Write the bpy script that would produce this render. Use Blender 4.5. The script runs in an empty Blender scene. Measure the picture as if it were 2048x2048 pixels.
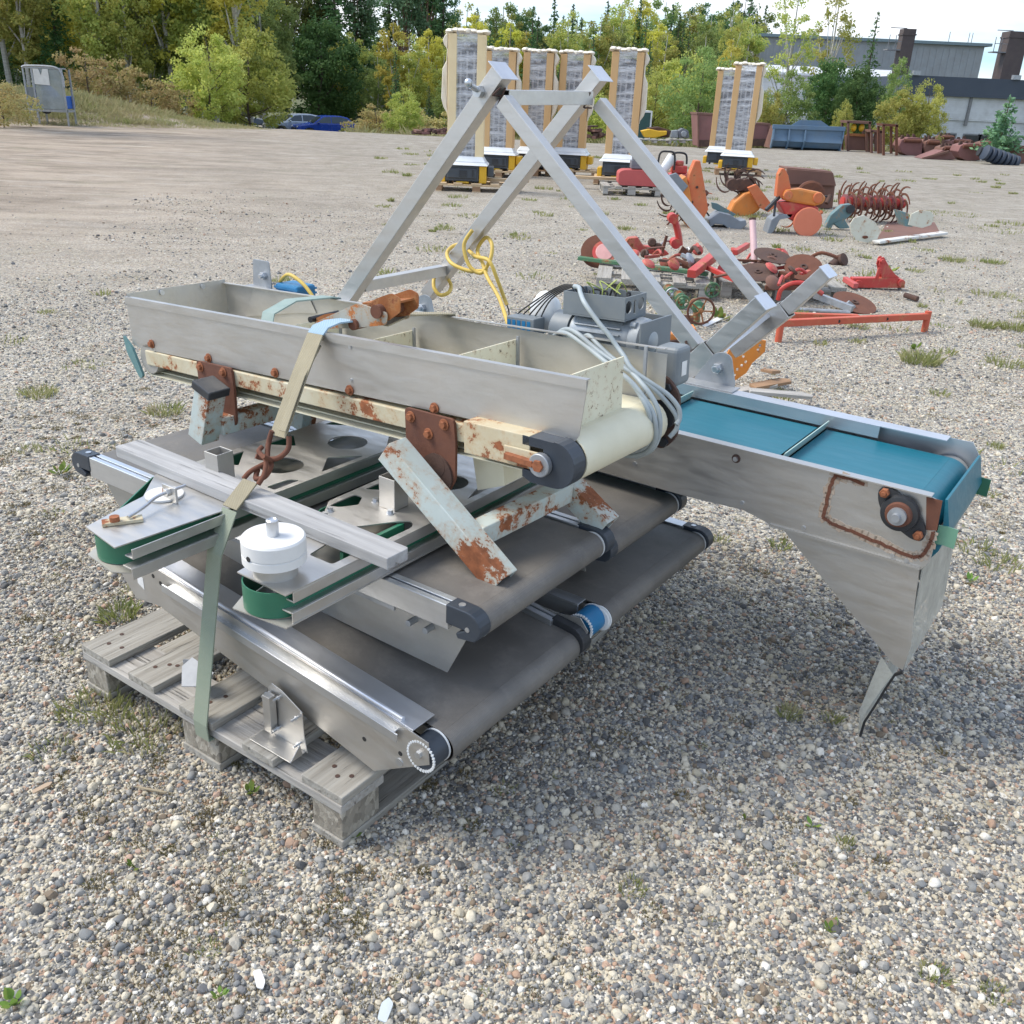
import bpy, math, random
import numpy as np
from mathutils import Matrix, Vector
from mathutils.geometry import tessellate_polygon
R = math.radians
scene = bpy.context.scene
# ------------------------------------------------------------------ camera
F_PX, CAM_H, PITCH, ROLL = 1850.0, 1.58, math.atan(834 / 1850), 0.045
_fw = Vector((0, math.cos(PITCH), -math.sin(PITCH)))
_u0 = Vector((0, math.sin(PITCH), math.cos(PITCH)))
_r = Vector((1, 0, 0)) * math.cos(ROLL) + _u0 * math.sin(ROLL)
_u = Vector((1, 0, 0)) * -math.sin(ROLL) + _u0 * math.cos(ROLL)
CAM = Vector((0, 0, CAM_H))
cd = bpy.data.cameras.new('camera')
cd.sensor_width = 36; cd.lens = F_PX / 2048 * 36; cd.clip_start = 0.05; cd.clip_end = 3000
cam = bpy.data.objects.new('camera', cd)
scene.collection.objects.link(cam)
cam.matrix_world = Matrix(((_r.x, _u.x, -_fw.x, 0), (_r.y, _u.y, -_fw.y, 0), (_r.z, _u.z, -_fw.z, CAM_H), (0, 0, 0, 1)))
scene.camera = cam
scene.render.resolution_x = scene.render.resolution_y = 1024
# ------------------------------------------------------------------ sky, sun, exposure
SUN_EL, SUN_AZ = R(50), R(-84)          # azimuth measured from +Y towards +X
world = bpy.data.worlds.new('World'); scene.world = world; world.use_nodes = True
wt = world.node_tree; wt.nodes.clear()
sky = wt.nodes.new('ShaderNodeTexSky'); sky.sky_type = 'NISHITA'; sky.sun_disc = False
sky.sun_elevation = SUN_EL; sky.sun_rotation = SUN_AZ; sky.air_density = 1.0; sky.dust_density = 0.2; sky.ozone_density = 2.5
tc = wt.nodes.new('ShaderNodeTexCoord'); mp = wt.nodes.new('ShaderNodeMapping'); mp.inputs['Scale'].default_value = (1.2, 1.2, 5.5)
mp.inputs['Location'].default_value = (0.3, 0.1, 0.2)
nz = wt.nodes.new('ShaderNodeTexNoise'); nz.inputs['Scale'].default_value = 2.6; nz.inputs['Detail'].default_value = 9; nz.inputs['Roughness'].default_value = .55
cr = wt.nodes.new('ShaderNodeValToRGB'); cr.color_ramp.elements[0].position = .38; cr.color_ramp.elements[1].position = .62
mx = wt.nodes.new('ShaderNodeMix'); mx.data_type = 'RGBA'; mx.inputs['B'].default_value = (3.5, 3.6, 3.75, 1)
bg = wt.nodes.new('ShaderNodeBackground'); bg.inputs['Strength'].default_value = .15
wo = wt.nodes.new('ShaderNodeOutputWorld')
L = wt.links.new
L(tc.outputs['Generated'], mp.inputs['Vector']); L(mp.outputs[0], nz.inputs['Vector']); L(nz.outputs['Fac'], cr.inputs[0])
L(cr.outputs[0], mx.inputs['Factor']); sx = wt.nodes.new('ShaderNodeSeparateXYZ'); L(tc.outputs['Generated'], sx.inputs[0]); er = wt.nodes.new('ShaderNodeMapRange'); L(sx.outputs[2], er.inputs['Value'])
er.inputs['From Min'].default_value = .02; er.inputs['From Max'].default_value = .35; er.inputs['To Min'].default_value = 0; er.inputs['To Max'].default_value = 1
em = wt.nodes.new('ShaderNodeMix'); em.data_type = 'RGBA'; em.inputs['A'].default_value = (.27, .37, .49, 1); em.inputs['B'].default_value = (1, 1, 1, 1); L(er.outputs[0], em.inputs['Factor'])
ml = wt.nodes.new('ShaderNodeMix'); ml.data_type = 'RGBA'; ml.blend_type = 'MULTIPLY'; ml.inputs['Factor'].default_value = 1; L(em.outputs['Result'], ml.inputs['B'])
L(sky.outputs[0], ml.inputs['A']); L(ml.outputs['Result'], mx.inputs['A'])
L(mx.outputs['Result'], bg.inputs['Color']); L(bg.outputs[0], wo.inputs[0])
sl = bpy.data.lights.new('sun', 'SUN'); sl.energy = 1.7; sl.angle = R(26); sl.color = (1, .92, .80)
so = bpy.data.objects.new('sun', sl); scene.collection.objects.link(so)
_sd = Vector((math.sin(SUN_AZ) * math.cos(SUN_EL), math.cos(SUN_AZ) * math.cos(SUN_EL), math.sin(SUN_EL)))
so.rotation_euler = _sd.to_track_quat('Z', 'Y').to_euler()
scene.view_settings.view_transform = 'Standard'; scene.view_settings.look = 'None'
scene.view_settings.exposure = 1.27; scene.view_settings.gamma = 1

# ------------------------------------------------------------------ helpers
def G(px, py, z=0.0):
    """ground (or height z) point under a pixel of the 2048 px photograph"""
    d = _fw + _r * ((px - 1024) / F_PX) - _u * ((py - 1024) / F_PX)
    return CAM + d * ((z - CAM_H) / d.z)
def GY(px, py, y):
    d = _fw + _r * ((px - 1024) / F_PX) - _u * ((py - 1024) / F_PX)
    return CAM + d * (y / d.y)
# stack frame: u along the pallet's short front edge, v away from it, z up
FR = Matrix.Translation((-1.175, 2.16, 0)) @ Matrix.Rotation(-.60, 4, 'Z')
FRI = FR.inverted()
ID = Matrix.Identity(4)

def vec(a): return Vector(a)
SPLIT = {'bolt', 'screw', 'nail', 'hole', 'roller', 'support_foot', 'cooling_fin', 'hook', 'side_rail', 'yellow_wire', 'black_wire', 'terminal', 'bearing', 'wheel', 'rust_stain', 'window', 'mast_rail', 'post', 'rib'}
class MB:
    def __init__(s, M=None): s.v = []; s.f = []; s.M = M if M is not None else ID; s.mi = []
    def add(s, vs, fs):
        o = len(s.v); s.v += [tuple(x) for x in vs]; s.f += [tuple(i + o for i in f) for f in fs]; return s
    def box(s, x0, x1, y0, y1, z0, z1):
        vs = [(x, y, z) for z in (z0, z1) for y in (y0, y1) for x in (x0, x1)]
        return s.add(vs, [(0, 2, 3, 1), (4, 5, 7, 6), (0, 1, 5, 4), (2, 6, 7, 3), (0, 4, 6, 2), (1, 3, 7, 5)])
    def obox(s, c, ax, ay, az):
        c, ax, ay, az = vec(c), vec(ax), vec(ay), vec(az)
        vs = [c + ax * i + ay * j + az * k for k in (-1, 1) for j in (-1, 1) for i in (-1, 1)]
        return s.add(vs, [(0, 2, 3, 1), (4, 5, 7, 6), (0, 1, 5, 4), (2, 6, 7, 3), (0, 4, 6, 2), (1, 3, 7, 5)])
    def frame(s, p, q, up):
        d = (q - p).normalized(); x = d.cross(vec(up))
        if x.length < 1e-4: x = d.cross(Vector((1, 0, 0)))
        x.normalize(); y = x.cross(d).normalized(); return d, x, y
    def bar(s, p, q, w, h, up=(0, 0, 1)):
        p, q = vec(p), vec(q); d, x, y = s.frame(p, q, up)
        return s.obox((p + q) / 2, x * w / 2, y * h / 2, (q - p) / 2)
    def hbar(s, p, q, w, h, up=(0, 0, 1), t=.003):
        """hollow rectangular tube with open ends"""
        p, q = vec(p), vec(q); d, x, y = s.frame(p, q, up); vs = []; fs = []
        for c in (p, q):
            for (a, b) in ((w / 2, h / 2), (w / 2 - t, h / 2 - t)):
                for i, j in ((-1, -1), (1, -1), (1, 1), (-1, 1)): vs.append(c + x * a * i + y * b * j)
        for k in range(4):
            n = (k + 1) % 4
            fs += [(k, n, 8 + n, 8 + k), (4 + k, 12 + k, 12 + n, 4 + n), (k, 4 + k, 4 + n, n), (8 + k, 8 + n, 12 + n, 12 + k)]
        return s.add(vs, fs)
    def cyl(s, p, q, r, n=24, r2=None, cap=True):
        p, q = vec(p), vec(q); r2 = r if r2 is None else r2; d, x, y = s.frame(p, q, (0, 0, 1)); vs = []; fs = []
        for c, rr in ((p, r), (q, r2)):
            for i in range(n):
                a = 2 * math.pi * i / n; vs.append(c + x * rr * math.cos(a) + y * rr * math.sin(a))
        for i in range(n): j = (i + 1) % n; fs.append((i, j, n + j, n + i))
        if cap: fs += [tuple(range(n))[::-1], tuple(range(n, 2 * n))]
        return s.add(vs, fs)
    def lathe(s, p, ax, prof, n=32):
        """prof: list of (radius, height along ax)"""
        p = vec(p); ax = vec(ax).normalized(); x = ax.orthogonal().normalized(); y = ax.cross(x); vs = []; fs = []
        for r, h in prof:
            for i in range(n):
                a = 2 * math.pi * i / n; vs.append(p + ax * h + x * r * math.cos(a) + y * r * math.sin(a))
        for k in range(len(prof) - 1):
            for i in range(n):
                j = (i + 1) % n; fs.append((k * n + i, k * n + j, (k + 1) * n + j, (k + 1) * n + i))
        fs += [tuple(range(n))[::-1], tuple(range((len(prof) - 1) * n, len(prof) * n))]
        return s.add(vs, fs)
    def tube(s, pts, r, n=8, sub=6, closed=False):
        P = [vec(a) for a in pts]; out = []
        m = len(P)
        for i in range(m if closed else m - 1):
            g = (lambda k: P[k % m]) if closed else (lambda k: P[max(0, min(m - 1, k))])
            a, b, c, d = g(i - 1), g(i), g(i + 1), g(i + 2)
            for t in [k / sub for k in range(sub)]:
                out.append(.5 * ((2 * b) + (c - a) * t + (2 * a - 5 * b + 4 * c - d) * t * t + (3 * b - a - 3 * c + d) * t ** 3))
        if not closed: out.append(P[-1])
        vs = []; fs = []; N = len(out); x = None
        for i, c in enumerate(out):
            a = out[i - 1] if (i or closed) else c; b = out[(i + 1) % N] if (i < N - 1 or closed) else c
            d = (b - a).normalized()
            x = (x - d * x.dot(d)).normalized() if x is not None else d.orthogonal().normalized()
            y = d.cross(x); rr = r(i / max(1, N - 1)) if callable(r) else r
            for k in range(n):
                t = 2 * math.pi * k / n; vs.append(c + x * rr * math.cos(t) + y * rr * math.sin(t))
        for i in range(N if closed else N - 1):
            i2 = (i + 1) % N
            for k in range(n): k2 = (k + 1) % n; fs.append((i * n + k, i * n + k2, i2 * n + k2, i2 * n + k))
        if not closed: fs += [tuple(range(n))[::-1], tuple(range((N - 1) * n, N * n))]
        return s.add(vs, fs)
    def plate(s, poly, O, X, Y, T, holes=()):
        """flat plate: 2-D outline (with holes) in the plane O,X,Y, thickness vector T"""
        O, X, Y, T = vec(O), vec(X), vec(Y), vec(T)
        loops = [[Vector((a, b, 0)) for a, b in lp] for lp in [poly] + list(holes)]
        tris = tessellate_polygon(loops); flat = [p for lp in loops for p in lp]; n = len(flat)
        vs = [O + X * p.x + Y * p.y for p in flat] + [O + X * p.x + Y * p.y + T for p in flat]
        fs = [tuple(t) for t in tris] + [tuple(i + n for i in t[::-1]) for t in tris]
        o = 0
        for lp in loops:
            m = len(lp)
            for i in range(m): j = (i + 1) % m; fs.append((o + i, o + j, n + o + j, n + o + i))
            o += m
        return s.add(vs, fs)
    def ribbon(s, prof, A, w, t=.002):
        """belt / strap: profile points (3-D), extruded by vector A"""
        A = vec(A); P = [vec(p) for p in prof]; n = len(P); vs = []
        for i, p in enumerate(P):
            d = (P[min(n - 1, i + 1)] - P[max(0, i - 1)]).normalized(); nn = d.cross(A).normalized() * t
            vs += [p, p + A, p + A + nn, p + nn]
        fs = []
        for i in range(n - 1):
            a = i * 4; b = a + 4
            for k in range(4): l = (k + 1) % 4; fs.append((a + k, b + k, b + l, a + l))
        fs += [(0, 1, 2, 3), ((n - 1) * 4 + 3, (n - 1) * 4 + 2, (n - 1) * 4 + 1, (n - 1) * 4)]
        return s.add(vs, fs)
    def sphere(s, c, rx, ry=None, rz=None, nu=14, nv=8, jit=0, seed=0):
        ry = ry or rx; rz = rz or rx; c = vec(c); vs = []; fs = []; rg = random.Random(seed)
        for j in range(nv + 1):
            t = math.pi * j / nv
            for i in range(nu):
                a = 2 * math.pi * i / nu; k = 1 + (rg.random() - .5) * jit
                vs.append(c + Vector((rx * math.sin(t) * math.cos(a) * k, ry * math.sin(t) * math.sin(a) * k, rz * math.cos(t) * k)))
        for j in range(nv):
            for i in range(nu):
                i2 = (i + 1) % nu; fs.append((j * nu + i, j * nu + i2, (j + 1) * nu + i2, (j + 1) * nu + i))
        return s.add(vs, fs)
    def split(s, gap=.0015):
        n = len(s.v); par = list(range(n))
        def fd(a):
            while par[a] != a: par[a] = par[par[a]]; a = par[a]
            return a
        for f in s.f:
            a = fd(f[0])
            for i in f[1:]: par[fd(i)] = a
        comp = {}
        for i in range(n): comp.setdefault(fd(i), []).append(i)
        C = []
        for ids in comp.values():
            c = np.array([s.v[i] for i in ids]); C.append([set(ids), c.min(0) - gap, c.max(0) + gap])
        ch = True
        while ch:
            ch = False
            for i in range(len(C)):
                for j in range(i + 1, len(C)):
                    if (C[i][1] <= C[j][2]).all() and (C[j][1] <= C[i][2]).all():
                        C[i][0] |= C[j][0]; C[i][1] = np.minimum(C[i][1], C[j][1]); C[i][2] = np.maximum(C[i][2], C[j][2]); C.pop(j); ch = True; break
                if ch: break
        out = []
        for ids, _, _ in C:
            k = {o: x for x, o in enumerate(sorted(ids))}; m = MB(s.M); m.v = [s.v[o] for o in sorted(ids)]; m.f = [tuple(k[i] for i in f) for f in s.f if f[0] in ids]; out.append(m)
        return out
    def build(s, name, mat, parent=None, smooth=False, bevel=0, seg=2):
        if name in SPLIT and parent is not None:
            ps = s.split()
            if 1 < len(ps) <= 100:
                o = None
                for p in ps: q = p._build(name, mat, parent, smooth, bevel, seg); o = o or q
                return o
        return s._build(name, mat, parent, smooth, bevel, seg)
    def _build(s, name, mat, parent=None, smooth=False, bevel=0, seg=2):
        import bmesh
        W = [s.M @ Vector(v) for v in s.v]
        inv = WM[parent.name].inverted() if parent is not None else s.M.inverted()
        me = bpy.data.meshes.new(name)
        me.from_pydata([tuple(inv @ w) for w in W], [], s.f); me.validate()
        bm = bmesh.new(); bm.from_mesh(me); bmesh.ops.recalc_face_normals(bm, faces=bm.faces); bm.to_mesh(me); bm.free()
        me.materials.append(mat)
        ob = bpy.data.objects.new(name, me); scene.collection.objects.link(ob)
        if parent is not None: ob.parent = parent; WM[ob.name] = WM[parent.name]
        else: WM[ob.name] = s.M.copy(); ob.matrix_world = s.M
        if smooth:
            for p in me.polygons: p.use_smooth = True
            try: me.set_sharp_from_angle(angle=R(smooth if smooth is not True else 40))
            except Exception: pass
        if bevel:
            b = ob.modifiers.new('bevel', 'BEVEL'); b.width = bevel; b.segments = seg; b.limit_method = 'ANGLE'; b.angle_limit = R(40)
            b.harden_normals = False
        return ob
WM = {}
def tag(o, label=None, cat=None, group=None, kind=None):
    if label: o['label'] = label
    if cat: o['category'] = cat
    if group: o['group'] = group
    if kind: o['kind'] = kind
    return o
def thing(name, label, cat, M=None, group=None):
    o = bpy.data.objects.new(name, None); scene.collection.objects.link(o)
    M = M if M is not None else ID
    o.matrix_world = M; o.empty_display_size = .1; WM[o.name] = M.copy(); return tag(o, label, cat, group)
def at(u, v, z=0): return FR @ Matrix.Translation((u, v, z))
def copy_tree(o, parent=None):
    c = o.copy(); scene.collection.objects.link(c)
    if parent is not None: c.parent = parent
    for ch in list(o.children): copy_tree(ch, c)
    return c
def center_origin(ob):
    """top-level single mesh: put its origin at the base centre of its bounds"""
    me = ob.data; n = len(me.vertices); co = np.empty(n * 3); me.vertices.foreach_get('co', co); co = co.reshape(-1, 3)
    c = Vector(((co[:, 0].min() + co[:, 0].max()) / 2, (co[:, 1].min() + co[:, 1].max()) / 2, co[:, 2].min()))
    me.transform(Matrix.Translation(-c)); ob.matrix_world = WM[ob.name] @ Matrix.Translation(c); return ob

def rnd(poly, r=.008, k=4):
    P = [Vector(p) for p in poly]; out = []
    for i, p in enumerate(P):
        a, b = P[i - 1], P[(i + 1) % len(P)]; da = (a - p); db = (b - p); rr = min(r, da.length / 2.1, db.length / 2.1)
        s, e = p + da.normalized() * rr, p + db.normalized() * rr
        for j in range(k + 1): t = j / k; q = s * (1 - t) ** 2 + p * 2 * t * (1 - t) + e * t * t; out.append((q.x, q.y))
    return out
# ------------------------------------------------------------------ materials
def new_mat(name):
    m = bpy.data.materials.new(name); m.use_nodes = True; nt = m.node_tree
    b = nt.nodes['Principled BSDF']; return m, nt, b
def N(nt, t, **kw):
    n = nt.nodes.new(t)
    for k, v in kw.items():
        if k in n.inputs.keys(): n.inputs[k].default_value = v
        else: setattr(n, k, v)
    return n
def coords(nt, scale=(1, 1, 1), kind='Object', rot=(0, 0, 0)):
    t = N(nt, 'ShaderNodeTexCoord'); m = N(nt, 'ShaderNodeMapping'); m.inputs['Scale'].default_value = scale; m.inputs['Rotation'].default_value = rot
    nt.links.new(t.outputs[kind], m.inputs['Vector']); return m.outputs[0]
def noise(nt, vec_, scale, detail=4, rough=.5, lo=.3, hi=.7):
    n = N(nt, 'ShaderNodeTexNoise'); n.inputs['Scale'].default_value = scale; n.inputs['Detail'].default_value = detail; n.inputs['Roughness'].default_value = rough
    nt.links.new(vec_, n.inputs['Vector'])
    r = N(nt, 'ShaderNodeMapRange'); r.inputs['From Min'].default_value = lo; r.inputs['From Max'].default_value = hi
    nt.links.new(n.outputs['Fac'], r.inputs['Value']); return r.outputs[0]
def mixc(nt, fac, a, b, blend='MIX'):
    m = N(nt, 'ShaderNodeMix', data_type='RGBA', blend_type=blend)
    for k, x in (('Factor', fac), ('A', a), ('B', b)):
        if isinstance(x, (int, float)): m.inputs[k].default_value = x
        elif isinstance(x, tuple): m.inputs[k].default_value = x if len(x) == 4 else (*x, 1)
        else: nt.links.new(x, m.inputs[k])
    return m.outputs['Result']
def math_(nt, op, a, b=None, clamp=False):
    m = N(nt, 'ShaderNodeMath', operation=op, use_clamp=clamp)
    for i, x in enumerate((a, b)):
        if x is None: continue
        if isinstance(x, (int, float)): m.inputs[i].default_value = x
        else: nt.links.new(x, m.inputs[i])
    return m.outputs[0]
def bump(nt, b, h, strength=.3, dist=.01):
    n = N(nt, 'ShaderNodeBump'); n.inputs['Strength'].default_value = strength; n.inputs['Distance'].default_value = dist
    nt.links.new(h, n.inputs['Height']); nt.links.new(n.outputs[0], b.inputs['Normal'])
RUST = (.16, .055, .022)
def surf(name, col, col2=None, rough=.5, metal=0, vs=8, stretch=(1, 1, 1), rust=0, rs=9, rustcol=RUST, bmp=0, bs=60, dirt=.0, spec=None, rvar=.15, dirtcol=(.14, .12, .09)):
    """general purpose: two-tone noise, optional rust flakes and dust, roughness variation, bump"""
    m, nt, b = new_mat(name); L = nt.links.new
    v = coords(nt, stretch)
    c2 = col2 or tuple(x * .8 for x in col)
    c = mixc(nt, noise(nt, v, vs, 6, .6, .3, .7), col, c2)
    r = math_(nt, 'MULTIPLY_ADD', noise(nt, v, vs * 3, 4, .6, .3, .7), rvar)
    nt.nodes[-1].inputs[2].default_value = rough - rvar / 2
    met = None
    if dirt:
        dm = math_(nt, 'MULTIPLY', noise(nt, coords(nt), vs * .45 + 1.3, 8, .65, .42, .72), dirt)
        c = mixc(nt, dm, c, dirtcol); r = math_(nt, 'ADD', r, math_(nt, 'MULTIPLY', dm, .4))
    if rust:
        k = .62 - rust * .3
        rv_ = coords(nt); n1 = noise(nt, rv_, rs, 10, .74, 0, 1); n2 = noise(nt, rv_, rs * 4.3, 6, .7, 0, 1); n3 = noise(nt, rv_, rs * 14, 4, .6, 0, 1)
        cmb = math_(nt, 'ADD', math_(nt, 'MULTIPLY', n1, .74), math_(nt, 'ADD', math_(nt, 'MULTIPLY', n2, .18), math_(nt, 'MULTIPLY', n3, .08)))
        def mr(lo, hi):
            q = N(nt, 'ShaderNodeMapRange'); q.inputs['From Min'].default_value = lo; q.inputs['From Max'].default_value = hi; nt.links.new(cmb, q.inputs['Value']); return q.outputs[0]
        k = .612 - rust * .22
        rm = mr(k, k + .022); halo = mr(k - .06, k + .01)
        rc = mixc(nt, noise(nt, coords(nt), rs * 5, 4, .6, .3, .7), rustcol, tuple(x * 2.1 for x in rustcol))
        c = mixc(nt, math_(nt, 'MULTIPLY', halo, .45), c, (.42, .24, .10))
        c = mixc(nt, rm, c, rc)
        r = mixf(nt, rm, r, .9)
        if metal: met = math_(nt, 'MULTIPLY', math_(nt, 'SUBTRACT', 1.0, rm), metal)
    L(c, b.inputs['Base Color']); L(r, b.inputs['Roughness'])
    if met is not None: L(met, b.inputs['Metallic'])
    else: b.inputs['Metallic'].default_value = metal
    if spec is not None: b.inputs['Specular IOR Level'].default_value = spec
    if bmp:
        bump(nt, b, noise(nt, v, bs, 5, .6, 0, 1), bmp, .004)
    return m
def mixf(nt, fac, a, b):
    m = N(nt, 'ShaderNodeMix', data_type='FLOAT')
    for k, x in (('Factor', fac), ('A', a), ('B', b)):
        if isinstance(x, (int, float)): m.inputs[k].default_value = x
        else: nt.links.new(x, m.inputs[k])
    return m.outputs['Result']
steel = surf('stainless_steel', (.60, .585, .56), (.55, .54, .515), rough=.40, metal=.93, vs=3, stretch=(1, 5, 5), dirt=.45, rvar=.2, bmp=.22, bs=5, dirtcol=(.42, .40, .35))
steel_dull = surf('dull_stainless_steel', (.52, .505, .475), (.47, .46, .43), rough=.48, metal=.8, vs=3, stretch=(1, 4, 4), dirt=.6, rvar=.2, bmp=.22, bs=5, dirtcol=(.34, .32, .26))
steel_bright = surf('bright_stainless_sheet', (.66, .67, .69), (.60, .61, .64), rough=.34, metal=.85, vs=3, stretch=(1, 6, 6), dirt=.25, rvar=.1, dirtcol=(.34, .33, .30))
alu = surf('aluminium_profile', (.66, .68, .70), (.58, .60, .62), rough=.33, metal=.9, vs=7, stretch=(.4, 12, 12), dirt=.2, rvar=.1)
galv = surf('galvanised_steel', (.42, .44, .46), (.34, .36, .38), rough=.5, metal=.7, vs=22, dirt=.3)
mossy = surf('weathered_stainless', (.46, .46, .40), (.36, .38, .30), rough=.5, metal=.6, vs=6, dirt=.6, dirtcol=(.22, .24, .14))
zinc = surf('zinc_bolt', (.62, .64, .66), rough=.35, metal=.9, vs=30)
bolt_rust = surf('rusty_bolt', (.34, .12, .05), (.20, .07, .03), rough=.85, vs=60, bmp=.3)
rust_m = surf('brown_rust', (.15, .058, .033), (.10, .042, .028), rough=.88, vs=12, bmp=.25, bs=90, dirt=.3, dirtcol=(.25, .10, .05))
rust_dark = surf('dark_rust', (.085, .045, .032), (.05, .032, .028), rough=.85, vs=14, bmp=.3, bs=60, dirt=.4, dirtcol=(.2, .11, .07))
rust_org = surf('orange_rust', (.36, .13, .035), (.22, .075, .025), rough=.85, vs=18, rust=.3, rs=16, bmp=.25)
peel = surf('peeling_pale_paint', (.50, .56, .54), (.44, .50, .47), rough=.55, vs=5, rust=.40, rs=8, bmp=.15, bs=60, dirt=.25, dirtcol=(.30, .27, .14))
peel_yel = surf('yellowed_peeling_paint', (.58, .56, .44), (.47, .42, .28), rough=.55, vs=5, rust=.38, rs=9, bmp=.2, bs=60, dirt=.4, dirtcol=(.40, .25, .08))
black_pl = surf('black_plastic', (.018, .02, .024), (.03, .033, .038), rough=.42, vs=10, dirt=.15, dirtcol=(.12, .12, .11))
dark_navy = surf('dark_navy_plastic', (.02, .028, .04), (.03, .04, .055), rough=.38, vs=10, dirt=.12, dirtcol=(.14, .15, .15))
white_pl = surf('white_plastic', (.74, .76, .76), (.66, .68, .68), rough=.35, vs=12, dirt=.2, dirtcol=(.4, .38, .32))
cream = surf('cream_belt', (.74, .71, .56), (.66, .62, .46), rough=.5, vs=4, dirt=.25, dirtcol=(.36, .33, .2), bmp=.05)
cream_dirty = surf('mouldy_cream_panel', (.70, .67, .52), (.62, .59, .44), rough=.6, vs=9, rust=.16, rs=60, rustcol=(.035, .035, .03), bmp=.1)
green_belt = surf('green_belt_plastic', (.012, .16, .085), (.01, .12, .065), rough=.35, vs=7, dirt=.25, dirtcol=(.12, .2, .13))
green_fade = surf('faded_green_plastic', (.10, .27, .17), (.16, .32, .22), rough=.5, vs=7)
teal = surf('teal_belt', (.0015, .110, .160), (.002, .130, .185), rough=.42, vs=3, stretch=(1, 5, 5), dirt=.22, rvar=.1, dirtcol=(.03, .15, .20))
clear_cl = surf('cleat_plastic', (.36, .50, .46), (.30, .44, .42), rough=.4, vs=20, dirt=.4, dirtcol=(.5, .52, .42))
blue_pt = surf('blue_paint', (.012, .14, .30), (.016, .17, .35), rough=.4, vs=9)
grey_pt = surf('blue_grey_machine_paint', (.17, .195, .21), (.14, .16, .175), rough=.5, vs=6, dirt=.35, dirtcol=(.3, .3, .26))
silver_pt = surf('silver_motor_paint', (.42, .455, .47), (.33, .36, .38), rough=.45, metal=.35, vs=8, dirt=.45)
cable_g = surf('grey_cable_sheath', (.36, .41, .42), (.30, .34, .35), rough=.5, vs=14, dirt=.2)
cable_y = surf('yellow_cable_sheath', (.66, .47, .09), (.58, .40, .08), rough=.5, vs=14, dirt=.25)
black_r = surf('black_rubber', (.014, .014, .015), (.022, .022, .022), rough=.6, vs=8)
white_pt = surf('white_paint', (.72, .72, .70), rough=.5, vs=6)
label_w = surf('paper_label', (.75, .75, .73), rough=.6, vs=20)

def belt_mat():
    m, nt, b = new_mat('dark_conveyor_belt'); L = nt.links.new; v = coords(nt)
    c = mixc(nt, noise(nt, v, 3.2, 7, .62, .35, .68), (.115, .107, .097), (.18, .168, .15))
    c = mixc(nt, math_(nt, 'MULTIPLY', noise(nt, v, 5, 9, .78, .50, .72), .65), c, (.27, .25, .22))
    c = mixc(nt, math_(nt, 'MULTIPLY', noise(nt, v, 5, 4, .5, .58, .7), .5), c, (.05, .048, .045))
    L(c, b.inputs['Base Color']); L(math_(nt, 'ADD', .42, math_(nt, 'MULTIPLY', noise(nt, v, 5, 5, .6), .2)), b.inputs['Roughness'])
    w = N(nt, 'ShaderNodeTexWave', wave_type='BANDS', bands_direction='X'); w.inputs['Scale'].default_value = 75; L(v, w.inputs['Vector'])
    w2 = N(nt, 'ShaderNodeTexWave', wave_type='BANDS', bands_direction='Y'); w2.inputs['Scale'].default_value = 75; L(v, w2.inputs['Vector'])
    bump(nt, b, math_(nt, 'MULTIPLY', w.outputs['Fac'], w2.outputs['Fac']), .28, .0012); return m
belt = belt_mat()
def wood_mat(name, c1, c2, dark, axis=0, sc=1, bmp=.5):
    m, nt, b = new_mat(name); L = nt.links.new
    st = [26, 26, 26]; st[axis] = 1.1
    v = coords(nt, tuple(x * sc for x in st))
    g = noise(nt, v, 2.2, 8, .65, .3, .7)
    c = mixc(nt, g, c1, c2)
    st2 = [60, 60, 60]; st2[axis] = 2.2
    v2 = coords(nt, tuple(x * sc for x in st2))
    crack = noise(nt, v2, 1.6, 5, .6, .60, .68)
    c = mixc(nt, math_(nt, 'MULTIPLY', crack, .75), c, dark)
    c = mixc(nt, math_(nt, 'MULTIPLY', noise(nt, coords(nt), 3.5, 4, .5, .4, .7), .4), c, tuple(x * .62 for x in c1))
    L(c, b.inputs['Base Color']); b.inputs['Roughness'].default_value = .85
    h = math_(nt, 'SUBTRACT', g, math_(nt, 'MULTIPLY', crack, 1.5))
    bump(nt, b, h, bmp, .002); return m
wood_u = wood_mat('grey_weathered_wood_across', (.50, .48, .44), (.27, .25, .22), (.05, .045, .035), 0, 1, .9)
wood_v = wood_mat('grey_weathered_wood_along', (.45, .43, .38), (.21, .19, .155), (.04, .035, .028), 1, 1, .9)
plank_w = wood_mat('silver_weathered_plank', (.46, .46, .455), (.25, .25, .25), (.07, .07, .07), 0, .8)
wood_new = wood_mat('pale_new_pallet_wood', (.60, .45, .28), (.48, .34, .19), (.25, .16, .08), 0, .4, .2)
wood_brn = wood_mat('brown_pallet_wood', (.36, .22, .12), (.27, .16, .09), (.1, .06, .03), 0, .4, .2)
def chip_mat():
    m, nt, b = new_mat('pressed_chip_block'); L = nt.links.new; v = coords(nt, (1, 1, .6))
    vo = N(nt, 'ShaderNodeTexVoronoi'); vo.inputs['Scale'].default_value = 90; L(v, vo.inputs['Vector'])
    cr = N(nt, 'ShaderNodeValToRGB'); L(vo.outputs['Color'], cr.inputs[0])
    cr.color_ramp.elements[0].color = (.10, .085, .065, 1); cr.color_ramp.elements[1].color = (.50, .46, .38, 1)
    c = mixc(nt, noise(nt, v, 40, 6, .7, .4, .75), cr.outputs[0], (.27, .24, .19)); L(c, b.inputs['Base Color']); b.inputs['Roughness'].default_value = .95
    bump(nt, b, noise(nt, v, 90, 6, .75, 0, 1), .8, .006); return m
chip = chip_mat()
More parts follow.
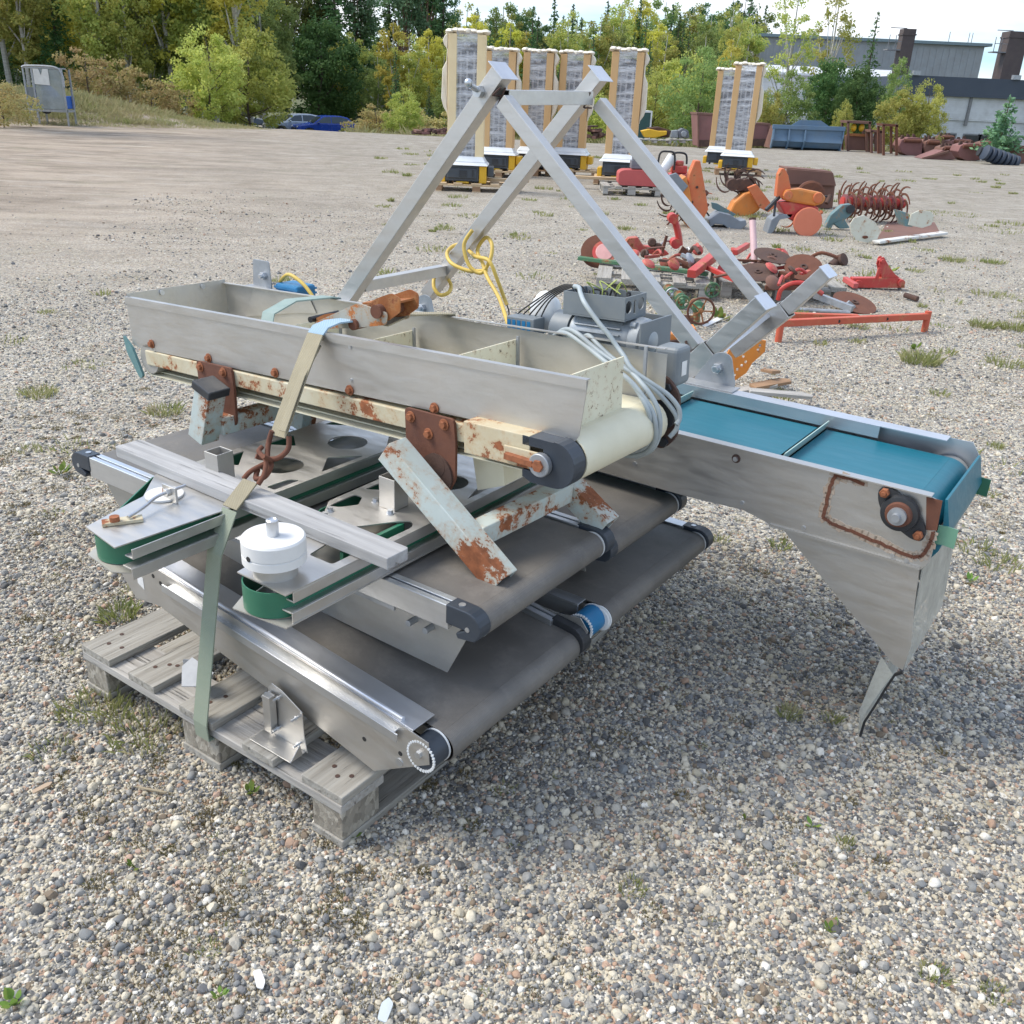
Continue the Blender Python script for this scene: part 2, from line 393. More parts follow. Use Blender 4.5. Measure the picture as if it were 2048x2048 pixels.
def strap_mat(name, c1, c2, c3):
    m, nt, b = new_mat(name); L = nt.links.new; v = coords(nt)
    c = mixc(nt, noise(nt, v, 9, 6, .6), c1, c2)
    w = N(nt, 'ShaderNodeTexWave', wave_type='BANDS', bands_direction='DIAGONAL'); w.inputs['Scale'].default_value = 90; w.inputs['Distortion'].default_value = 2; L(v, w.inputs['Vector'])
    c = mixc(nt, math_(nt, 'MULTIPLY', w.outputs['Fac'], .35), c, c3)
    c = mixc(nt, noise(nt, v, 5, 4, .6, .66, .7), c, (.25, .10, .04))
    L(c, b.inputs['Base Color']); b.inputs['Roughness'].default_value = .9; bump(nt, b, w.outputs['Fac'], .4, .0015); return m
strap_beige = strap_mat('beige_lashing_webbing', (.36, .32, .22), (.27, .24, .165), (.17, .145, .09))
strap_green = strap_mat('faded_green_lashing_webbing', (.22, .27, .20), (.28, .31, .24), (.20, .22, .16))
strap_blue = strap_mat('pale_blue_webbing', (.27, .40, .50), (.22, .34, .45), (.5, .58, .62))
# ================================================================== THE STACK
# ---- pallet
def pallet_mesh(W_, D_, name, label, M, mat_deck, mat_block, group=None, cat='pallet', stringer=None, boards=((0, .13), (.215, .325), (.435, .565), (.675, .785), (.87, 1.0))):
    t = thing(name, label, cat, M, group); rg = random.Random(hash(label) % 999)
    for (a, b) in boards:
        m = MB(M); j = rg.uniform(-.006, .006)
        m.box(a * W_, b * W_, j, D_ + j, .124, .146); m.build('deck_board', mat_deck, t, bevel=.002)
    for v in (0, D_ / 2 - .07, D_ - .14):
        m = MB(M); m.box(0, W_, v + .001, v + .139, .100, .1235); m.build('stringer', stringer or mat_deck, t, bevel=.002)
    for a, w in ((0, .1), (W_ / 2 - .0725, .145), (W_ - .1, .1)):
        for v in (0.004, D_ / 2 - .06, D_ - .125):
            m = MB(M); m.box(a + .002, a + w - .002, v, v + .12, .0225, .0995); m.build('block', mat_block, t, bevel=.003)
        m = MB(M); m.box(a, a + w, .0, D_, .0, .022); m.build('base_board', mat_deck, t, bevel=.002)
    return t
PM = at(0, 0, 0)
pal = pallet_mesh(1.0, 1.2, 'wooden_pallet', 'large grey weathered wooden pallet carrying the stack of conveyors in front', PM, wood_v, chip, stringer=wood_u)
m = MB(PM)
for (a, b) in ((.055, .05), (.04, .10), (.10, .06), (.25, .06), (.29, .10), (.27, .09), (.49, .05), (.50, .09), (.72, .05), (.75, .08), (.91, .07), (.94, .05), (.965, .07)):
    m.cyl((a, b, .1462), (a, b, .1472), .006, 8)
m.build('nail', rust_dark, pal)

# ---- flat belt conveyors
def loop_prof(x0, x1, zt, r, n=12):
    P = []
    for i in range(n + 1):
        a = math.pi / 2 - math.pi * i / n; P.append((x1 - r + r * math.cos(a), 0, zt - r + r * math.sin(a)))
    for i in range(n + 1):
        a = -math.pi / 2 - math.pi * i / n; P.append((x0 + r + r * math.cos(a), 0, zt - r + r * math.sin(a)))
    P.append(P[0]); return P
def conveyor(label, M, L_, Wd, plate=None, plate_far=None, rail='tslot', caps=(1, 1, 1, 1), belt_y=None, bm=None, r=.033):
    t = thing('belt_conveyor', label, 'conveyor', M, None)
    by = belt_y or (.045, Wd - .045)
    m = MB(M); m.ribbon([(p[0], by[0], p[2]) for p in loop_prof(.012, L_ - .006, 0, r)], (0, by[1] - by[0], 0), L_, -.0025) if False else m.ribbon([(p[0], by[0], p[2]) for p in loop_prof(.012, L_ - .006, 0, r)], (0, by[1] - by[0], 0), 0, .0025)
    m.build('belt', bm or belt, t, smooth=True)
    m = MB(M)
    for x in (.012 + r, L_ - .006 - r): m.cyl((x, by[0] - .012, -r), (x, by[1] + .012, -r), r - .003, 28)
    m.build('roller', white_pl, t, smooth=True)
    for y_ in (by[0] - .009, by[1] + .002): m = MB(M); m.lathe((L_ - .006 - r, y_, -r), (0, 1, 0), [(r - .006, 0), (r + .003, .0015), (r + .003, .0055), (r - .006, .007)], 32); m.build('edge_ring', white_pl, t, smooth=30)
    m = MB(M); m.box(.06, L_ - .06, by[0], by[1], -.052, -.012); m.build('bed', steel_dull, t)
    for side, y0, y1 in (('n', 0, .04), ('f', Wd - .04, Wd)):
        m = MB(M)
        if rail == 'tslot':
            m.box(.05, L_ - .085, y0, y0 + .016, -.052, .008); m.box(.05, L_ - .085, y0 + .022, y1, -.052, .008); m.box(.05, L_ - .085, y0 + .0155, y0 + .0225, -.052, -.002)
        else:
            m.box(.05, L_ - .085, y0, y0 + .003, -.055, .004); m.box(.05, L_ - .085, y0, y1, .004, .008)
        m.build('side_rail', alu, t, bevel=.0015)
    for k, (x0, s_, y0) in enumerate(((L_ - .09, 1, -.002), (L_ - .09, 1, Wd - .038), (.055, -1, -.002), (.055, -1, Wd - .038))):
        if not caps[k]: continue
        m = MB(M); pf = []
        pf = [(0, .011), (.055, .011)] + [(.06 + .043 * math.cos(a), -.032 + .043 * math.sin(a)) for a in [math.pi / 2 - math.pi * i / 10 for i in range(0, 9)]] + [(.035, -.075), (.03, -.062), (.055, -.045), (.0, -.045)]
        pf = [(x0 + s_ * a * .92, .011 + (b - .011) * .84) for a, b in pf]
        m.plate(pf, (0, y0, 0), (1, 0, 0), (0, 0, 1), (0, .04, 0)); ob = m.build('end_cap', dark_navy, t, bevel=.003)
        m = MB(M); ys = y0 - .001 if k % 2 == 0 else y0 + .041
        m.cyl((x0 + s_ * .06, ys, -.03), (x0 + s_ * .06, ys + .002, -.03), .006, 12); m.cyl((x0 + s_ * .03, y0 + .02, .011), (x0 + s_ * .03, y0 + .02, .013), .008, 12)
        m.build('screw', zinc, ob, smooth=True)
    for nm, pl, y in (('side_plate', plate, .0445), ('side_plate', plate_far, Wd - .0475)):
        if pl: m = MB(M); m.plate(pl, (0, y if y < .1 else y, 0), (1, 0, 0), (0, 0, 1), (0, .003, 0)); m.build(nm, steel_dull, t)
    return t
def tilt(u, v, z, a, yaw=0): return at(u, v, z) @ Matrix.Rotation(yaw, 4, 'Z') @ Matrix.Rotation(a, 4, 'Y')
# bottom near conveyor (tilted, its own sheet-metal sides)
a1 = math.atan2(.115, 1.06); M1 = tilt(.13, .085, .45, a1)
c1 = thing('belt_conveyor', 'lowest belt conveyor resting tilted on the pallet, steel side with bolted brackets facing front', 'conveyor', M1)
L1_, W1 = 1.085, .60
m = MB(M1); m.ribbon([(p[0], .055, p[2]) for p in loop_prof(.02, L1_, -.012, .036)], (0, .52, 0), 0, .0025); m.build('belt', belt, c1, smooth=True)
m = MB(M1); m.box(.05, L1_ - .05, .058, .55, -.055, -.026); m.build('bed', steel_dull, c1)
m = MB(M1)
low = [(.0, -.03), (-.012, -.055), (-.006, -.085), (.05, -.13), (.15, -.105), (.45, -.13), (.72, -.15), (.915, -.172), (1.065, -.055), (1.055, -.002), (.9, .006), (.02, .006)]
m.plate(low, (0, 0, 0), (1, 0, 0), (0, 0, 1), (0, .003, 0)); sp = m.build('side_plate', steel, c1)
m = MB(M1)
for x, z in ((.03, -.03), (.13, -.022), (.16, -.03), (.33, -.035), (.36, -.035), (.62, -.028), (.66, -.04), (.985, -.075), (.88, -.10)): m.cyl((x, -.0006, z), (x, .0004, z), .006, 12)
m.build('hole', black_r, sp)
m = MB(M1); m.plate([(.06, -.045), (.085, -.05), (.09, -.085), (.062, -.075)], (0, -.0008, 0), (1, 0, 0), (0, 0, 1), (0, .0004, 0)); m.build('sticker', label_w, sp)
m = MB(M1); m.cyl((1.035, -.006, -.045), (1.035, 0, -.045), .009, 6); m.cyl((.985, -.002, -.1), (.985, 0, -.1), .010, 14); m.build('bolt', zinc, sp)
m = MB(M1)
m.box(.04, L1_ - .075, .0035, .075, .0, .004); m.cyl((.02, .012, .008), (L1_ - .11, .012, .008), .0065, 12)
m.build('guide_flange', steel_bright, c1, bevel=.001)
m = MB(M1); m.plate([(0, -.018), (.80, -.018), (.80, -.04), (0, -.04)], (.18, -.012, 0), (1, 0, 0), (0, 0, 1), (0, .004, 0)); m.box(.2, .97, -.012, .001, -.0205, -.0175); m.build('edge_strip', alu, c1, bevel=.001)
m = MB(M1); m.cyl((L1_ - .045, .004, -.048), (L1_ - .045, .05, -.048), .037, 36); m.build('drive_wheel', dark_navy, c1, smooth=True)
m = MB(M1)
for i in range(30):
    a = 2 * math.pi * i / 30; m.obox((L1_ - .045 + .036 * math.cos(a), .001, -.048 + .036 * math.sin(a)), (.0025, 0, 0), (0, .002, 0), (0, 0, .0025))
m.cyl((L1_ - .045, .05, -.048), (L1_ - .045, .054, -.048), .039, 32); m.build('toothed_ring', white_pl, c1, smooth=True)
m = MB(M1); m.box(.05, L1_ - .09, W1 - .04, W1 - .022, -.055, .006); m.box(.05, L1_ - .09, W1 - .016, W1, -.055, .006); m.box(.05, L1_ - .09, W1 - .023, W1 - .015, -.05, -.002); m.build('side_rail', alu, c1, bevel=.0015)
m = MB(M1); pf = [(L1_ - .095 + a, b) for a, b in [(0, .009), (.06, .009)] + [(.062 + .043 * math.cos(a), -.034 + .043 * math.sin(a)) for a in [math.pi / 2 - math.pi * i / 10 for i in range(11)]] + [(.03, -.05), (0, -.05)]]
m.plate(pf, (0, W1 - .03, 0), (1, 0, 0), (0, 0, 1), (0, .042, 0)); m.build('end_cap', black_pl, c1, bevel=.003)
# brackets under its side
def foot_bracket(u, v, w, h, lean):
    Mb = at(u, v, .150) @ Matrix.Scale(.72, 4); b = MB(Mb)
    b.plate([(0, .02), (.05, -.035), (.13, -.005), (.15, .05), (.02, .06)], (0, 0, .05), (1, 0, 0), (0, .8, .75), (0, 0, .003))
    b.plate(rnd([(0, .04), (.0, .085), (.025, .09), (.035, .06), (.045, .0), (.02, 0)], .006), (-.012, .03, 0), (1, .3, 0), (0, 0, 1), (0, .003, 0)); b.plate(rnd([(0, .04), (.0, .085), (.025, .09), (.035, .06), (.045, .0), (.02, 0)], .006), (.012, .045, 0), (1, .3, 0), (0, 0, 1), (0, .003, 0)); b.plate([(0, .06), (.07, .03), (.065, .0), (0, .015)], (.05, .055, .04), (1, 0, 0), (0, 0, 1), (0, .003, 0)); return b
b = foot_bracket(.37, .05, .1, .1, 0); br1 = b.build('support_bracket', surf('grey_plated_bracket', (.34, .35, .36), (.28, .29, .30), rough=.6, metal=.2, vs=20), c1, bevel=.001)
Mb = at(.70, .04, .15) @ Matrix.Scale(.66, 4); b = MB(Mb)
b.plate([(.0, .0), (.0, .19), (.02, .215), (.075, .205), (.175, .16), (.185, .06), (.20, .0)], (0, .03, 0), (1, 0, 0), (0, .05, 1), (0, .004, 0))
b.box(.012, .05, -.0, .03, .03, .185); b.box(-.02, .19, -.045, .03, .0, .004); b.plate([(0, 0), (.06, .0), (.05, .05)], (.19, -.045, .0), (0, 1, 0), (0, 0, 1), (.003, 0, 0))
br2 = b.build('support_bracket', steel, c1, bevel=.001)
b = MB(Mb)
for x, z in ((.005, .17), (.065, .18), (.03, .11), (.06, .05), (.155, .135), (.165, .03), (.008, .06)): b.cyl((x, -.004 + .05 * z, z), (x, .03 + .05 * z, z), .0045, 10); b.cyl((x, .014 + .05 * z, z), (x, .02 + .05 * z, z), .009, 6)
b.build('bolt', zinc, br2)
# lower far conveyor
M2 = at(-.15, .725, .365)
c2 = conveyor('low belt conveyor at the back of the pallet, its belt sticking out furthest right', M2, 1.385, .665, plate=[(.3, -.045), (1.33, -.045), (1.36, -.06), (1.25, -.20), (.35, -.20)], caps=(0, 1, 0, 1), rail='flat')
m = MB(M2); m.cyl((1.33, -.03, -.035), (1.33, .035, -.035), .036, 32); m.build('drive_wheel', blue_pt, c2, smooth=True)
m = MB(M2)
for i in range(28):
    a = 2 * math.pi * i / 28; m.obox((1.33 + .035 * math.cos(a), -.033, -.035 + .035 * math.sin(a)), (.0025, 0, 0), (0, .003, 0), (0, 0, .0025))
m.cyl((1.33, .036, -.035), (1.33, .04, -.035), .038, 28); m.build('toothed_ring', white_pl, c2, smooth=True)
m = MB(M2); m.plate([(.9, -.01), (1.27, -.01), (1.335, -.0), (1.36, -.03), (1.35, -.07), (1.25, -.16), (.9, -.16)], (0, -.045, 0), (1, 0, 0), (0, 0, 1), (0, .003, 0)); m.build('side_plate', steel, c2)
m = MB(at(0, 0, 0))
for u in (.1, .95):
    for v in (.80, 1.12): m.box(u, u + .05, v, v + .05, .147, .315)
m.build('support_foot', steel_dull, c2)
# upper near conveyor
M3 = at(-.265, .225, .572)
c3 = conveyor('middle-layer belt conveyor, square white-and-rust tube leg standing on its right end', M3, 1.465, .57,
              plate=[(.02, -.05), (1.36, -.05), (1.405, -.075), (1.345, -.20), (.86, -.19), (.36, -.165), (.14, -.20)])
m = MB(M3); m.plate([(0, 0), (.085, .0), (.095, -.035), (.065, -.075), (0, -.06)], (.82, .035, -.15), (1, 0, 0), (0, 0, 1), (0, .004, 0)); m.box(.82, .90, .0, .035, -.155, -.151)
m.build('bracket', steel, c3)
m = MB(M3); m.box(.3, 1.2, .028, .034, -.085, -.055)
for x in (.85, 1.02, 1.25, 1.3): m.cyl((x, .018, -.095), (x, .045, -.095), .008, 10)
m.build('mounting_strip', galv, c3, bevel=.001)
# upper far conveyor
M4 = at(-.30, .83, .515)
c4 = conveyor('middle-layer belt conveyor at the back, lying in the shade below the long teal conveyor', M4, 1.475, .455, plate=[(.02, -.05), (1.36, -.05), (1.38, -.13), (.1, -.13)])
m = MB(at(0, 0, 0))
for u in (.05, 1.0): m.box(u, u + .05, .9, .95, .374, .46)
m.build('support_foot', steel_dull, c4)

# ---- the two lattice-plate belt guides lying across
def circ(cx, cy, r, n=28): return [(cx + r * math.cos(2 * math.pi * i / n), cy + r * math.sin(2 * math.pi * i / n)) for i in range(n)]
def guide(label, u0, u1, outline, holes, v1, low_out):
    M = at(u0, 0, .585); t = thing('belt_guide', label, 'guide', M)
    Mz = FR
    m = MB(Mz); m.plate(outline, (0, 0, .655), (1, 0, 0), (0, 1, 0), (0, 0, .003), holes); m.build('top_plate', mossy if False else steel, t)
    m = MB(Mz); m.plate(low_out, (0, 0, .585), (1, 0, 0), (0, 1, 0), (0, 0, .003)); m.build('bottom_plate', steel_dull, t)
    vs = outline[1][1]
    m = MB(Mz); m.box(u1 - .003, u1, vs + .02, v1, .630, .6545); m.box(u1 - .03, u1 - .0035, vs + .02, v1, .6305, .634); m.build('front_rail', steel, t, bevel=.001)
    m = MB(Mz); m.box(u1 - .0, u1 + .003, vs + .012, v1, .585, .612); m.box(u1 - .03, u1 - .001, vs + .012, v1, .608, .612); m.build('lower_rail', steel, t, bevel=.001)
    return t
l1_out = [(.352, -.122), (.490, -.142), (.522, .3), (.522, .98), (.215, .98), (.205, .16), (.30, .06), (.31, .02)]
l1_holes = [circ(.392, .415, .058), circ(.398, .655, .056), circ(.398, .89, .05), rnd([(.505, .45), (.505, .61), (.44, .535)]), rnd([(.505, .70), (.505, .83), (.45, .77)]),
            rnd([(.235, .30), (.31, .34), (.235, .42)]), rnd([(.235, .49), (.31, .54), (.235, .60)]), rnd([(.235, .72), (.31, .77), (.235, .85)]), rnd([(.475, .29), (.505, .29), (.505, .375), (.48, .36)])]
g1 = guide('left belt guide with green belt end and a steel adjuster rod on its plate', .35, .522, l1_out, l1_holes, .98, [(.345, -.125), (.46, -.14), (.522, -.10), (.522, .98), (.215, .98), (.21, .15)])
l2_out = [(.775, -.048), (.925, -.052), (.925, .3), (.925, .95), (.64, .95), (.655, .33), (.75, .20), (.76, .06)]
l2_holes = [rnd([(.80, .255), (.845, .25), (.905, .235), (.908, .35), (.885, .375), (.86, .35)], .015), rnd([(.675, .31), (.70, .32), (.725, .36), (.70, .40), (.675, .40)]), rnd([(.67, .44), (.715, .47), (.67, .51)]),
            circ(.80, .615, .052), circ(.80, .84, .05), rnd([(.905, .56), (.905, .76), (.86, .69)]), rnd([(.665, .58), (.73, .65), (.665, .72)]), rnd([(.83, .10), (.90, .10), (.90, .17), (.82, .165)])]
g2 = guide('right belt guide with triangular cut-outs, white drum on its front end', .775, .925, l2_out, l2_holes, .95, [(.785, -.075), (.93, -.06), (.93, .95), (.64, .95), (.64, .2)])
def belt_strip(t, path, z0, z1, mat, closed=False):
    m = MB(FR); m.ribbon([(a, b, z0) for a, b in path], (0, 0, z1 - z0), 0, .003); return m.build('green_belt', mat, t, smooth=True)
arc = lambda cx, cy, r, a0, a1, n=12: [(cx + r * math.cos(R(a0 + (a1 - a0) * i / n)), cy + r * math.sin(R(a0 + (a1 - a0) * i / n))) for i in range(n + 1)]
belt_strip(g1, [(.20, .97), (.195, .16), (.30, .0)] + arc(.405, -.06, .063, 195, 340) + [(.505, .3), (.507, .97)], .590, .648, green_belt)
belt_strip(g2, [(.66, .94), (.66, .3), (.76, .04)] + arc(.84, -.0, .068, 190, 345) + [(.905, .3), (.907, .94)], .590, .648, green_belt)
m = MB(FR)
for u_, v0_, v1_ in ((.215, .18, .9),): m.box(u_, u_ + .012, v0_, v1_, .649, .6545)
m.build('belt_edge', green_fade, g1)
m = MB(FR); m.box(.862, .872, .16, .36, .630, .652); m.build('inner_strip', green_belt, g2)
# ends and fittings of guide 1
m = MB(FR); m.cyl((.335, .095, .659), (.335, .095, .664), .045, 32); m.build('pivot_disc', white_pt, g1, smooth=True)
m = MB(FR); m.cyl((.335, .105, .664), (.335, .105, .674), .013, 16); m.cyl((.392, -.075, .668), (.392, -.075, .679), .011, 16); m.build('bolt', bolt_rust, g1, smooth=True)
m = MB(FR); m.bar((.372, -.095, .6625), (.415, -.02, .6625), .028, .008); m.build('clamp_block', peel_yel, g1, bevel=.001)
m = MB(FR); m.tube([(.405, -.05, .672), (.395, .0, .678), (.378, .05, .684), (.372, .13, .684)], .004, 8); m.build('adjuster_rod', zinc, g1, smooth=True)
m = MB(FR); m.obox((.374, .085, .678), (.025, .0, 0), (0, .003, 0), (0, 0, .02)); m.cyl((.376, .07, .684), (.3755, .082, .684), .010, 6); m.build('adjuster_bracket', steel, g1, bevel=.001)
# bolts guide 2, upright stubs
m = MB(FR)
for u_, v_ in ((.712, .261), (.744, .40), (.818, .372), (.70, .29)): m.cyl((u_, v_, .658), (u_, v_, .661), .010, 14); m.cyl((u_, v_, .661), (u_, v_, .668), .007, 6)
m.build('bolt', zinc, g2)
for t, (u_, v_), h, (wx, wy) in ((g1, (.345, .255), .732, (.05, .05)), (g2, (.795, .41), .738, (.05, .05))):
    m = MB(FR); m.hbar((u_, v_, .6585), (u_, v_, h), wx, wy, (0, 1, 0), .003); m.build('upright_stub', steel, t, bevel=.001)
# drum
m = MB(FR); m.lathe((.838, .0, .658), (0, 0, 1), [(.046, 0), (.046, .03)], 32); dr = m.build('drum_neck', steel_dull, g2, smooth=True)
m = MB(FR); m.lathe((.838, .0, .688), (0, 0, 1), [(.060, 0), (.0655, .002), (.0655, .020), (.063, .0215), (.063, .0225), (.0655, .024), (.0655, .052), (.062, .056), (.018, .056)], 48); m.build('white_drum', white_pt, g2, smooth=30)
m = MB(FR); m.lathe((.838, .0, .744), (0, 0, 1), [(.0125, 0), (.0125, .034), (.009, .036), (.007, .034)], 20); m.build('shaft', zinc, g2, smooth=30)
m = MB(FR); m.cyl((.838 - .001, -.0652, .714), (.838 - .001, -.0662, .714), .006, 12); m.build('set_screw', black_r, g2)

# ---- wooden plank across
Mp = at(.02, .17, .6575) @ Matrix.Rotation(-.018, 4, 'Z')
m = MB(Mp)
pl = [(0, .004), (.0, .072), (.02, .078), (.985, .069), (.99, .062), (.99, 0), (.5, -.002), (.01, 0)]
m.plate(pl, (0, 0, 0.0015), (1, 0, 0), (0, 1, 0), (0, 0, .028)); o = m.build('wooden_plank', plank_w, bevel=.003)
tag(center_origin(o), 'silver-grey weathered wooden plank lying across the two green-edged belt guides', 'plank')

# ---- top conveyor with tray walls
X_ = Vector((.99824, -.03007, .05111)); Z_ = Vector((-.05109, .00154, .99869)); Y_ = Z_.cross(X_)
ML = Matrix(((X_.x, Y_.x, Z_.x, -.39), (X_.y, Y_.y, Z_.y, .52), (X_.z, Y_.z, Z_.z, .97), (0, 0, 0, 1)))
MT = FR @ ML
tc_ = thing('trough_conveyor', 'cream belt conveyor with stainless side walls and rusty legs on top of the stack', 'conveyor', MT)
WT = .36
m = MB(MT); m.plate([(0, .0), (0, -.14), (.03, -.15), (1.60, -.135), (1.64, -.135), (1.650, -.12), (1.668, 0)], (0, 0, 0), (1, 0, 0), (0, 0, 1), (0, .002, 0)); m.box(0, 1.666, -.0, .012, .0005, .003); m.box(0.0, 1.666, -.004, -.0005, -.018, .003)
sw = m.build('side_wall', steel, tc_)
m = MB(MT); m.plate([(0, .0), (0, -.14), (1.60, -.135), (1.655, -.12), (1.655, -.012), (.75, .0)], (0, WT, 0), (1, 0, 0), (0, 0, 1), (0, .002, 0)); m.box(0.0, 1.655, WT - .012, WT, .0005, .003); sw2 = m.build('side_wall', steel_dull, tc_)
m = MB(MT); m.plate([(.003, -.1), (WT, -.1), (WT, .012), (.003, .012)], (.004, 0, 0), (0, 1, 0), (0, 0, 1), (.002, 0, 0)); m.plate([(.10, -.1), (.16, .004), (.42, .0), (.45, -.05), (.35, -.06)], (0, WT - .004, 0), (1, 0, 0), (0, 0, 1), (0, .002, 0)); m.build('end_wall', steel_dull, tc_)
m = MB(MT)
for y, z in ((.12, .0), (.27, .0), (.03, -.015)): m.cyl((.003, y, z), (.012, y, z), .008, 12)
for x, z in ((.03, -.012), (.21, -.014), (.13, -.01), (.975, -.022), (.97, -.106)): m.cyl((x, -.003, z), (x, .001, z), .005, 10)
m.build('screw', zinc, tc_, smooth=True)
ob = None
for x, z in ((.106, -.128), (.386, -.132), (.677, -.131), (.963, -.133), (1.247, -.130)):
    m = MB(MT); m.cyl((x, -.003, z), (x, -.0005, z), .0135, 16); m.cyl((x, -.011, z), (x, -.003, z), .0085, 6); m.build('bolt', bolt_rust, sw, bevel=.001)
m = MB(MT); m.ribbon([(p[0], .004, p[2]) for p in loop_prof(.03, 1.668, -.128, .05)], (0, WT - .008, 0), 0, .003); m.build('belt', cream, tc_, smooth=True)
m = MB(MT)
for x in (.08, 1.618): m.cyl((x, .0, -.178), (x, WT, -.178), .045, 28)
m.build('roller', steel_dull, tc_, smooth=True)
for x, h, a, b in ((.56, -.045, .015, .35), (.86, -.05, .015, .35), (1.225, -.028, .01, .345), (1.60, -.004, .003, .25)):
    m = MB(MT); m.plate([(a, -.127), (b, -.127), (b, h), (a, h)], (x, 0, 0), (0, 1, 0), (0, 0, 1), (.004, 0, 0)); m.build('cross_panel', cream_dirty, tc_)
    m = MB(MT); m.box(x + .0045, x + .012, WT - .02, WT - .014, -.127, h + .008); m.build('panel_edge', galv, tc_)
m = MB(MT); m.plate(rnd([(-.03, -.115), (.012, -.15), (.05, -.235), (.03, -.245), (-.02, -.17)], .01), (0, -.012, 0), (1, 0, 0), (0, 0, 1), (0, .008, 0)); m.build('end_guard', surf('faded_teal_guard', (.12, .24, .24), rough=.55), tc_)
for y0 in (-.006, WT - .03):
    m = MB(MT); m.box(.07, 1.40, y0, y0 + .036, -.196, -.151); m.build('frame_rail', peel_yel, tc_, bevel=.003)
m = MB(MT); m.box(.06, 1.42, .03, .33, -.226, -.222); m.build('under_tray', cream, tc_)
m = MB(MT); m.hbar((1.372, -.020, -.165), (1.555, -.020, -.165), .05, .075, (0, 0, 1), .004); m.box(1.49, 1.60, -.052, -.046, -.19, -.158); m.build('bearing_box', peel_yel, tc_, bevel=.003)
m = MB(MT); fk = [(1.535, -.128), (1.615, -.130)] + [(1.618 + .052 * math.cos(a), -.180 + .052 * math.sin(a)) for a in [math.pi / 2 - math.pi * i / 14 for i in range(15)]] + [(1.56, -.232), (1.535, -.222), (1.535, -.205), (1.59, -.205), (1.59, -.15), (1.535, -.15)]
m.plate(fk, (0, -.045, 0), (1, 0, 0), (0, 0, 1), (0, .045, 0)); m.build('bearing_fork', dark_navy, tc_, bevel=.004)
m = MB(MT); m.cyl((1.59, -.062, -.182), (1.59, -.046, -.182), .026, 28); tb = m.build('tension_bolt', galv, tc_, smooth=30, bevel=.002)
m = MB(MT); m.cyl((1.59, -.068, -.182), (1.59, -.0615, -.182), .014, 6); m.bar((1.50, -.058, -.178), (1.575, -.058, -.182), .014, .014); m.build('rusty_bolt', bolt_rust, tb, bevel=.001)
for pts, hole in (([(.345, -.142), (.505, -.142), (.508, -.20), (.50, -.30), (.47, -.335), (.42, -.335), (.37, -.24), (.345, -.2)], None), ([(1.165, -.138), (1.318, -.142), (1.322, -.20), (1.318, -.29), (1.29, -.335), (1.22, -.335), (1.165, -.26)], 1)):
    m = MB(MT); m.plate(rnd(pts, .012), (0, -.016, 0), (1, 0, 0), (0, 0, 1), (0, .008, 0)); hp = m.build('hanger_plate', rust_m, tc_, bevel=.001)
    m = MB(MT); x0 = pts[0][0]
    for dx, z in ((.02, -.158), (.125, -.158), (.075, -.19)):
        m.cyl((x0 + dx, -.019, z), (x0 + dx, -.0165, z), .014, 16); m.cyl((x0 + dx, -.027, z), (x0 + dx, -.019, z), .009, 6)
    m.build('bolt', bolt_rust, hp, bevel=.001)
    if hole: m = MB(MT); m.cyl((1.262, -.022, -.285), (1.262, -.0165, -.285), .05, 32); m.cyl((1.262, -.0215, -.262), (1.262, -.0225, -.262), .03, 20); m.build('pivot_disc', rust_dark, hp, smooth=True)
# legs (stack coordinates)
def leg(p, q, w=.06, mat=peel):
    m = MB(FR); m.hbar(p, q, w, w, (0, 1, 0), .004); return m.build('leg', mat, tc_, bevel=.003)
leg((.80, .40, .812), (1.135, .40, .572)); leg((.83, .80, .80), (1.175, .80, .578))
leg((.112, .42, .80), (.062, .42, .655)); leg((.125, .78, .80), (.07, .78, .60))
m = MB(FR); m.obox((.1165, .42, .812), (.036, 0, -.012), (0, .036, 0), (.004, 0, .012)); m.build('tube_cap', black_pl, tc_, bevel=.004)
m = MB(FR); m.bar((1.03, .43, .647), (1.06, .77, .657), .05, .05); m.build('crossbar', peel, tc_, bevel=.003)
m = MB(FR); m.bar((.09, .45, .69), (.10, .75, .69), .05, .05); m.build('crossbar', peel, tc_, bevel=.003)
m = MB(FR); m.plate([(0, 0), (.09, .0), (.10, -.07), (.02, -.10)], (.93, .54, .80), (1, 0, .05), (0, 0, 1), (0, .25, .0)); m.build('catch_tray', cream, tc_)
# gearbox side: bearing plate, grey cover
m = MB(MT); pp = rnd([(1.60, -.075), (1.64, -.07), (1.68, -.11), (1.68, -.22), (1.64, -.26), (1.60, -.24)], .02)
m.plate(pp, (0, WT + .03, 0), (1, 0, 0), (0, 0, 1), (0, .01, 0)); bp_ = m.build('bearing_plate', rust_dark, tc_, bevel=.001)
m = MB(MT)
m.cyl((1.645, WT + .028, -.165), (1.645, WT + .012, -.165), .034, 24)
for z in (-.10, -.235): m.cyl((1.648, WT + .02, z), (1.648, WT + .03, z), .012, 6)
m.build('bearing', black_pl, bp_, smooth=30)
m = MB(MT); m.box(1.60, 1.665, WT + .04, WT + .11, -.10, -.005); gb = m.build('terminal_cover', grey_pt, tc_, bevel=.012, seg=3)
m = MB(MT); m.box(1.6655, 1.6662, WT + .06, WT + .085, -.075, -.04); m.build('sticker', label_w, gb)

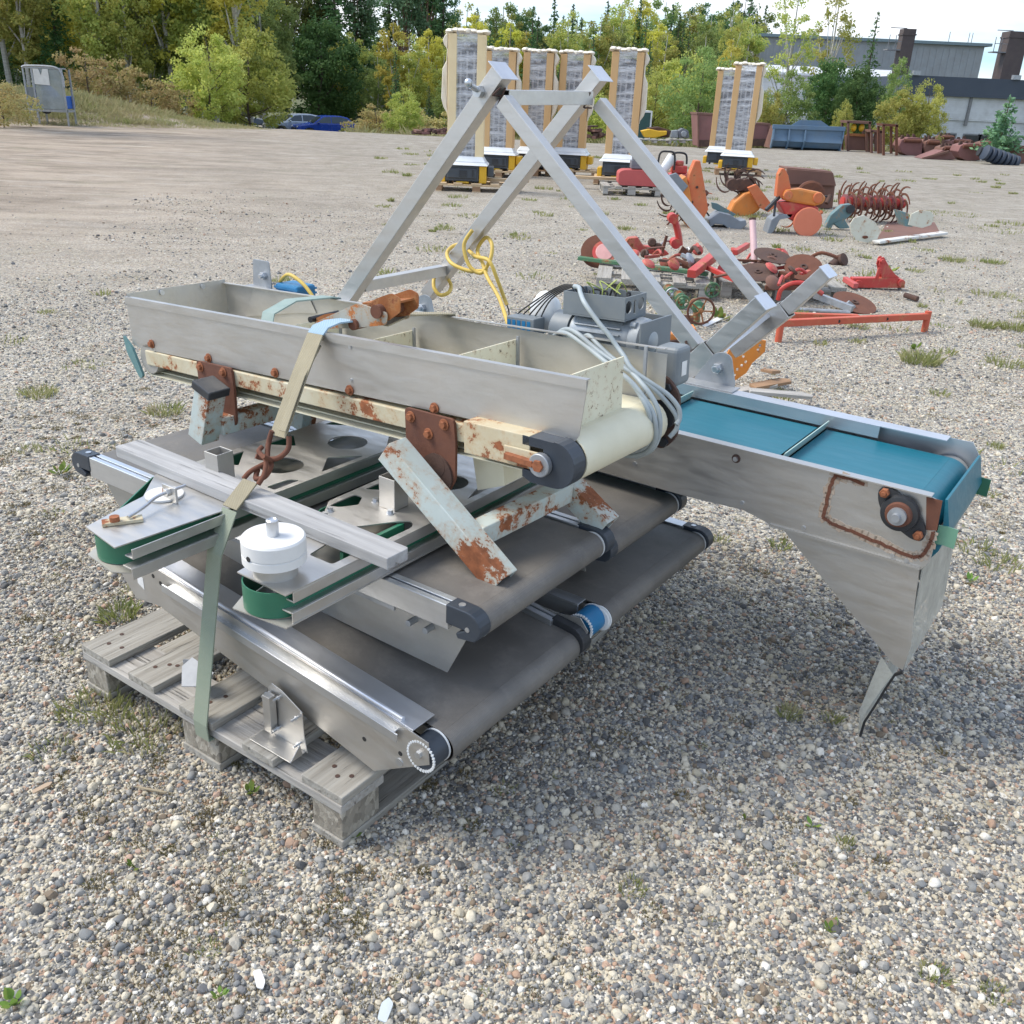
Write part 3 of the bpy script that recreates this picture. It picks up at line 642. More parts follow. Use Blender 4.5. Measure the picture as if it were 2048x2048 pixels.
# ---- electric motor with open terminal box
Mm = MT @ Matrix.Translation((1.445, WT + .10, -.012)) @ Matrix.Scale(.90, 4)
mo = thing('electric_motor', 'silver-grey electric motor with an open grey terminal box full of wires on top', 'motor', Mm)
m = MB(Mm); m.lathe((-.12, 0, 0), (1, 0, 0), [(.03, 0), (.050, .004), (.054, .02), (.054, .19), (.05, .2)], 36); mb_ = m.build('motor_body', silver_pt, mo, smooth=30)
m = MB(Mm)
for i in range(22):
    a = 2 * math.pi * i / 22; c = Vector((-.02, math.cos(a) * .056, math.sin(a) * .056)); m.obox(c, (.075, 0, 0), Vector((0, -math.sin(a), math.cos(a))) * .0016, Vector((0, math.cos(a), math.sin(a))) * .007)
m.build('cooling_fin', silver_pt, mb_)
m = MB(Mm); m.lathe((.08, 0, 0), (1, 0, 0), [(.060, 0), (.063, .01), (.060, .03), (.045, .045), (.03, .05), (.02, .055)], 36)
for a in (40, 130, 220, 310): m.cyl((.082, .06 * math.cos(R(a)), .06 * math.sin(R(a))), (.10, .06 * math.cos(R(a)), .06 * math.sin(R(a))), .011, 12)
m.build('end_shield', silver_pt, mo, smooth=30, bevel=.002)
m = MB(Mm); m.lathe((-.19, 0, 0), (1, 0, 0), [(.045, 0), (.056, .01), (.056, .07)], 30); m.build('fan_cover', grey_pt, mo, smooth=30)
m = MB(Mm); m.box(.125, .131, -.07, .10, -.11, .060); m.box(-.02, .125, .10, .104, -.11, .055); m.build('mounting_plate', grey_pt, mo, bevel=.001)
m = MB(Mm)
x0, x1, y0, y1, z0, z1 = -.125, .075, -.065, .05, .058, .122
m.box(x0, x1, y0, y1, z0, z0 + .004); m.box(x0, x1, y0, y0 + .004, z0 + .0045, z1); m.box(x0, x1, y1 - .004, y1, z0 + .0045, z1); m.box(x0, x0 + .004, y0 + .0045, y1 - .0045, z0 + .0045, z1)
m.plate([(y0 + .0045, z0 + .0045), (y1 - .0045, z0 + .0045), (y1 - .0045, z1), (y0 + .0045, z1)], (x1 - .004, 0, 0), (0, 1, 0), (0, 0, 1), (.004, 0, 0), [circ(-.045, z0 + .036, .017, 20), circ(.022, z0 + .038, .017, 20), [(-.018, z0 + .015), (-.006, z0 + .015), (-.006, z1 - .012), (-.018, z1 - .012)]])
tbx = m.build('terminal_box', silver_pt if False else grey_pt, mo, bevel=.001)
m = MB(Mm); m.box(x0 + .005, x1 - .006, y0 + .005, y1 - .005, z0 + .005, z0 + .012); m.box(-.06, .05, -.03, .03, z0 + .012, z0 + .04); m.build('terminal_block', black_pl, tbx)
rg = random.Random(4); m = MB(Mm)
for i in range(5):
    a = Vector((rg.uniform(-.07, .02), rg.uniform(-.04, .03), z0 + .02)); m.tube([a, a + Vector((rg.uniform(-.01, .02), 0, .05)), a + Vector((rg.uniform(-.02, .05), rg.uniform(-.02, .02), .072)), a + Vector((rg.uniform(.0, .07), rg.uniform(-.03, .03), .045))], .0017, 6)
m.build('yellow_wire', surf('yellow_green_wire', (.34, .40, .09), rough=.5), tbx, smooth=True)
m = MB(Mm)
for i in range(5):
    a = Vector((-.07 - .01 * i, -.02, z0 + .03)); m.tube([a, a + Vector((-.03, 0, .045)), a + Vector((-.12, -.01, .0)), a + Vector((-.17 - .015 * i, -.01, -.09)), a + Vector((-.18 + .02 * i, 0, -.12))], .0022, 6)
for i in range(6):
    a = Vector((rg.uniform(-.08, .06), rg.uniform(-.04, .03), z0 + .012)); m.tube([a, a + Vector((.01, .01, .05)), a + Vector((rg.uniform(-.03, .05), rg.uniform(-.02, .02), .05)), a + Vector((.03, .0, .02))], .003, 6)
m.build('black_wire', black_r, tbx, smooth=True)
# relay module with white cap lying behind the wall
Mr = MT @ Matrix.Translation((1.19, WT + .05, -.02))
rl = thing('wiring_module', 'small blue-black wiring module with a white plastic cover left of the motor', 'wiring module', Mr)
m = MB(Mr); m.box(-.03, .06, -.02, .03, -.02, .038); rb_ = m.build('housing', grey_pt, rl, bevel=.003)
m = MB(Mr)
for i in range(5): m.box(-.026 + .016 * i, -.016 + .016 * i, -.021, -.0195, -.0, .03)
m.build('terminal', blue_pt, rb_)
m = MB(Mr); m.sphere((.03, .075, .04), .045, .035, .055, 18, 10, .12, 3); m.build('white_cover', white_pl, rl, smooth=True)

# ---- grey cable draped over the wall and the belt end
gc = thing('grey_cable', 'coiled grey electric cable draped over the far wall and the cream belt end', 'cable', MT @ Matrix.Translation((1.25, WT, 0)))
def _pv(px, py, v_):
    d = _fw + _r * ((px - 1024) / F_PX) - _u * ((py - 1024) / F_PX)
    Cc = FRI @ CAM; dd = FRI.to_3x3() @ d; t = (v_ - Cc.y) / dd.y; return Cc + dd * t
cz = lambda x, y, v_: _pv(1080 + x / 5.52, 530 + y / 5.52, v_)
runs = [
 [(380, 235, .88), (430, 250, .87), (450, 320, .85), (500, 430, .82), (650, 640, .81), (760, 770, .81), (850, 900, .81), (930, 1010, .80), (1000, 1130, .79), (1100, 1220, .79), (1250, 1320, .80), (1420, 1440, .82), (1530, 1580, .83), (1540, 1700, .83), (1500, 1760, .82)],
 [(130, 850, .89), (160, 780, .87), (230, 745, .85), (330, 770, .83), (500, 890, .81), (650, 1010, .79), (800, 1130, .77), (950, 1240, .76), (1060, 1350, .76), (1180, 1510, .76), (1250, 1640, .76), (1280, 1780, .76), (1270, 1932, .77), (1180, 2060, .79), (1000, 2110, .81), (860, 2070, .83)],
 [(200, 800, .89), (230, 730, .86), (320, 710, .84), (420, 760, .82), (560, 880, .81), (700, 990, .80), (900, 1120, .79), (1080, 1230, .79), (1260, 1370, .80), (1420, 1540, .82), (1510, 1680, .83), (1510, 1800, .83), (1430, 1900, .82)],
 [(220, 850, .89), (250, 790, .86), (400, 810, .83), (600, 960, .80), (760, 1110, .78), (980, 1270, .76), (1100, 1430, .76), (1190, 1600, .75), (1225, 1760, .76), (1215, 1930, .77), (1130, 2030, .79), (980, 2060, .81)],
 [(480, 800, .86), (540, 780, .84), (640, 880, .82), (780, 1010, .81), (1000, 1180, .79), (1150, 1340, .77), (1260, 1500, .77), (1315, 1640, .77), (1325, 1780, .77), (1300, 1930, .78), (1220, 2050, .79), (1060, 2120, .82)]]
for rr in runs:
    m = MB(FR); m.tube([cz(*q) for q in rr], .0058, 10, 8); m.build('cable_loop', cable_g, gc, smooth=True)

# ---- lashing strap with ratchet
st = thing('ratchet_strap', 'dirty webbing strap with rusty ratchet and hooks tying the stack to the pallet', 'strap', at(.53, -.01, .1))
def w_(x, y, z): return ML @ Vector((x, y, z))
P = [w_(.905, .10, .022), w_(.875, .04, .020), w_(.868, .006, .012), w_(.862, -.006, -.004)]
m = MB(FR); m.ribbon([p - X_ * .03 for p in P], X_ * .056, 0, .004); m.build('blue_sleeve', strap_blue, st, smooth=True)
top = w_(.862, -.008, -.004)
hk = Vector((.53, .30, .80))
m = MB(FR); m.ribbon([top - X_ * .028, (top * .6 + hk * .4) - X_ * .03 + Vector((0, -.004, 0)), hk - X_ * .036], X_ * .055, 0, .004); m.build('webbing', strap_beige, st)
m = MB(FR); m.ribbon([w_(.86, -.012, -.03) - X_ * .0, (top * .6 + hk * .4) + X_ * .0 + Vector((0, -.012, .0)), hk + X_ * .004 + Vector((0, -.006, .02))], X_ * .024, 0, .003); m.build('webbing_tail', strap_beige, st)
h2 = Vector((.53, .20, .715))
m = MB(FR); m.tube([hk + Vector((-.03, 0, .01)), hk + Vector((-.034, -.01, -.02)), hk + Vector((-.012, -.035, -.045)), hk + Vector((.012, -.045, -.055)), hk + Vector((.018, -.07, -.075)), hk + Vector((-.005, -.08, -.085)), hk + Vector((-.02, -.06, -.07))], .0065, 10)
m.tube([hk + Vector((.03, 0, .01)), hk + Vector((.034, -.01, -.02)), hk + Vector((.02, -.035, -.04)), hk + Vector((-.02, -.045, -.045)), hk + Vector((-.03, -.055, -.04))], .0065, 10)
m.build('hook', rust_m, st, smooth=True)
m = MB(FR); m.tube([h2 + Vector((-.026, 0, .0)), h2 + Vector((-.022, .02, .015)), h2 + Vector((-.005, .05, .03)), h2 + Vector((.012, .055, .04)), h2 + Vector((.015, .03, .06))], .006, 10)
m.tube([h2 + Vector((.026, 0, .0)), h2 + Vector((.026, .02, .02)), h2 + Vector((.012, .04, .045)), h2 + Vector((-.015, .05, .05)), h2 + Vector((-.03, .055, .055)), h2 + Vector((-.035, .07, .06))], .006, 10)
m.build('hook', rust_m, st, smooth=True)
m = MB(FR); m.ribbon([h2 + Vector((-.024, 0, 0)), Vector((.506, .135, .668))], (.048, 0, 0), 0, .004); m.build('lower_webbing', strap_beige, st)
m = MB(FR); m.ribbon([(.505, .135, .664), (.506, .08, .57), (.508, -.012, .14), (.51, -.012, .098), (.512, .03, .094)], (.05, .0, 0), 0, .0035); m.build('green_webbing', strap_green, st)
m = MB(FR); m.ribbon([w_(.94, .12, .015), w_(.945, .2, .03), w_(.95, .37, .008), w_(.95, .385, -.05)], X_ * .05, 0, .004); m.build('webbing', strap_beige, st)
m = MB(FR); m.ribbon([w_(.55, .06, -.04), w_(.52, .10, -.0), w_(.50, .2, .02), w_(.50, .34, .012), w_(.50, .37, .006), w_(.50, .385, -.05)], X_ * .05, 0, .004); m.build('loose_webbing', surf('faded_teal_webbing', (.20, .28, .26), (.27, .34, .31), rough=.85, vs=14), st)
# ratchet
Mq = MT @ Matrix.Translation((.90, .09, .025)) @ Matrix.Rotation(.10, 4, 'Z') @ Matrix.Rotation(-.1, 4, 'Y')
rt = MB(Mq)
for y in (-.0, .075):
    rt.plate(rnd([(-.14, .0), (-.10, .012), (.02, .02), (.08, .05), (.13, .062), (.155, .05), (.15, .015), (.11, -.005), (.03, -.012), (-.06, -.012), (-.14, -.012)], .008), (0, y, 0), (1, 0, 0), (0, 0, 1), (0, .004, 0))
rt.box(-.14, .02, .01, .07, -.004, .0); rt.box(.03, .14, .004, .075, .035, .04)
ro = rt.build('ratchet_frame', rust_org, st, bevel=.001)
rt = MB(Mq)
for y in (-.012, .083): rt.plate(rnd([(-.13, -.004), (-.02, .03), (.03, .045), (.12, .02), (.11, -.01), (.0, -.018), (-.12, -.02)], .01), (0, y, -.004), (1, 0, 0), (0, 0, 1), (0, .004, 0))
rt.build('ratchet_lever', surf('worn_zinc_with_rust', (.46, .44, .38), (.38, .36, .30), rough=.6, metal=.3, vs=20, rust=.42, rs=22, rustcol=(.28, .10, .03)), ro, bevel=.001)
rt = MB(Mq); rt.cyl((-.14, -.015, .0), (-.14, .095, .0), .008, 14); rt.build('handle_grip', black_r, ro, smooth=True)
rt = MB(Mq); rt.cyl((.09, -.02, .02), (.09, .098, .02), .017, 20); rt.cyl((.01, -.022, -.012), (.01, .098, -.012), .014, 18); rt.build('spindle', rust_m, ro, smooth=30)

# ---- long teal-belt conveyor with chute
VB0, VB1, ZB = 1.15, 1.60, .74
bc = thing('incline_conveyor', 'long conveyor with teal cleated belt and a drop chute, reaching out to the right', 'conveyor', at(1.86, 1.375, .56))
m = MB(FR)
lowB = [(-1.15, .565), (1.24, .565), (1.40, .572), (1.44, .563), (1.48, .553), (1.872, .548), (1.888, .575), (1.888, .62), (1.875, .735), (1.85, .742), (-1.15, .742)]
m.plate(lowB, (0, VB0, 0), (1, 0, 0), (0, 0, 1), (0, .003, 0)); m.box(-1.15, 1.858, VB0 - .012, VB0 + .018, .7425, .7455); m.box(1.48, 1.87, VB0 - .004, VB0 - .0005, .548, .556)
nb = m.build('side_plate', steel, bc)
m = MB(FR); m.plate([(a + (0.0 if a > 1.5 else 0), b + .012) for a, b in [(-1.15, .565), (1.48, .565), (1.872, .575), (1.892, .60), (1.892, .70), (1.86, .745), (-1.15, .745)]], (0, VB1, 0), (1, 0, 0), (0, 0, 1), (0, .003, 0))
m.box(-1.15, 1.80, VB1 - .045, VB1 + .006, .7575, .7605); m.box(-1.15, 1.62, VB1 - .048, VB1 - .045, .725, .7605); m.build('far_side_plate', steel_bright, bc)
m = MB(FR); m.ribbon([(a, VB0 + .03, c) for a, b, c in loop_prof(-1.12, 1.878, .715, .058, 16)], (0, VB1 - VB0 - .085, 0), 0, .004); m.build('belt', teal, bc, smooth=True)
m = MB(FR)
for u_ in (-1.06, 1.82): m.cyl((u_, VB0 + .01, .657), (u_, VB1 - .01, .657), .054, 28)
m.build('roller', steel_dull, bc, smooth=True)
for u_ in (1.465, 1.03, .55, .1, -.4, -.85):
    m = MB(FR); m.plate([(0, 0), (.36, 0), (.36, .032), (.0, .032)], (u_, VB0 + .035, .7155), (.0, 1, 0), (.35, 0, 1), (.004, 0, 0)); m.box(u_ - .018, u_ + .012, VB0 + .035, VB0 + .395, .7155, .719); m.build('cleat', clear_cl, bc, bevel=.001)
# rusty plate outline + bearing on the near side
m = MB(FR)
def seam(pts, w):
    for a, b in zip(pts, pts[1:]): m.bar((a[0], VB0 - .0012, a[1]), (b[0], VB0 - .0012, b[1]), .0018, w, (0, 1, 0)) if False else m.obox(((a[0] + b[0]) / 2, VB0 - .0012, (a[1] + b[1]) / 2), Vector((b[0] - a[0], 0, b[1] - a[1])) * .53, (0, .001, 0), Vector((-(b[1] - a[1]), 0, b[0] - a[0])).normalized() * w / 2)
rg = random.Random(2)
def wob(pts, n=7, a=.002):
    o = []
    for p, q in zip(pts, pts[1:]):
        for i in range(n): t = i / n; o.append((p[0] + (q[0] - p[0]) * t + rg.uniform(-a, a), p[1] + (q[1] - p[1]) * t + rg.uniform(-a, a)))
    o.append(pts[-1]); return o
def halo_(pts):
    for a, b in zip(pts, pts[1:]): w = rg.uniform(.018, .032); mh.obox(((a[0] + b[0]) / 2, VB0 - .0006, (a[1] + b[1]) / 2), Vector((b[0] - a[0], 0, b[1] - a[1])) * .62, (0, .0004, 0), Vector((-(b[1] - a[1]), 0, b[0] - a[0])).normalized() * w / 2)
mh = MB(FR); halo_(wob([(1.70, .732), (1.625, .736), (1.618, .70), (1.615, .615), (1.64, .604), (1.70, .597), (1.78, .585), (1.845, .574), (1.868, .585), (1.878, .62), (1.878, .655)], 5, .003)); mh.build('stain_edge', surf('brown_stained_steel', (.40, .30, .22), (.50, .44, .37), rough=.6, metal=.4, vs=30), nb)
seam(wob([(1.70, .732), (1.625, .736), (1.618, .70), (1.615, .615), (1.64, .604), (1.70, .597), (1.78, .585), (1.845, .574), (1.868, .585), (1.878, .62), (1.878, .655)]), .009)
m.plate([(1.845, .738), (1.882, .738), (1.886, .66), (1.862, .655)], (0, VB0 - .002, 0), (1, 0, 0), (0, 0, 1), (0, .0016, 0)); m.build('rust_stain', rust_m, nb)
m = MB(FR); m.plate(rnd([(1.735, .735), (1.765, .742), (1.835, .705), (1.865, .655), (1.862, .625), (1.835, .625), (1.765, .66), (1.74, .70)], .02), (0, VB0 - .012, 0), (1, 0, 0), (0, 0, 1), (0, .010, 0))
m.lathe((1.797, VB0 - .012, .685), (0, -1, 0), [(.047, 0), (.044, .012), (.034, .014)], 32); fb = m.build('flange_bearing', black_pl, nb, smooth=30, bevel=.001)
m = MB(FR); m.lathe((1.797, VB0 - .025, .685), (0, -1, 0), [(.033, 0), (.030, .01), (.025, .011)], 28); m.build('bearing_ring', rust_m, fb, smooth=30)
m = MB(FR); m.lathe((1.797, VB0 - .034, .685), (0, -1, 0), [(.022, 0), (.022, .012), (.011, .013), (.010, .024)], 24); m.build('shaft', galv, fb, smooth=30)
m = MB(FR)
for u_, z_ in ((1.753, .728), (1.85, .642)): m.cyl((u_, VB0 - .026, z_), (u_, VB0 - .012, z_), .012, 6); m.cyl((u_, VB0 - .032, z_), (u_, VB0 - .026, z_), .006, 10)
m.build('bolt', bolt_rust, fb, bevel=.001)
m = MB(FR); m.lathe((1.36, VB0 - .001, .712), (0, -1, 0), [(.0125, 0), (.011, .003)], 14); bo = m.build('bolt_washer', rust_dark, nb, smooth=True)
m = MB(FR); m.cyl((1.36, VB0 - .008, .712), (1.36, VB0 - .003, .712), .007, 10)
for u_, z_ in ((1.395, .592), (1.57, .57), (1.80, .565), (1.835, .562), (1.06, .62)): m.cyl((u_, VB0 - .003, z_), (u_, VB0, z_), .006, 10)
m.build('screw', zinc, nb, smooth=True)
# chute below the end
m = MB(FR)
m.plate([(1.515, .547), (1.868, .547), (1.878, .44), (1.893, .33), (1.888, .255), (1.862, .262), (1.845, .278), (1.65, .435)], (0, VB0 + .006, 0), (1, 0, 0), (0, 0, 1), (0, .0025, 0))
ch = m.build('chute_side', steel, bc)
m = MB(FR); m.plate([(1.60, .575), (1.868, .575), (1.878, .44), (1.89, .30), (1.862, .19), (1.845, .278), (1.70, .435)], (0, VB1 - .006, 0), (1, 0, 0), (0, 0, 1), (0, .0025, 0)); m.build('chute_side', steel_dull, bc)
def slope(u0, z0, u1, z1, va, vb, t, name, mat):
    m = MB(FR); d = Vector((u1 - u0, 0, z1 - z0)); m.plate([(0, 0), (1, 0), (1, 1), (0, 1)], (u0, va, z0), d, (0, vb - va, 0), Vector((-d.z, 0, d.x)).normalized() * t); return m.build(name, mat, bc)
slope(1.516, .545, 1.846, .278, VB0 + .0095, VB1 - .0065, .002, 'chute_floor', steel_dull)
clear = None
def clear_mat():
    m, nt, b = new_mat('dirty_clear_plastic'); L = nt.links.new; v = coords(nt)
    tr = N(nt, 'ShaderNodeBsdfTransparent'); ms = N(nt, 'ShaderNodeMixShader'); out = nt.nodes['Material Output']
    b.inputs['Base Color'].default_value = (.50, .50, .44, 1); b.inputs['Roughness'].default_value = .4
    f = noise(nt, v, 14, 8, .7, .2, .75); L(math_(nt, 'ADD', .30, math_(nt, 'MULTIPLY', f, .5)), ms.inputs[0]); L(tr.outputs[0], ms.inputs[1]); L(b.outputs[0], ms.inputs[2]); L(ms.outputs[0], out.inputs[0]); return m
clearp = clear_mat()
m = MB(FR); m.plate([(0, 0), (1, 0), (1, 1), (0, 1)], (1.872, VB0 + .012, .545), (.018, 0, -.29), (0, .43, .0), (.002, 0, 0)); m.build('clear_front_panel', clearp, bc)
m = MB(FR)
fl = [(1.852, .275), (1.835, .19), (1.822, .12), (1.812, .06), (1.818, .012)]
m.ribbon([(a, VB0 + .012, b) for a, b in fl], (0, .42, 0), 0, .002); m.build('clear_flap', clearp, bc, smooth=True)
m = MB(FR); m.ribbon([(a + .002, VB0 + .004, b) for a, b in [(1.885, .25), (1.868, .235), (1.855, .19), (1.838, .12), (1.822, .06), (1.82, .012)]], (0, .010, 0), 0, .006); m.build('rubber_edge', black_r, bc)
m = MB(FR); m.plate([(1.83, .275), (1.868, .235), (1.835, .13), (1.816, .06), (1.808, .09)], (0, VB0 + .003, 0), (1, 0, 0), (0, 0, 1), (0, .001, 0)); m.build('flap_strip', clearp, bc)
for v_, w, z_ in ((VB0 + .02, .03, .642), (VB1 - .02, .03, .645)):
    m = MB(FR); m.ribbon([(1.885, v_, z_ - .024), (1.905, v_, z_ - .022), (1.93, v_, z_ - .024)], (0, 0, .05), 0, .004); m.build('green_tab', green_fade if v_ < 1.3 else green_belt, bc)
m = MB(FR); m.plate([(1.876, .56), (1.898, .60), (1.91, .66), (1.89, .735), (1.884, .735), (1.895, .66), (1.888, .61), (1.872, .565)], (0, VB0 + .02, 0), (1, 0, 0), (0, 0, 1), (0, .40, 0)); m.build('belt_wrap', teal, bc, smooth=30)
# brackets on the far rail
for u_, nm in ((1.065, 0), (-.165, 0), (-1.07, 1)):
    m = MB(FR); pb = rnd([(-.06, .0), (.085, .0), (.058, .095), (.03, .105), (-.0, .095)], .012) if not nm else rnd([(-.06, 0), (.06, 0), (.05, .115), (-.05, .115)], .01)
    m.plate(pb, (u_, VB1 + .02, .763), (1, 0, 0), (0, 0, 1), (0, .006, 0)); m.box(u_ - .075, u_ + .1, VB1 - .04, VB1 + .025, .761, .765); bk = m.build('pivot_bracket', galv, bc, bevel=.001)
    m = MB(FR); m.cyl((u_ + .02, VB1 + .003, .815), (u_ + .02, VB1 + .02, .815), .017, 6); m.cyl((u_ + .02, VB1 - .01, .815), (u_ + .02, VB1 + .003, .815), .010, 12); m.build('bolt', zinc, bk, bevel=.001)
# ---- A-frame of square tube
VN, VF = 1.66, 2.26
af = thing('tube_frame', 'tall A-shaped stand of square stainless tube towering behind the stack', 'stand', at(.2, VN, .75))
def tub(p, q, w, name='tube_leg', mat=steel, up=(0, 1, 0)):
    m = MB(FR); m.hbar(p, q, w, w, up, .003); return m.build(name, mat, af, bevel=.0015)
def capp(p, d, w, h):
    m = MB(FR); d = Vector(d).normalized(); x = Vector((0, 1, 0)); y = d.cross(x); m.obox(Vector(p) + d * .002, x * w, y * h, d * .002); m.build('end_plate', steel_bright, af, bevel=.001)
for v_, du, dz in ((VN, 0, 0), (VF, .0, .0)):
    a, b = Vector((-.60, v_, .765)), Vector((.172, v_, 1.65)); 
    if v_ == VF: a, b = Vector((-.66, v_, .70)), Vector((.195, v_, 1.665))
    tub(a, b, .058); d = b - a; capp(b, d, .048, .040)
    c, e = (Vector((.165, v_, 1.575)), Vector((.985, v_, .855))) if v_ == VN else (Vector((.185, v_, 1.58)), Vector((.985, v_, .89)))
    tub(c + Vector((.015, 0, -.015)), e, .048)
    p0 = Vector((.90, v_, .70)) if v_ == VN else Vector((.88, v_, .72)); p1 = Vector((1.045, v_, .865)) if v_ == VN else Vector((1.06, v_, .905)); p2 = Vector((1.19, v_, 1.035)) if v_ == VN else Vector((1.185, v_, 1.055))
    tub(p0, p1, .068, 'telescopic_foot'); tub(p1, p2, .054, 'telescopic_foot'); capp(p2, p2 - p1, .046, .028)
tub((.155, VN + .03, 1.57), (.165, VF - .03, 1.58), .048, 'crossbar', up=(0, 0, 1))
tub((-.535, VN + .03, .835), (-.545, VF - .03, .835), .045, 'crossbar', up=(0, 0, 1))
m = MB(FR); m.plate([(0, -.03), (1, -.022), (1, .022), (0, .03)], (1.02, VN + .035, .80), Vector((-.02, VF - VN - .07, .06)), (.75, 0, .66), (-.012, 0, .014)); m.build('gusset_bar', steel_bright, af, bevel=.002)
m = MB(FR); m.cyl((.10, VN - .05, 1.585), (.10, VN - .03, 1.585), .02, 6); m.cyl((.10, VN - .085, 1.60), (.10, VN - .03, 1.585), .009, 10); m.sphere((.095, VN - .09, 1.61), .014); m.build('clamp_screw', zinc, af, smooth=30)
for (a, b_) in (((.150, VN, 1.575), (.182, VN, 1.60)), ((.15, VN + .031, 1.545), (.18, VN + .031, 1.6)), ((.165, VF - .031, 1.545), (.19, VF - .031, 1.6)), ((.955, VN, .875), (.985, VN, .835)), ((.96, VF, .905), (.99, VF, .875)), ((-.55, VN + .031, .86), (-.55, VN + .031, .81))):
    a, b_ = Vector(a), Vector(b_); m = MB(FR); m.tube([a + Vector((0, -.026, 0)), (a + b_) / 2 + Vector((.002, -.028, 0)), b_ + Vector((0, -.026, 0))], .0035, 6, 4); m.tube([a + Vector((.004, -.026, 0)), a + Vector((.004, .026, 0))], .003, 6, 3); m.build('weld_bead', rust_dark, af, smooth=True)
# yellow cable
yc = thing('yellow_cable', 'yellow electric cable knotted round the far left leg of the A-shaped stand', 'cable', at(-.4, VF, .7))
f0 = lambda px, py, v_: _pv(px, py, v_)
def _pv(px, py, v_):
    d = _fw + _r * ((px - 1024) / F_PX) - _u * ((py - 1024) / F_PX)
    Cc = FRI @ CAM; dd = FRI.to_3x3() @ d; t = (v_ - Cc.y) / dd.y; return Cc + dd * t
vv = VF - .05
ring = [(945, 460, vv), (928, 490, vv - .02), (938, 530, vv - .03), (962, 546, vv - .02), (980, 520, vv), (984, 490, vv + .03), (972, 475, vv + .06), (955, 500, vv + .05), (966, 528, vv), (975, 555, vv - .03), (1000, 600, vv - .1), (1020, 662, vv - .3)]
m = MB(FR); m.tube([f0(*p) for p in ring], .0085, 10, 8); m.build('cable_run', cable_y, yc, smooth=True)
ring = [(975, 540, vv), (940, 542, vv - .03), (905, 528, vv - .04), (894, 508, vv), (905, 493, vv + .05), (925, 490, vv + .06), (950, 512, vv), (978, 522, vv - .03), (995, 560, vv - .02), (1008, 595, vv), (1014, 610, vv)]
m = MB(FR); m.tube([f0(*p) for p in ring], .0085, 10, 8); m.build('cable_run', cable_y, yc, smooth=True)
ring = [(868, 555, vv), (868, 575, vv - .03), (880, 590, vv - .03), (897, 585, vv), (902, 570, vv + .06), (890, 548, vv + .05)]
m = MB(FR); m.tube([f0(*p) for p in ring], .0085, 10, 8); m.build('cable_run', cable_y, yc, smooth=True)
m = MB(FR); m.tube([f0(1014, 610, vv), f0(1018, 625, vv), f0(1016, 640, vv), f0(1022, 655, vv)], .003, 8); m.build('bare_wire', black_r, yc, smooth=True)
# small blue gear motor behind the left end
bm_ = thing('gear_motor', 'small blue gear motor half hidden behind the left end of the top conveyor', 'motor', at(-.92, 1.66, .70))
m = MB(FR); m.box(-1.0, -.86, 1.63, 1.74, .68, .79); gbx = m.build('gear_housing', blue_pt, bm_, bevel=.01)
m = MB(FR)
for i in range(5): m.box(-1.003, -.857, 1.627, 1.743, .69 + i * .02, .698 + i * .02)
m.build('cooling_fin', blue_pt, gbx)
m = MB(FR); m.tube([(-1.0, 1.66, .79), (-.94, 1.66, .83), (-.85, 1.66, .80), (-.78, 1.66, .74)], .008, 10); m.build('supply_cable', cable_y, bm_, smooth=True)
m = MB(FR); m.lathe((-.25, 1.62, .74), (1, 0, 0), [(.03, 0), (.045, .01), (.045, .1), (.03, .11)], 20); o = m.build('end_cap', galv, bc, smooth=30)
# ================================================================== GROUND
from mathutils import noise as mn
def sst(a, b, x): t = max(0, min(1, (x - a) / (b - a))); return t * t * (3 - 2 * t)
E0, E1 = G(0, 250), G(540, 262)
ED = Vector((E1.x - E0.x, E1.y - E0.y)).normalized(); EN = Vector((-ED.y, ED.x))
def terrain(x, y):
    k = 1 - sst(5, 13, x)
    z = -2.3 * sst(37, 68, y) * k - 1.0 * sst(42, 60, y) * (1 - k)
    s = (Vector((x, y)) - Vector((E0.x, E0.y))).dot(EN); a = (Vector((x, y)) - Vector((E0.x, E0.y))).dot(ED)
    z += (.55 * sst(0, 3.5, s) + 2.2 * sst(6, 30, s) * sst(8, -12, a) + 1.4 * sst(0, 9, s) * sst(2, -8, a)) * (1 - sst(2, 9, a)) if s > 0 else 0
    r = math.hypot(x, y)
    if r > 5 and r < 300:
        w = sst(5, 14, r); z += w * .035 * mn.noise(Vector((x * .35, y * .35, 0))) + w * .02 * mn.noise(Vector((x * 1.3, y * 1.3, 4)))
    return z
def grid_axis(lo, hi, c, n, p=3.2):
    t = np.linspace(-1, 1, n); v = np.sinh(t * p) / math.sinh(p); return np.where(v < 0, c + v * (c - lo), c + v * (hi - c))
xs = grid_axis(-700, 700, 0, 190, 6.0); ys = grid_axis(-60, 1500, 12, 210, 5.5)
verts = [(float(x), float(y), terrain(float(x), float(y))) for y in ys for x in xs]; nx = len(xs)
faces = [(j * nx + i, j * nx + i + 1, (j + 1) * nx + i + 1, (j + 1) * nx + i) for j in range(len(ys) - 1) for i in range(nx - 1)]
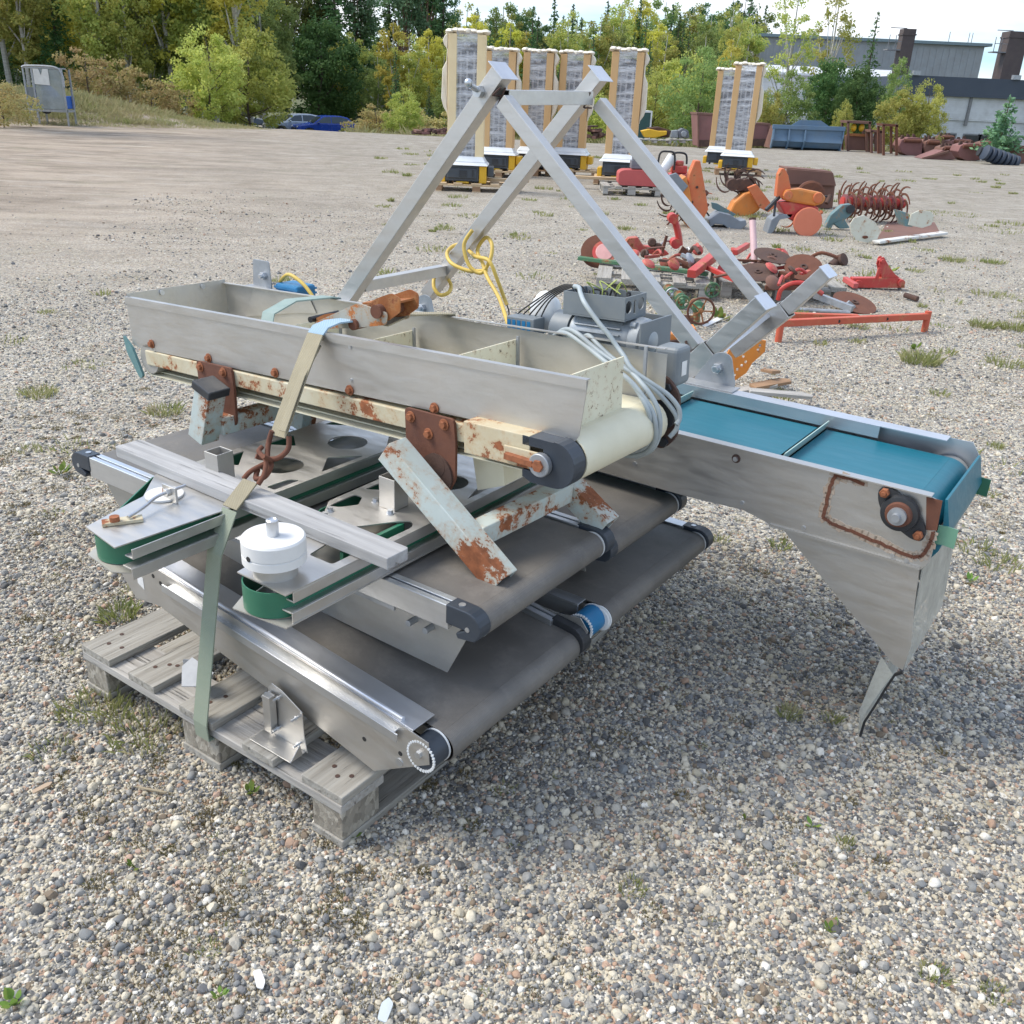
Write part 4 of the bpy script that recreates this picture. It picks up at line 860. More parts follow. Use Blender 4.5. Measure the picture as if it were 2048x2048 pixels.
def stone_ramp(nt, fac):
    cr = N(nt, 'ShaderNodeValToRGB'); cr.color_ramp.interpolation = 'CONSTANT'; nt.links.new(fac, cr.inputs[0]); e = cr.color_ramp.elements
    cols = [(0, (.16, .165, .17)), (.12, (.33, .325, .30)), (.24, (.60, .55, .44)), (.35, (.085, .09, .095)), (.45, (.44, .42, .37)), (.55, (.22, .235, .245)), (.66, (.64, .59, .48)), (.76, (.42, .28, .20)), (.80, (.20, .155, .11)), (.85, (.52, .47, .36)), (.91, (.76, .74, .68)), (.98, (.52, .36, .28))]
    e[0].position = 0; e[0].color = (*cols[0][1], 1); e[1].position = cols[1][0]; e[1].color = (*cols[1][1], 1)
    for p, c in cols[2:]: k = e.new(p); k.color = (c[0] * 1.02, c[1], c[2] * .95, 1)
    return cr.outputs[0]
def ground_mat():
    m, nt, b = new_mat('gravel_yard'); L = nt.links.new; v = coords(nt)
    sep = N(nt, 'ShaderNodeSeparateXYZ'); L(v, sep.inputs[0])
    def vor(scale, feat='F1'):
        n = N(nt, 'ShaderNodeTexVoronoi', feature=feat); n.inputs['Scale'].default_value = scale; L(v, n.inputs['Vector']); return n
    v1 = vor(120); v2 = vor(60); v3 = vor(14)
    s1 = N(nt, 'ShaderNodeSeparateColor'); L(v1.outputs['Color'], s1.inputs[0]); s2 = N(nt, 'ShaderNodeSeparateColor'); L(v2.outputs['Color'], s2.inputs[0])
    c = stone_ramp(nt, s1.outputs[0]); cb = stone_ramp(nt, s2.outputs[1])
    c = mixc(nt, noise(nt, v, 20, 3, .5, .48, .52), c, cb)
    # fines between stones
    fines = mixc(nt, noise(nt, v, 3, 6, .6), (.19, .165, .13), (.36, .33, .28))
    ln = N(nt, 'ShaderNodeVectorMath', operation='LENGTH'); L(v, ln.inputs[0])
    far = N(nt, 'ShaderNodeMapRange'); far.inputs['From Min'].default_value = 3.5; far.inputs['From Max'].default_value = 26; L(ln.outputs['Value'], far.inputs['Value'])
    ff = math_(nt, 'MULTIPLY_ADD', far.outputs[0], .5); nt.nodes[-1].inputs[2].default_value = .28
    c = mixc(nt, ff, c, fines)
    # larger tonal patches, moss and soil
    c = mixc(nt, math_(nt, 'MULTIPLY', noise(nt, v, .8, 8, .7, .50, .68), .35), c, (.15, .125, .09))
    c = mixc(nt, math_(nt, 'MULTIPLY', noise(nt, v, 2.6, 8, .75, .56, .70), .55), c, (.14, .125, .06))
    # brown compacted track at left, pinkish, with wheel streaks
    dirt = N(nt, 'ShaderNodeMapRange'); L(math_(nt, 'ADD', math_(nt, 'MULTIPLY', sep.outputs[0], 1.0), math_(nt, 'MULTIPLY', sep.outputs[1], .22)), dirt.inputs['Value'])
    dirt.inputs['From Min'].default_value = 2.6; dirt.inputs['From Max'].default_value = -5
    d2 = N(nt, 'ShaderNodeMapRange'); L(sep.outputs[1], d2.inputs['Value']); d2.inputs['From Min'].default_value = 6; d2.inputs['From Max'].default_value = 12
    dm = math_(nt, 'MULTIPLY', dirt.outputs[0], d2.outputs[0])
    vs_ = coords(nt, (.45, 1.15, 1), rot=(0, 0, R(-14)))
    streak = noise(nt, vs_, .9, 10, .74, .42, .62)
    c = mixc(nt, math_(nt, 'MULTIPLY', dm, .75), c, mixc(nt, streak, (.43, .35, .27), (.17, .128, .09)))
    st2 = noise(nt, coords(nt, (.45, 1.6, 1), rot=(0, 0, R(-6))), .7, 10, .74, .48, .70)
    c = mixc(nt, math_(nt, 'MULTIPLY', math_(nt, 'MULTIPLY', st2, far.outputs[0]), .55), c, (.20, .17, .14))
    st3 = noise(nt, coords(nt, (.4, 2.0, 1)), 1.1, 8, .7, .55, .7)
    c = mixc(nt, math_(nt, 'MULTIPLY', math_(nt, 'MULTIPLY', st3, far.outputs[0]), .6), c, (.50, .475, .43))
    c = mixc(nt, math_(nt, 'MULTIPLY', math_(nt, 'MULTIPLY', noise(nt, v, .9, 7, .7, .55, .68), far.outputs[0]), .35), c, (.17, .17, .09))
    c = mixc(nt, math_(nt, 'MULTIPLY', noise(nt, coords(nt, (.5, 1, 1)), 5, 9, .8, .56, .66), math_(nt, 'MULTIPLY', far.outputs[0], .6)), c, (.16, .135, .105))
    # woodland floor past the yard
    fy = N(nt, 'ShaderNodeMapRange'); L(sep.outputs[1], fy.inputs['Value']); fy.inputs['From Min'].default_value = 43; fy.inputs['From Max'].default_value = 47
    c = mixc(nt, fy.outputs[0], c, (.10, .105, .045))
    L(c, b.inputs['Base Color']); b.inputs['Roughness'].default_value = .95; b.inputs['Specular IOR Level'].default_value = .25
    h = math_(nt, 'ADD', math_(nt, 'MULTIPLY', v1.outputs['Distance'], -1.0), math_(nt, 'MULTIPLY', v2.outputs['Distance'], -1.2))
    h = math_(nt, 'ADD', h, math_(nt, 'MULTIPLY', noise(nt, v, 6, 8, .7, 0, 1), 1.2))
    bump(nt, b, h, .7, .008); return m
me = bpy.data.meshes.new('ground'); me.from_pydata(verts, [], faces)
for p in me.polygons: p.use_smooth = True
me.materials.append(ground_mat()); gd = bpy.data.objects.new('ground', me); scene.collection.objects.link(gd); gd['kind'] = 'structure'
def TZ(x, y): return terrain(x, y)

# gravel stones (nobody could count them)
def stone_mat():
    m, nt, b = new_mat('loose_stones'); L = nt.links.new
    oi = N(nt, 'ShaderNodeObjectInfo'); c = stone_ramp(nt, oi.outputs['Random'])
    g = N(nt, 'ShaderNodeTexCoord'); c = mixc(nt, noise(nt, g.outputs['Object'], 1.4, 6, .7, .3, .7), c, mixc(nt, .45, c, (.16, .14, .12)))
    L(c, b.inputs['Base Color']); b.inputs['Roughness'].default_value = .85; b.inputs['Specular IOR Level'].default_value = .3; return m
smat = stone_mat()
scol = bpy.data.collections.new('stone_shapes')
for k in range(7):
    rg = np.random.RandomState(k); mb = MB(); mb.sphere((0, 0, 0), 1, .8 + .25 * rg.rand(), .55 + .25 * rg.rand(), 9, 6, .0)
    me = bpy.data.meshes.new('stone'); V = np.array(mb.v)
    for q in range(10):
        n = rg.normal(size=3); n /= np.linalg.norm(n); d = .42 + .28 * rg.rand(); s_ = V @ n; V = V - np.outer(np.maximum(s_ - d, 0) * .85, n)
    me.from_pydata(V.tolist(), [], mb.f)
    for p in me.polygons: p.use_smooth = (k % 4 == 0)
    me.materials.append(smat); o = bpy.data.objects.new('stone', me); scol.objects.link(o)
rs = np.random.RandomState(11)
def wedge(n, y0, y1):
    y = np.sqrt(rs.rand(n) * (y1 ** 2 - y0 ** 2) + y0 ** 2); x = (rs.rand(n) * 2 - 1) * (.66 * y + .35); return x, y
X1, Y1 = wedge(170000, .75, 3.3); X2, Y2 = wedge(110000, 3.3, 7.5); X3, Y3 = wedge(60000, 7.5, 16)
sz = np.concatenate([np.clip(rs.lognormal(math.log(.0033), .55, len(X1)), .0016, .017), np.clip(rs.lognormal(math.log(.0040), .5, len(X2)), .002, .02), np.clip(rs.lognormal(math.log(.0065), .45, len(X3)), .0035, .025)])
Xa, Ya = np.concatenate([X1, X2, X3]), np.concatenate([Y1, Y2, Y3])
_n = np.array([.9 * mn.noise(Vector((float(a) * .5, float(b_) * .5, 9))) + .5 * mn.noise(Vector((float(a) * 2, float(b_) * 2, 2))) for a, b_ in zip(Xa, Ya)])
_keep = ((rs.rand(len(Xa)) < .12) | (Xa + .22 * Ya + 2.2 + 1.6 * _n > 0) | (Ya < 6.5 + 2 * _n)) & (rs.rand(len(Xa)) < np.clip((15.5 + 3 * _n - Ya) / 7, 0, 1))
Xa, Ya, sz = Xa[_keep], Ya[_keep], sz[_keep]
Za = np.array([terrain(float(a), float(b_)) if b_ > 4 else 0 for a, b_ in zip(Xa, Ya)]) + sz * .15
me = bpy.data.meshes.new('gravel'); me.vertices.add(len(Xa)); me.vertices.foreach_set('co', np.stack([Xa, Ya, Za], 1).astype('f').ravel())
at_ = me.attributes.new('size', 'FLOAT', 'POINT'); at_.data.foreach_set('value', sz.astype('f'))
go = bpy.data.objects.new('gravel', me); scene.collection.objects.link(go)
tag(go, 'loose grey, cream and pinkish gravel stones covering the yard', 'gravel', kind='stuff')
ng = bpy.data.node_groups.new('scatter_stones', 'GeometryNodeTree')
ng.interface.new_socket('Geometry', in_out='INPUT', socket_type='NodeSocketGeometry'); ng.interface.new_socket('Geometry', in_out='OUTPUT', socket_type='NodeSocketGeometry')
gi = ng.nodes.new('NodeGroupInput'); g_o = ng.nodes.new('NodeGroupOutput'); ip = ng.nodes.new('GeometryNodeInstanceOnPoints'); ci = ng.nodes.new('GeometryNodeCollectionInfo')
ci.inputs['Collection'].default_value = scol; ci.inputs['Separate Children'].default_value = True; ci.inputs['Reset Children'].default_value = True; ip.inputs['Pick Instance'].default_value = True
rv = ng.nodes.new('FunctionNodeRandomValue'); rv.data_type = 'FLOAT_VECTOR'; rv.inputs[0].default_value = (-.7, -.7, 0); rv.inputs[1].default_value = (.7, .7, 6.28)
na = ng.nodes.new('GeometryNodeInputNamedAttribute'); na.data_type = 'FLOAT'; na.inputs['Name'].default_value = 'size'
ng.links.new(gi.outputs[0], ip.inputs['Points']); ng.links.new(ci.outputs[0], ip.inputs['Instance']); ng.links.new(rv.outputs[0], ip.inputs['Rotation'])
ng.links.new(na.outputs[0], ip.inputs['Scale']); ng.links.new(ip.outputs[0], g_o.inputs[0])
gm = go.modifiers.new('scatter', 'NODES'); gm.node_group = ng

# ---- grass: blades in tufts, one uncountable ground cover
def leaf_mat(name, c1, c2, c3=None, trans=.35, sc=.9, rough=.6):
    m, nt, b = new_mat(name); L = nt.links.new; v = coords(nt); oi = N(nt, 'ShaderNodeObjectInfo')
    c = mixc(nt, noise(nt, v, sc, 5, .7, .35, .65), c1, c2)
    if c3: c = mixc(nt, noise(nt, v, sc * 3.1, 3, .6, .56, .66), c, c3)
    hs = N(nt, 'ShaderNodeHueSaturation'); L(math_(nt, 'ADD', .482, math_(nt, 'MULTIPLY', oi.outputs['Random'], .036)), hs.inputs['Hue']); L(math_(nt, 'ADD', .78, math_(nt, 'MULTIPLY', oi.outputs['Random'], .5)), hs.inputs['Value']); L(c, hs.inputs['Color']); c = hs.outputs[0]
    tl = N(nt, 'ShaderNodeBsdfTranslucent'); ms = N(nt, 'ShaderNodeMixShader'); ms.inputs[0].default_value = trans
    L(c, b.inputs['Base Color']); b.inputs['Roughness'].default_value = rough; b.inputs['Specular IOR Level'].default_value = .2
    L(c, tl.inputs[0]); L(b.outputs[0], ms.inputs[1]); L(tl.outputs[0], ms.inputs[2]); L(ms.outputs[0], nt.nodes['Material Output'].inputs[0]); return m
grass_m = leaf_mat('short_grass', (.22, .25, .08), (.30, .29, .13), (.42, .37, .22), .4, 3)
dry_m = leaf_mat('dry_tall_grass', (.38, .32, .18), (.26, .26, .12), (.22, .25, .08), .3, .8)
moss_m = leaf_mat('moss_tuft', (.17, .15, .06), (.21, .155, .08), None, .2, 5)
def blades(pts, mat, name, label):
    """pts: (x, y, z, radius, count, height, width)"""
    rg = np.random.RandomState(5); VV = []; 
    for (x, y, z, r, n, h, w) in pts:
        a = rg.rand(n) * 6.283; rr = r * np.sqrt(rg.rand(n)); px = x + rr * np.cos(a); py = y + rr * np.sin(a)
        th = rg.rand(n) * 6.283; ln = h * (.45 + .55 * rg.rand(n)); la = rg.rand(n) * .8 + .15 * rr / max(r, 1e-3)
        dx, dy = np.cos(th) * w, np.sin(th) * w; ax, ay = np.cos(a + rg.normal(0, .8, n)) * ln * np.sin(la), np.sin(a + rg.normal(0, .8, n)) * ln * np.sin(la); hz = ln * np.cos(la)
        P = np.stack([np.stack([px - dx, py - dy, np.full(n, z)], 1), np.stack([px + dx, py + dy, np.full(n, z)], 1), np.stack([px + ax * .4 + dx * .7, py + ay * .4 + dy * .7, z + hz * .6], 1), np.stack([px + ax, py + ay, z + hz], 1)], 1)
        VV.append(P)
    V = np.concatenate(VV).reshape(-1, 3); n = len(V) // 4
    me = bpy.data.meshes.new(name); me.vertices.add(len(V)); me.vertices.foreach_set('co', V.astype('f').ravel()); me.loops.add(n * 4); me.loops.foreach_set('vertex_index', np.arange(n * 4, dtype='i'))
    me.polygons.add(n); me.polygons.foreach_set('loop_start', np.arange(0, n * 4, 4, dtype='i')); me.polygons.foreach_set('loop_total', np.full(n, 4, dtype='i')); me.update(); me.validate()
    me.materials.append(mat); o = bpy.data.objects.new(name, me); scene.collection.objects.link(o); return tag(o, label, 'grass', kind='stuff')
rg = random.Random(9); pts = []
for px, py, r, n, h in [(75, 790, .10, 160, .06), (330, 825, .09, 160, .06), (60, 900, .06, 60, .03), (180, 1420, .08, 160, .05), (230, 1430, .05, 80, .05), (290, 1470, .09, 150, .05), (240, 1235, .06, 120, .06), (100, 1500, .05, 60, .03), (270, 1180, .05, 50, .04),
        (1560, 1095, .04, 60, .04), (1580, 1430, .035, 120, .035), (1660, 1440, .03, 60, .03), (1265, 1780, .03, 60, .03), (1690, 1690, .02, 50, .03), (1715, 655, .10, 90, .05), (1840, 725, .13, 260, .10), (1905, 520, .16, 160, .07), (1990, 525, .14, 120, .06),
        (1965, 655, .10, 160, .09), (2030, 660, .12, 160, .09), (1940, 905, .05, 60, .04), (2010, 730, .12, 120, .07), (1990, 895, .04, 60, .04), (1830, 540, .1, 60, .05), (1640, 690, .05, 60, .05), (1880, 790, .06, 60, .05), (1440, 1080, .04, 50, .03), (700, 1450, .05, 60, .03),
        (620, 1245, .05, 40, .03), (1010, 1580, .03, 30, .02), (1870, 1950, .03, 80, .03), (410, 1900, .03, 50, .02), (1990, 1990, .03, 80, .02), (780, 450, .1, 60, .05), (560, 560, .1, 80, .05), (1620, 425, .3, 140, .08), (1500, 435, .3, 120, .07), (1750, 480, .4, 90, .06), (1900, 430, .5, 130, .06), (2000, 460, .5, 110, .06), (1990, 590, .2, 120, .06)]:
    p = G(px, py); pts.append((p.x, p.y, TZ(p.x, p.y), r, n, h, .0012 + .0006 * p.y * .5))
for i in range(330):
    y = rg.uniform(3, 30); x = rg.uniform(-.2, .75) * y + rg.uniform(-1, 1) if rg.random() < .75 else rg.uniform(-.6, .6) * y
    if x < -.15 * y and y > 8: continue
    pts.append((x, y, TZ(x, y), rg.uniform(.02, .12) * (1 + y * .06), int(rg.uniform(15, 60)), rg.uniform(.02, .06) * (1 + y * .03), .0012 + .0005 * y))
for i in range(220):
    y = rg.uniform(1.2, 4.5); x = rg.uniform(-.6, .6) * y; pts.append((x, y, 0, rg.uniform(.008, .03), int(rg.uniform(5, 18)), rg.uniform(.008, .02), .0012))
blades(pts, grass_m, 'grass', 'small green and yellowish grass tufts growing through the gravel')
pts = []
for i in range(500):
    y = rg.uniform(1.1, 6); x = rg.uniform(-.62, .62) * y; pts.append((x, y, 0, rg.uniform(.01, .06), int(rg.uniform(30, 110)), rg.uniform(.006, .014), .0013))
for i in range(420):
    y = rg.uniform(1.1, 4.5); x = rg.uniform(-.62, -.12) * y; pts.append((x, y, 0, rg.uniform(.02, .07), int(rg.uniform(40, 130)), rg.uniform(.006, .015), .0013))
blades(pts, moss_m, 'moss', 'brownish green moss between the stones')
pts = []
for i in range(1500):
    a = rg.uniform(-9, 9); s_ = rg.uniform(.0, 7) ; q = Vector((E0.x, E0.y)) + ED * a + EN * s_; k = 1 - sst(1, 9, a) * .75
    pts.append((q.x, q.y, TZ(q.x, q.y) - .02, .35, 42, (rg.uniform(.2, .45) if s_ > 1.0 else .14) * k * (1 + .9 * (s_ > 4)), .007))
for i in range(700):
    y = rg.uniform(44, 52); x = rg.uniform(-16, 34); pxx = 1024 + x / y * F_PX * .92
    if 400 < pxx < 720: continue
    pts.append((x, y, TZ(x, y) - .02, .6, 26, rg.uniform(.3, .7), .012))
blades(pts, dry_m, 'tall_grass', 'tall dry straw coloured grass along the bank at the edge of the yard')
# a few weeds with leaves, each its own thing
weed_m = leaf_mat('weed_leaf', (.12, .24, .05), (.26, .28, .06), (.34, .16, .05), .35, 9)
def weed(px, py, n, s, lab, seed):
    p = G(px, py); rr = random.Random(seed); M = Matrix.Translation((p.x, p.y, 0)); m = MB(M)
    for i in range(n):
        a = rr.uniform(0, 6.28); l = s * rr.uniform(.6, 1); e = rr.uniform(.2, 1.1); d = Vector((math.cos(a) * math.cos(e), math.sin(a) * math.cos(e), math.sin(e))); x = Vector((-math.sin(a), math.cos(a), 0)); u_ = d.cross(x)
        base = Vector((0, 0, .004)) + d * l * .35
        pr = [(0, 0), (.2, .22), (.45, .30), (.75, .2), (1, 0)]
        vs = [base + d * l * t + x * l * w + u_ * l * (-.06 + .2 * t * t) for t, w in pr] + [base + d * l * t - x * l * w + u_ * l * (-.06 + .2 * t * t) for t, w in pr[1:-1][::-1]] 
        m.add(vs, [tuple(range(len(vs)))]); m.cyl((0, 0, 0), base, .0012, 5)
    o = m.build('weed', weed_m); tag(center_origin(o), lab, 'weed')
for a in [(440, 1995, 5, .022, 'two-leaved bright green weed in the bottom left gravel'), (30, 2010, 7, .03, 'yellowing weed at the bottom left corner'), (1660, 1865, 6, .028, 'yellow-green lobed weed in the lower right gravel'), (270, 1735, 4, .026, 'pale narrow-leaved weed left of the pallet in the gravel'),
          (1490, 1640, 2, .022, 'single dark green round leaf seedling right below the chute area'), (500, 1590, 7, .03, 'yellow-green weed sprouting in front of the pallet between its blocks'), (1625, 1655, 5, .022, 'pair of pale green seedlings on gravel at the right'), (120, 950, 9, .05, 'yellow-brown dying weed by the left end of the middle conveyor'),
          (1780, 545, 10, .09, 'leafy weed growing against the red lifting bracket'), (1440, 640, 10, .09, 'yellow-green weed growing amid the green hand-wheel valves'), (700, 1675, 5, .025, 'small weed at the foot of the pallet block'), (1830, 700, 8, .06, 'yellow-flowered weed on the gravel at right'), (1940, 1165, 5, .03, 'small green seedling near the right edge of the photo')]:
    weed(*a[:4], a[4], a[0])
# litter
lit = [(520, 1960, .05, .016, (.72, .72, .70), 'white plastic scrap lying in the bottom gravel'), (770, 2020, .05, .02, (.55, .60, .62), 'bluish plastic scrap at the bottom edge'), (300, 1580, .09, .006, (.36, .30, .20), 'dry straw-coloured stick on gravel left of the pallet'), (85, 1575, .05, .012, (.45, .33, .22), 'brown wood splinter far left in the gravel')]
for px, py, l, w, c, lab in lit:
    p = G(px, py, .01); m = MB(Matrix.Translation(p) @ Matrix.Rotation(px * .01, 4, 'Z')); m.plate(rnd([(-l / 2, -w / 2), (l * .3, -w * .6), (l / 2, 0), (l * .2, w * .5), (-l * .45, w * .4)], .004), (0, 0, 0), (1, 0, .05), (0, 1, .1), (0, 0, .003))
    o = m.build('scrap', surf('litter_' + str(px), c, rough=.6)); tag(center_origin(o), lab, 'scrap')

# ================================================================== TREES
def quads_mesh(name, V, mat):
    n = len(V) // 4; me = bpy.data.meshes.new(name); me.vertices.add(len(V)); me.vertices.foreach_set('co', V.astype('f').ravel()); me.loops.add(n * 4); me.loops.foreach_set('vertex_index', np.arange(n * 4, dtype='i'))
    me.polygons.add(n); me.polygons.foreach_set('loop_start', np.arange(0, n * 4, 4, dtype='i')); me.polygons.foreach_set('loop_total', np.full(n, 4, dtype='i')); me.update(); me.materials.append(mat); return me
def cards(P, s, rg, flat=0.0, asp=.6):
    n = len(P); d = rg.normal(size=(n, 3)); d[:, 2] *= (1 - flat); d /= np.linalg.norm(d, axis=1)[:, None]
    e = rg.normal(size=(n, 3)); e -= (e * d).sum(1)[:, None] * d; e /= np.linalg.norm(e, axis=1)[:, None]
    s = s * (.6 + .8 * rg.rand(n)); a = d * s[:, None] / 2; b_ = e * (s * asp)[:, None] / 2
    return np.stack([P - a, P + b_, P + a, P - b_], 1).reshape(-1, 3)
def clumps(rg, centers, radii, per):
    out = []
    for c, r in zip(centers, radii):
        k = int(per); q = rg.normal(size=(k, 3)); q /= np.linalg.norm(q, axis=1)[:, None]; q *= (rg.rand(k) ** .45)[:, None]; out.append(c + q * r)
    return np.concatenate(out)
def broad(name, H, rx, z0, n, cr_, per, card, mat, trunk, seed, tr=.012, shape=1.0, limbs=7):
    """broadleaf tree: crown between z0*H and H"""
    rg = np.random.RandomState(seed); cs = []; rad = []
    while len(cs) < n:
        p = rg.rand(3) * 2 - 1; r = math.sqrt(p[0] ** 2 + p[1] ** 2)
        prof = math.sqrt(max(0, 1 - abs(p[2]) ** 2.2)) * (1 - .38 * shape * max(0, p[2])) * (1 + .15 * math.sin(5 * math.atan2(p[1], p[0]) + seed))
        if r > prof or r < prof * .35 * rg.rand(): continue
        cs.append(np.array([p[0] * rx, p[1] * rx, H * (z0 + (1 - z0) * (p[2] + 1) / 2)])); rad.append(cr_ * (.6 + .8 * rg.rand()))
    cs = np.array(cs); P = clumps(rg, cs, np.array(rad)[:, None] * np.array([1, 1, .75]), per)
    mc = quads_mesh(name + '_crown', cards(P, card, rg), mat)
    mt = MB(); mt.tube([(0, 0, -.4), (.06 * rx, 0, H * .3), (-.04 * rx, .05 * rx, H * .6), (0, 0, H * .93)], lambda t: H * tr * (1 - .85 * t) + .01, 7, 4)
    for i in range(limbs):
        c = cs[rg.randint(len(cs))]; b0 = Vector((0, 0, max(H * z0 * .8, c[2] * .6))); mt.tube([b0, b0 * .5 + Vector(c) * .5 + Vector((0, 0, -.1)), Vector(c)], lambda t: H * tr * .4 * (1 - .8 * t) + .006, 5, 3)
    return mc, mt, trunk
def conifer(name, H, rx, z0, mat, trunk, seed, card=.26, levels=34, droop=.35, per=26):
    rg = np.random.RandomState(seed); P = []
    for l in range(levels):
        t = l / levels; z = H * (z0 + (1 - z0) * t); L_ = rx * (1 - t) ** .85 * (.85 + .3 * rg.rand()) + .1; nb = max(4, int(9 * (1 - t) + 4))
        for b_ in range(nb):
            a = rg.rand() * 6.283; l2 = L_ * (.65 + .45 * rg.rand()); k = max(4, int(per * l2 / rx)); u_ = rg.rand(k) ** .8
            x = np.cos(a) * u_ * l2; y = np.sin(a) * u_ * l2; zz = z - droop * l2 * u_ ** 1.4 + .1 * l2 * u_; w = .16 * l2 * (1.2 - u_)
            P.append(np.stack([x + rg.normal(size=k) * w * .8, y + rg.normal(size=k) * w * .8, zz + rg.normal(size=k) * .07 * (1 + l2 * .3)], 1))
    P = np.concatenate(P); mc = quads_mesh(name + '_crown', cards(P, card, rg, .55, .45), mat)
    mt = MB(); mt.tube([(0, 0, -.4), (0, 0, H * .5), (0, 0, H * .99)], lambda t: H * .012 * (1 - .9 * t) + .01, 7, 4); return mc, mt, trunk
bark_b = surf('birch_bark', (.55, .53, .48), (.30, .28, .25), rough=.85, vs=3, stretch=(1, 1, 6))
bark_d = surf('dark_bark', (.12, .09, .07), (.08, .06, .05), rough=.95, vs=5)
bark_p = surf('pine_bark', (.20, .12, .08), (.13, .085, .06), rough=.95, vs=3)
Lm = {'olive': leaf_mat('olive_leaves', (0.325, 0.384, 0.104), (0.458, 0.458, 0.125), (0.560, 0.472, 0.132), .5), 'yellow': leaf_mat('yellow_leaves', (0.620, 0.576, 0.104), (0.531, 0.517, 0.118), (0.620, 0.620, 0.132), .5), 'green': leaf_mat('green_leaves', (.20, .28, .09), (.29, .34, .11), None, .5),
      'dark': leaf_mat('dark_green_leaves', (.075, .14, .045), (.115, .19, .06), (.17, .24, .075), .4), 'spruce': leaf_mat('spruce_needles', (0.073, 0.147, 0.063), (0.125, 0.214, 0.073), None, .3), 'pine': leaf_mat('pine_needles', (0.118, 0.222, 0.118), (0.192, 0.295, 0.147), None, .3), 'light': leaf_mat('willow_leaves', (0.389, 0.425, 0.106), (0.472, 0.472, 0.130), (0.590, 0.531, 0.165), .5),
      'brown': leaf_mat('rusty_scrub_leaves', (0.472, 0.354, 0.163), (0.413, 0.399, 0.163), (0.325, 0.354, 0.104), .45)}
KIND = {
 'birch_tree': [broad('birch', 12, 2.0, .22, 95, .55, 85, .20, Lm['olive'], bark_b, 3), broad('birch', 12, 1.7, .25, 85, .5, 80, .19, Lm['yellow'], bark_b, 4), broad('birch', 12, 2.4, .15, 110, .6, 85, .21, Lm['green'], bark_b, 8)],
 'sparse_birch_tree': [broad('sparse_birch', 12, 1.7, .30, 60, .40, 50, .17, Lm['olive'], bark_b, 5, .009, .8, 16)],
 'spruce_tree': [conifer('spruce', 12, 2.1, .06, Lm['spruce'], bark_d, 6), conifer('spruce', 12, 1.6, .10, Lm['spruce'], bark_d, 7)],
 'pine_tree': [broad('pine', 14, 1.9, .50, 42, .62, 105, .22, Lm['pine'], bark_p, 9, .010, .3, 12), broad('pine', 14, 1.6, .58, 32, .6, 100, .22, Lm['spruce'], bark_p, 10, .010, .3, 12)],
 'maple_tree': [broad('maple', 7, 3.0, .10, 190, .6, 95, .19, Lm['dark'], bark_d, 12, .018, .4)],
 'willow_bush': [broad('willow', 5, 1.9, .02, 130, .42, 85, .15, Lm['light'], bark_d, 13, .012, .8, 12), broad('willow', 5, 2.1, .02, 90, .45, 85, .15, Lm['green'], bark_d, 14, .012, .8, 12)],
 'young_pine_tree': [conifer('young_pine', 3, .95, .10, Lm['pine'], bark_p, 15, .22, 11, -.25, 26)],
 'scrub_bush': [broad('scrub', 2.4, 1.5, .0, 50, .35, 60, .12, Lm['brown'], bark_d, 17, .010, .5, 8)],
}
REF = {'birch_tree': 12, 'sparse_birch_tree': 12, 'spruce_tree': 12, 'pine_tree': 14, 'maple_tree': 7, 'willow_bush': 5, 'young_pine_tree': 3, 'scrub_bush': 2.4}
PROTO = {}
def tree(kind, var, x, y, h, lab, grp=None, z=None, wide=1.0):
    lst = KIND[kind]; var %= len(lst); key = (kind, var); z = TZ(x, y) if z is None else z; s = h / REF[kind]
    M = Matrix.Translation((x, y, z)) @ Matrix.Rotation((x * 7.3 + y * 3.1) % 6.28, 4, 'Z') @ Matrix.Diagonal((s * wide, s * wide, s, 1))
    if key not in PROTO:
        mc, mt, bark = lst[var]; r_ = thing(kind, lab, kind.replace('_tree', ' tree').replace('_', ' '), ID, grp)
        c = bpy.data.objects.new('crown', mc); scene.collection.objects.link(c); c.parent = r_; t = mt.build('trunk', bark, r_, smooth=True); PROTO[key] = r_; o = r_
    else: o = copy_tree(PROTO[key]); 
    if key in PROTO and o is not PROTO[key]:
        pass
    o.matrix_world = M; o['label'] = lab
    if grp: o['group'] = grp
    elif 'group' in o: del o['group']
    return o
def px_at(px, y): return GY(px, 190 + (px - 1024) * .045, y).x
FLAB = {'birch_tree': ['olive green birch in the forest edge beyond the yard', 'yellowing birch in the forest edge beyond the yard', 'fresh green broadleaf tree in the forest beyond the yard'], 'spruce_tree': ['dark spruce in the forest beyond the yard', 'narrow dark spruce in the forest beyond the yard'], 'pine_tree': ['tall pine with a bare trunk in the forest', 'slim dark pine with high crown in the forest']}
rg = random.Random(21)
def forest(n, pxa, pxb, ya, yb, ha, hb, kinds):
    for i in range(n):
        px = pxa + (pxb - pxa) * (i + rg.random()) / n; y = rg.uniform(ya, yb); k, v_ = rg.choice(kinds); x = px_at(px, y)
        if 545 < px < 740 and y < 86: continue
        tree(k, v_, x, y, rg.uniform(ha, hb), FLAB[k][v_ % len(FLAB[k])], 'forest trees beyond the yard')
B, S, Pn = 'birch_tree', 'spruce_tree', 'pine_tree'
forest(44, -420, 700, 82, 98, 15, 19, [(S, 0), (B, 0), (B, 2), (B, 1), (Pn, 0)])
forest(34, -350, 690, 62, 78, 11, 17, [(B, 0), (B, 2), (S, 0), (B, 0), (B, 1)])
forest(20, -300, 480, 48, 56, 8, 13, [(B, 0), (B, 2), (S, 0), (B, 1), (B, 0)])
forest(10, 700, 900, 92, 108, 15, 19, [(Pn, 0), (Pn, 1), (Pn, 0), (S, 1)])
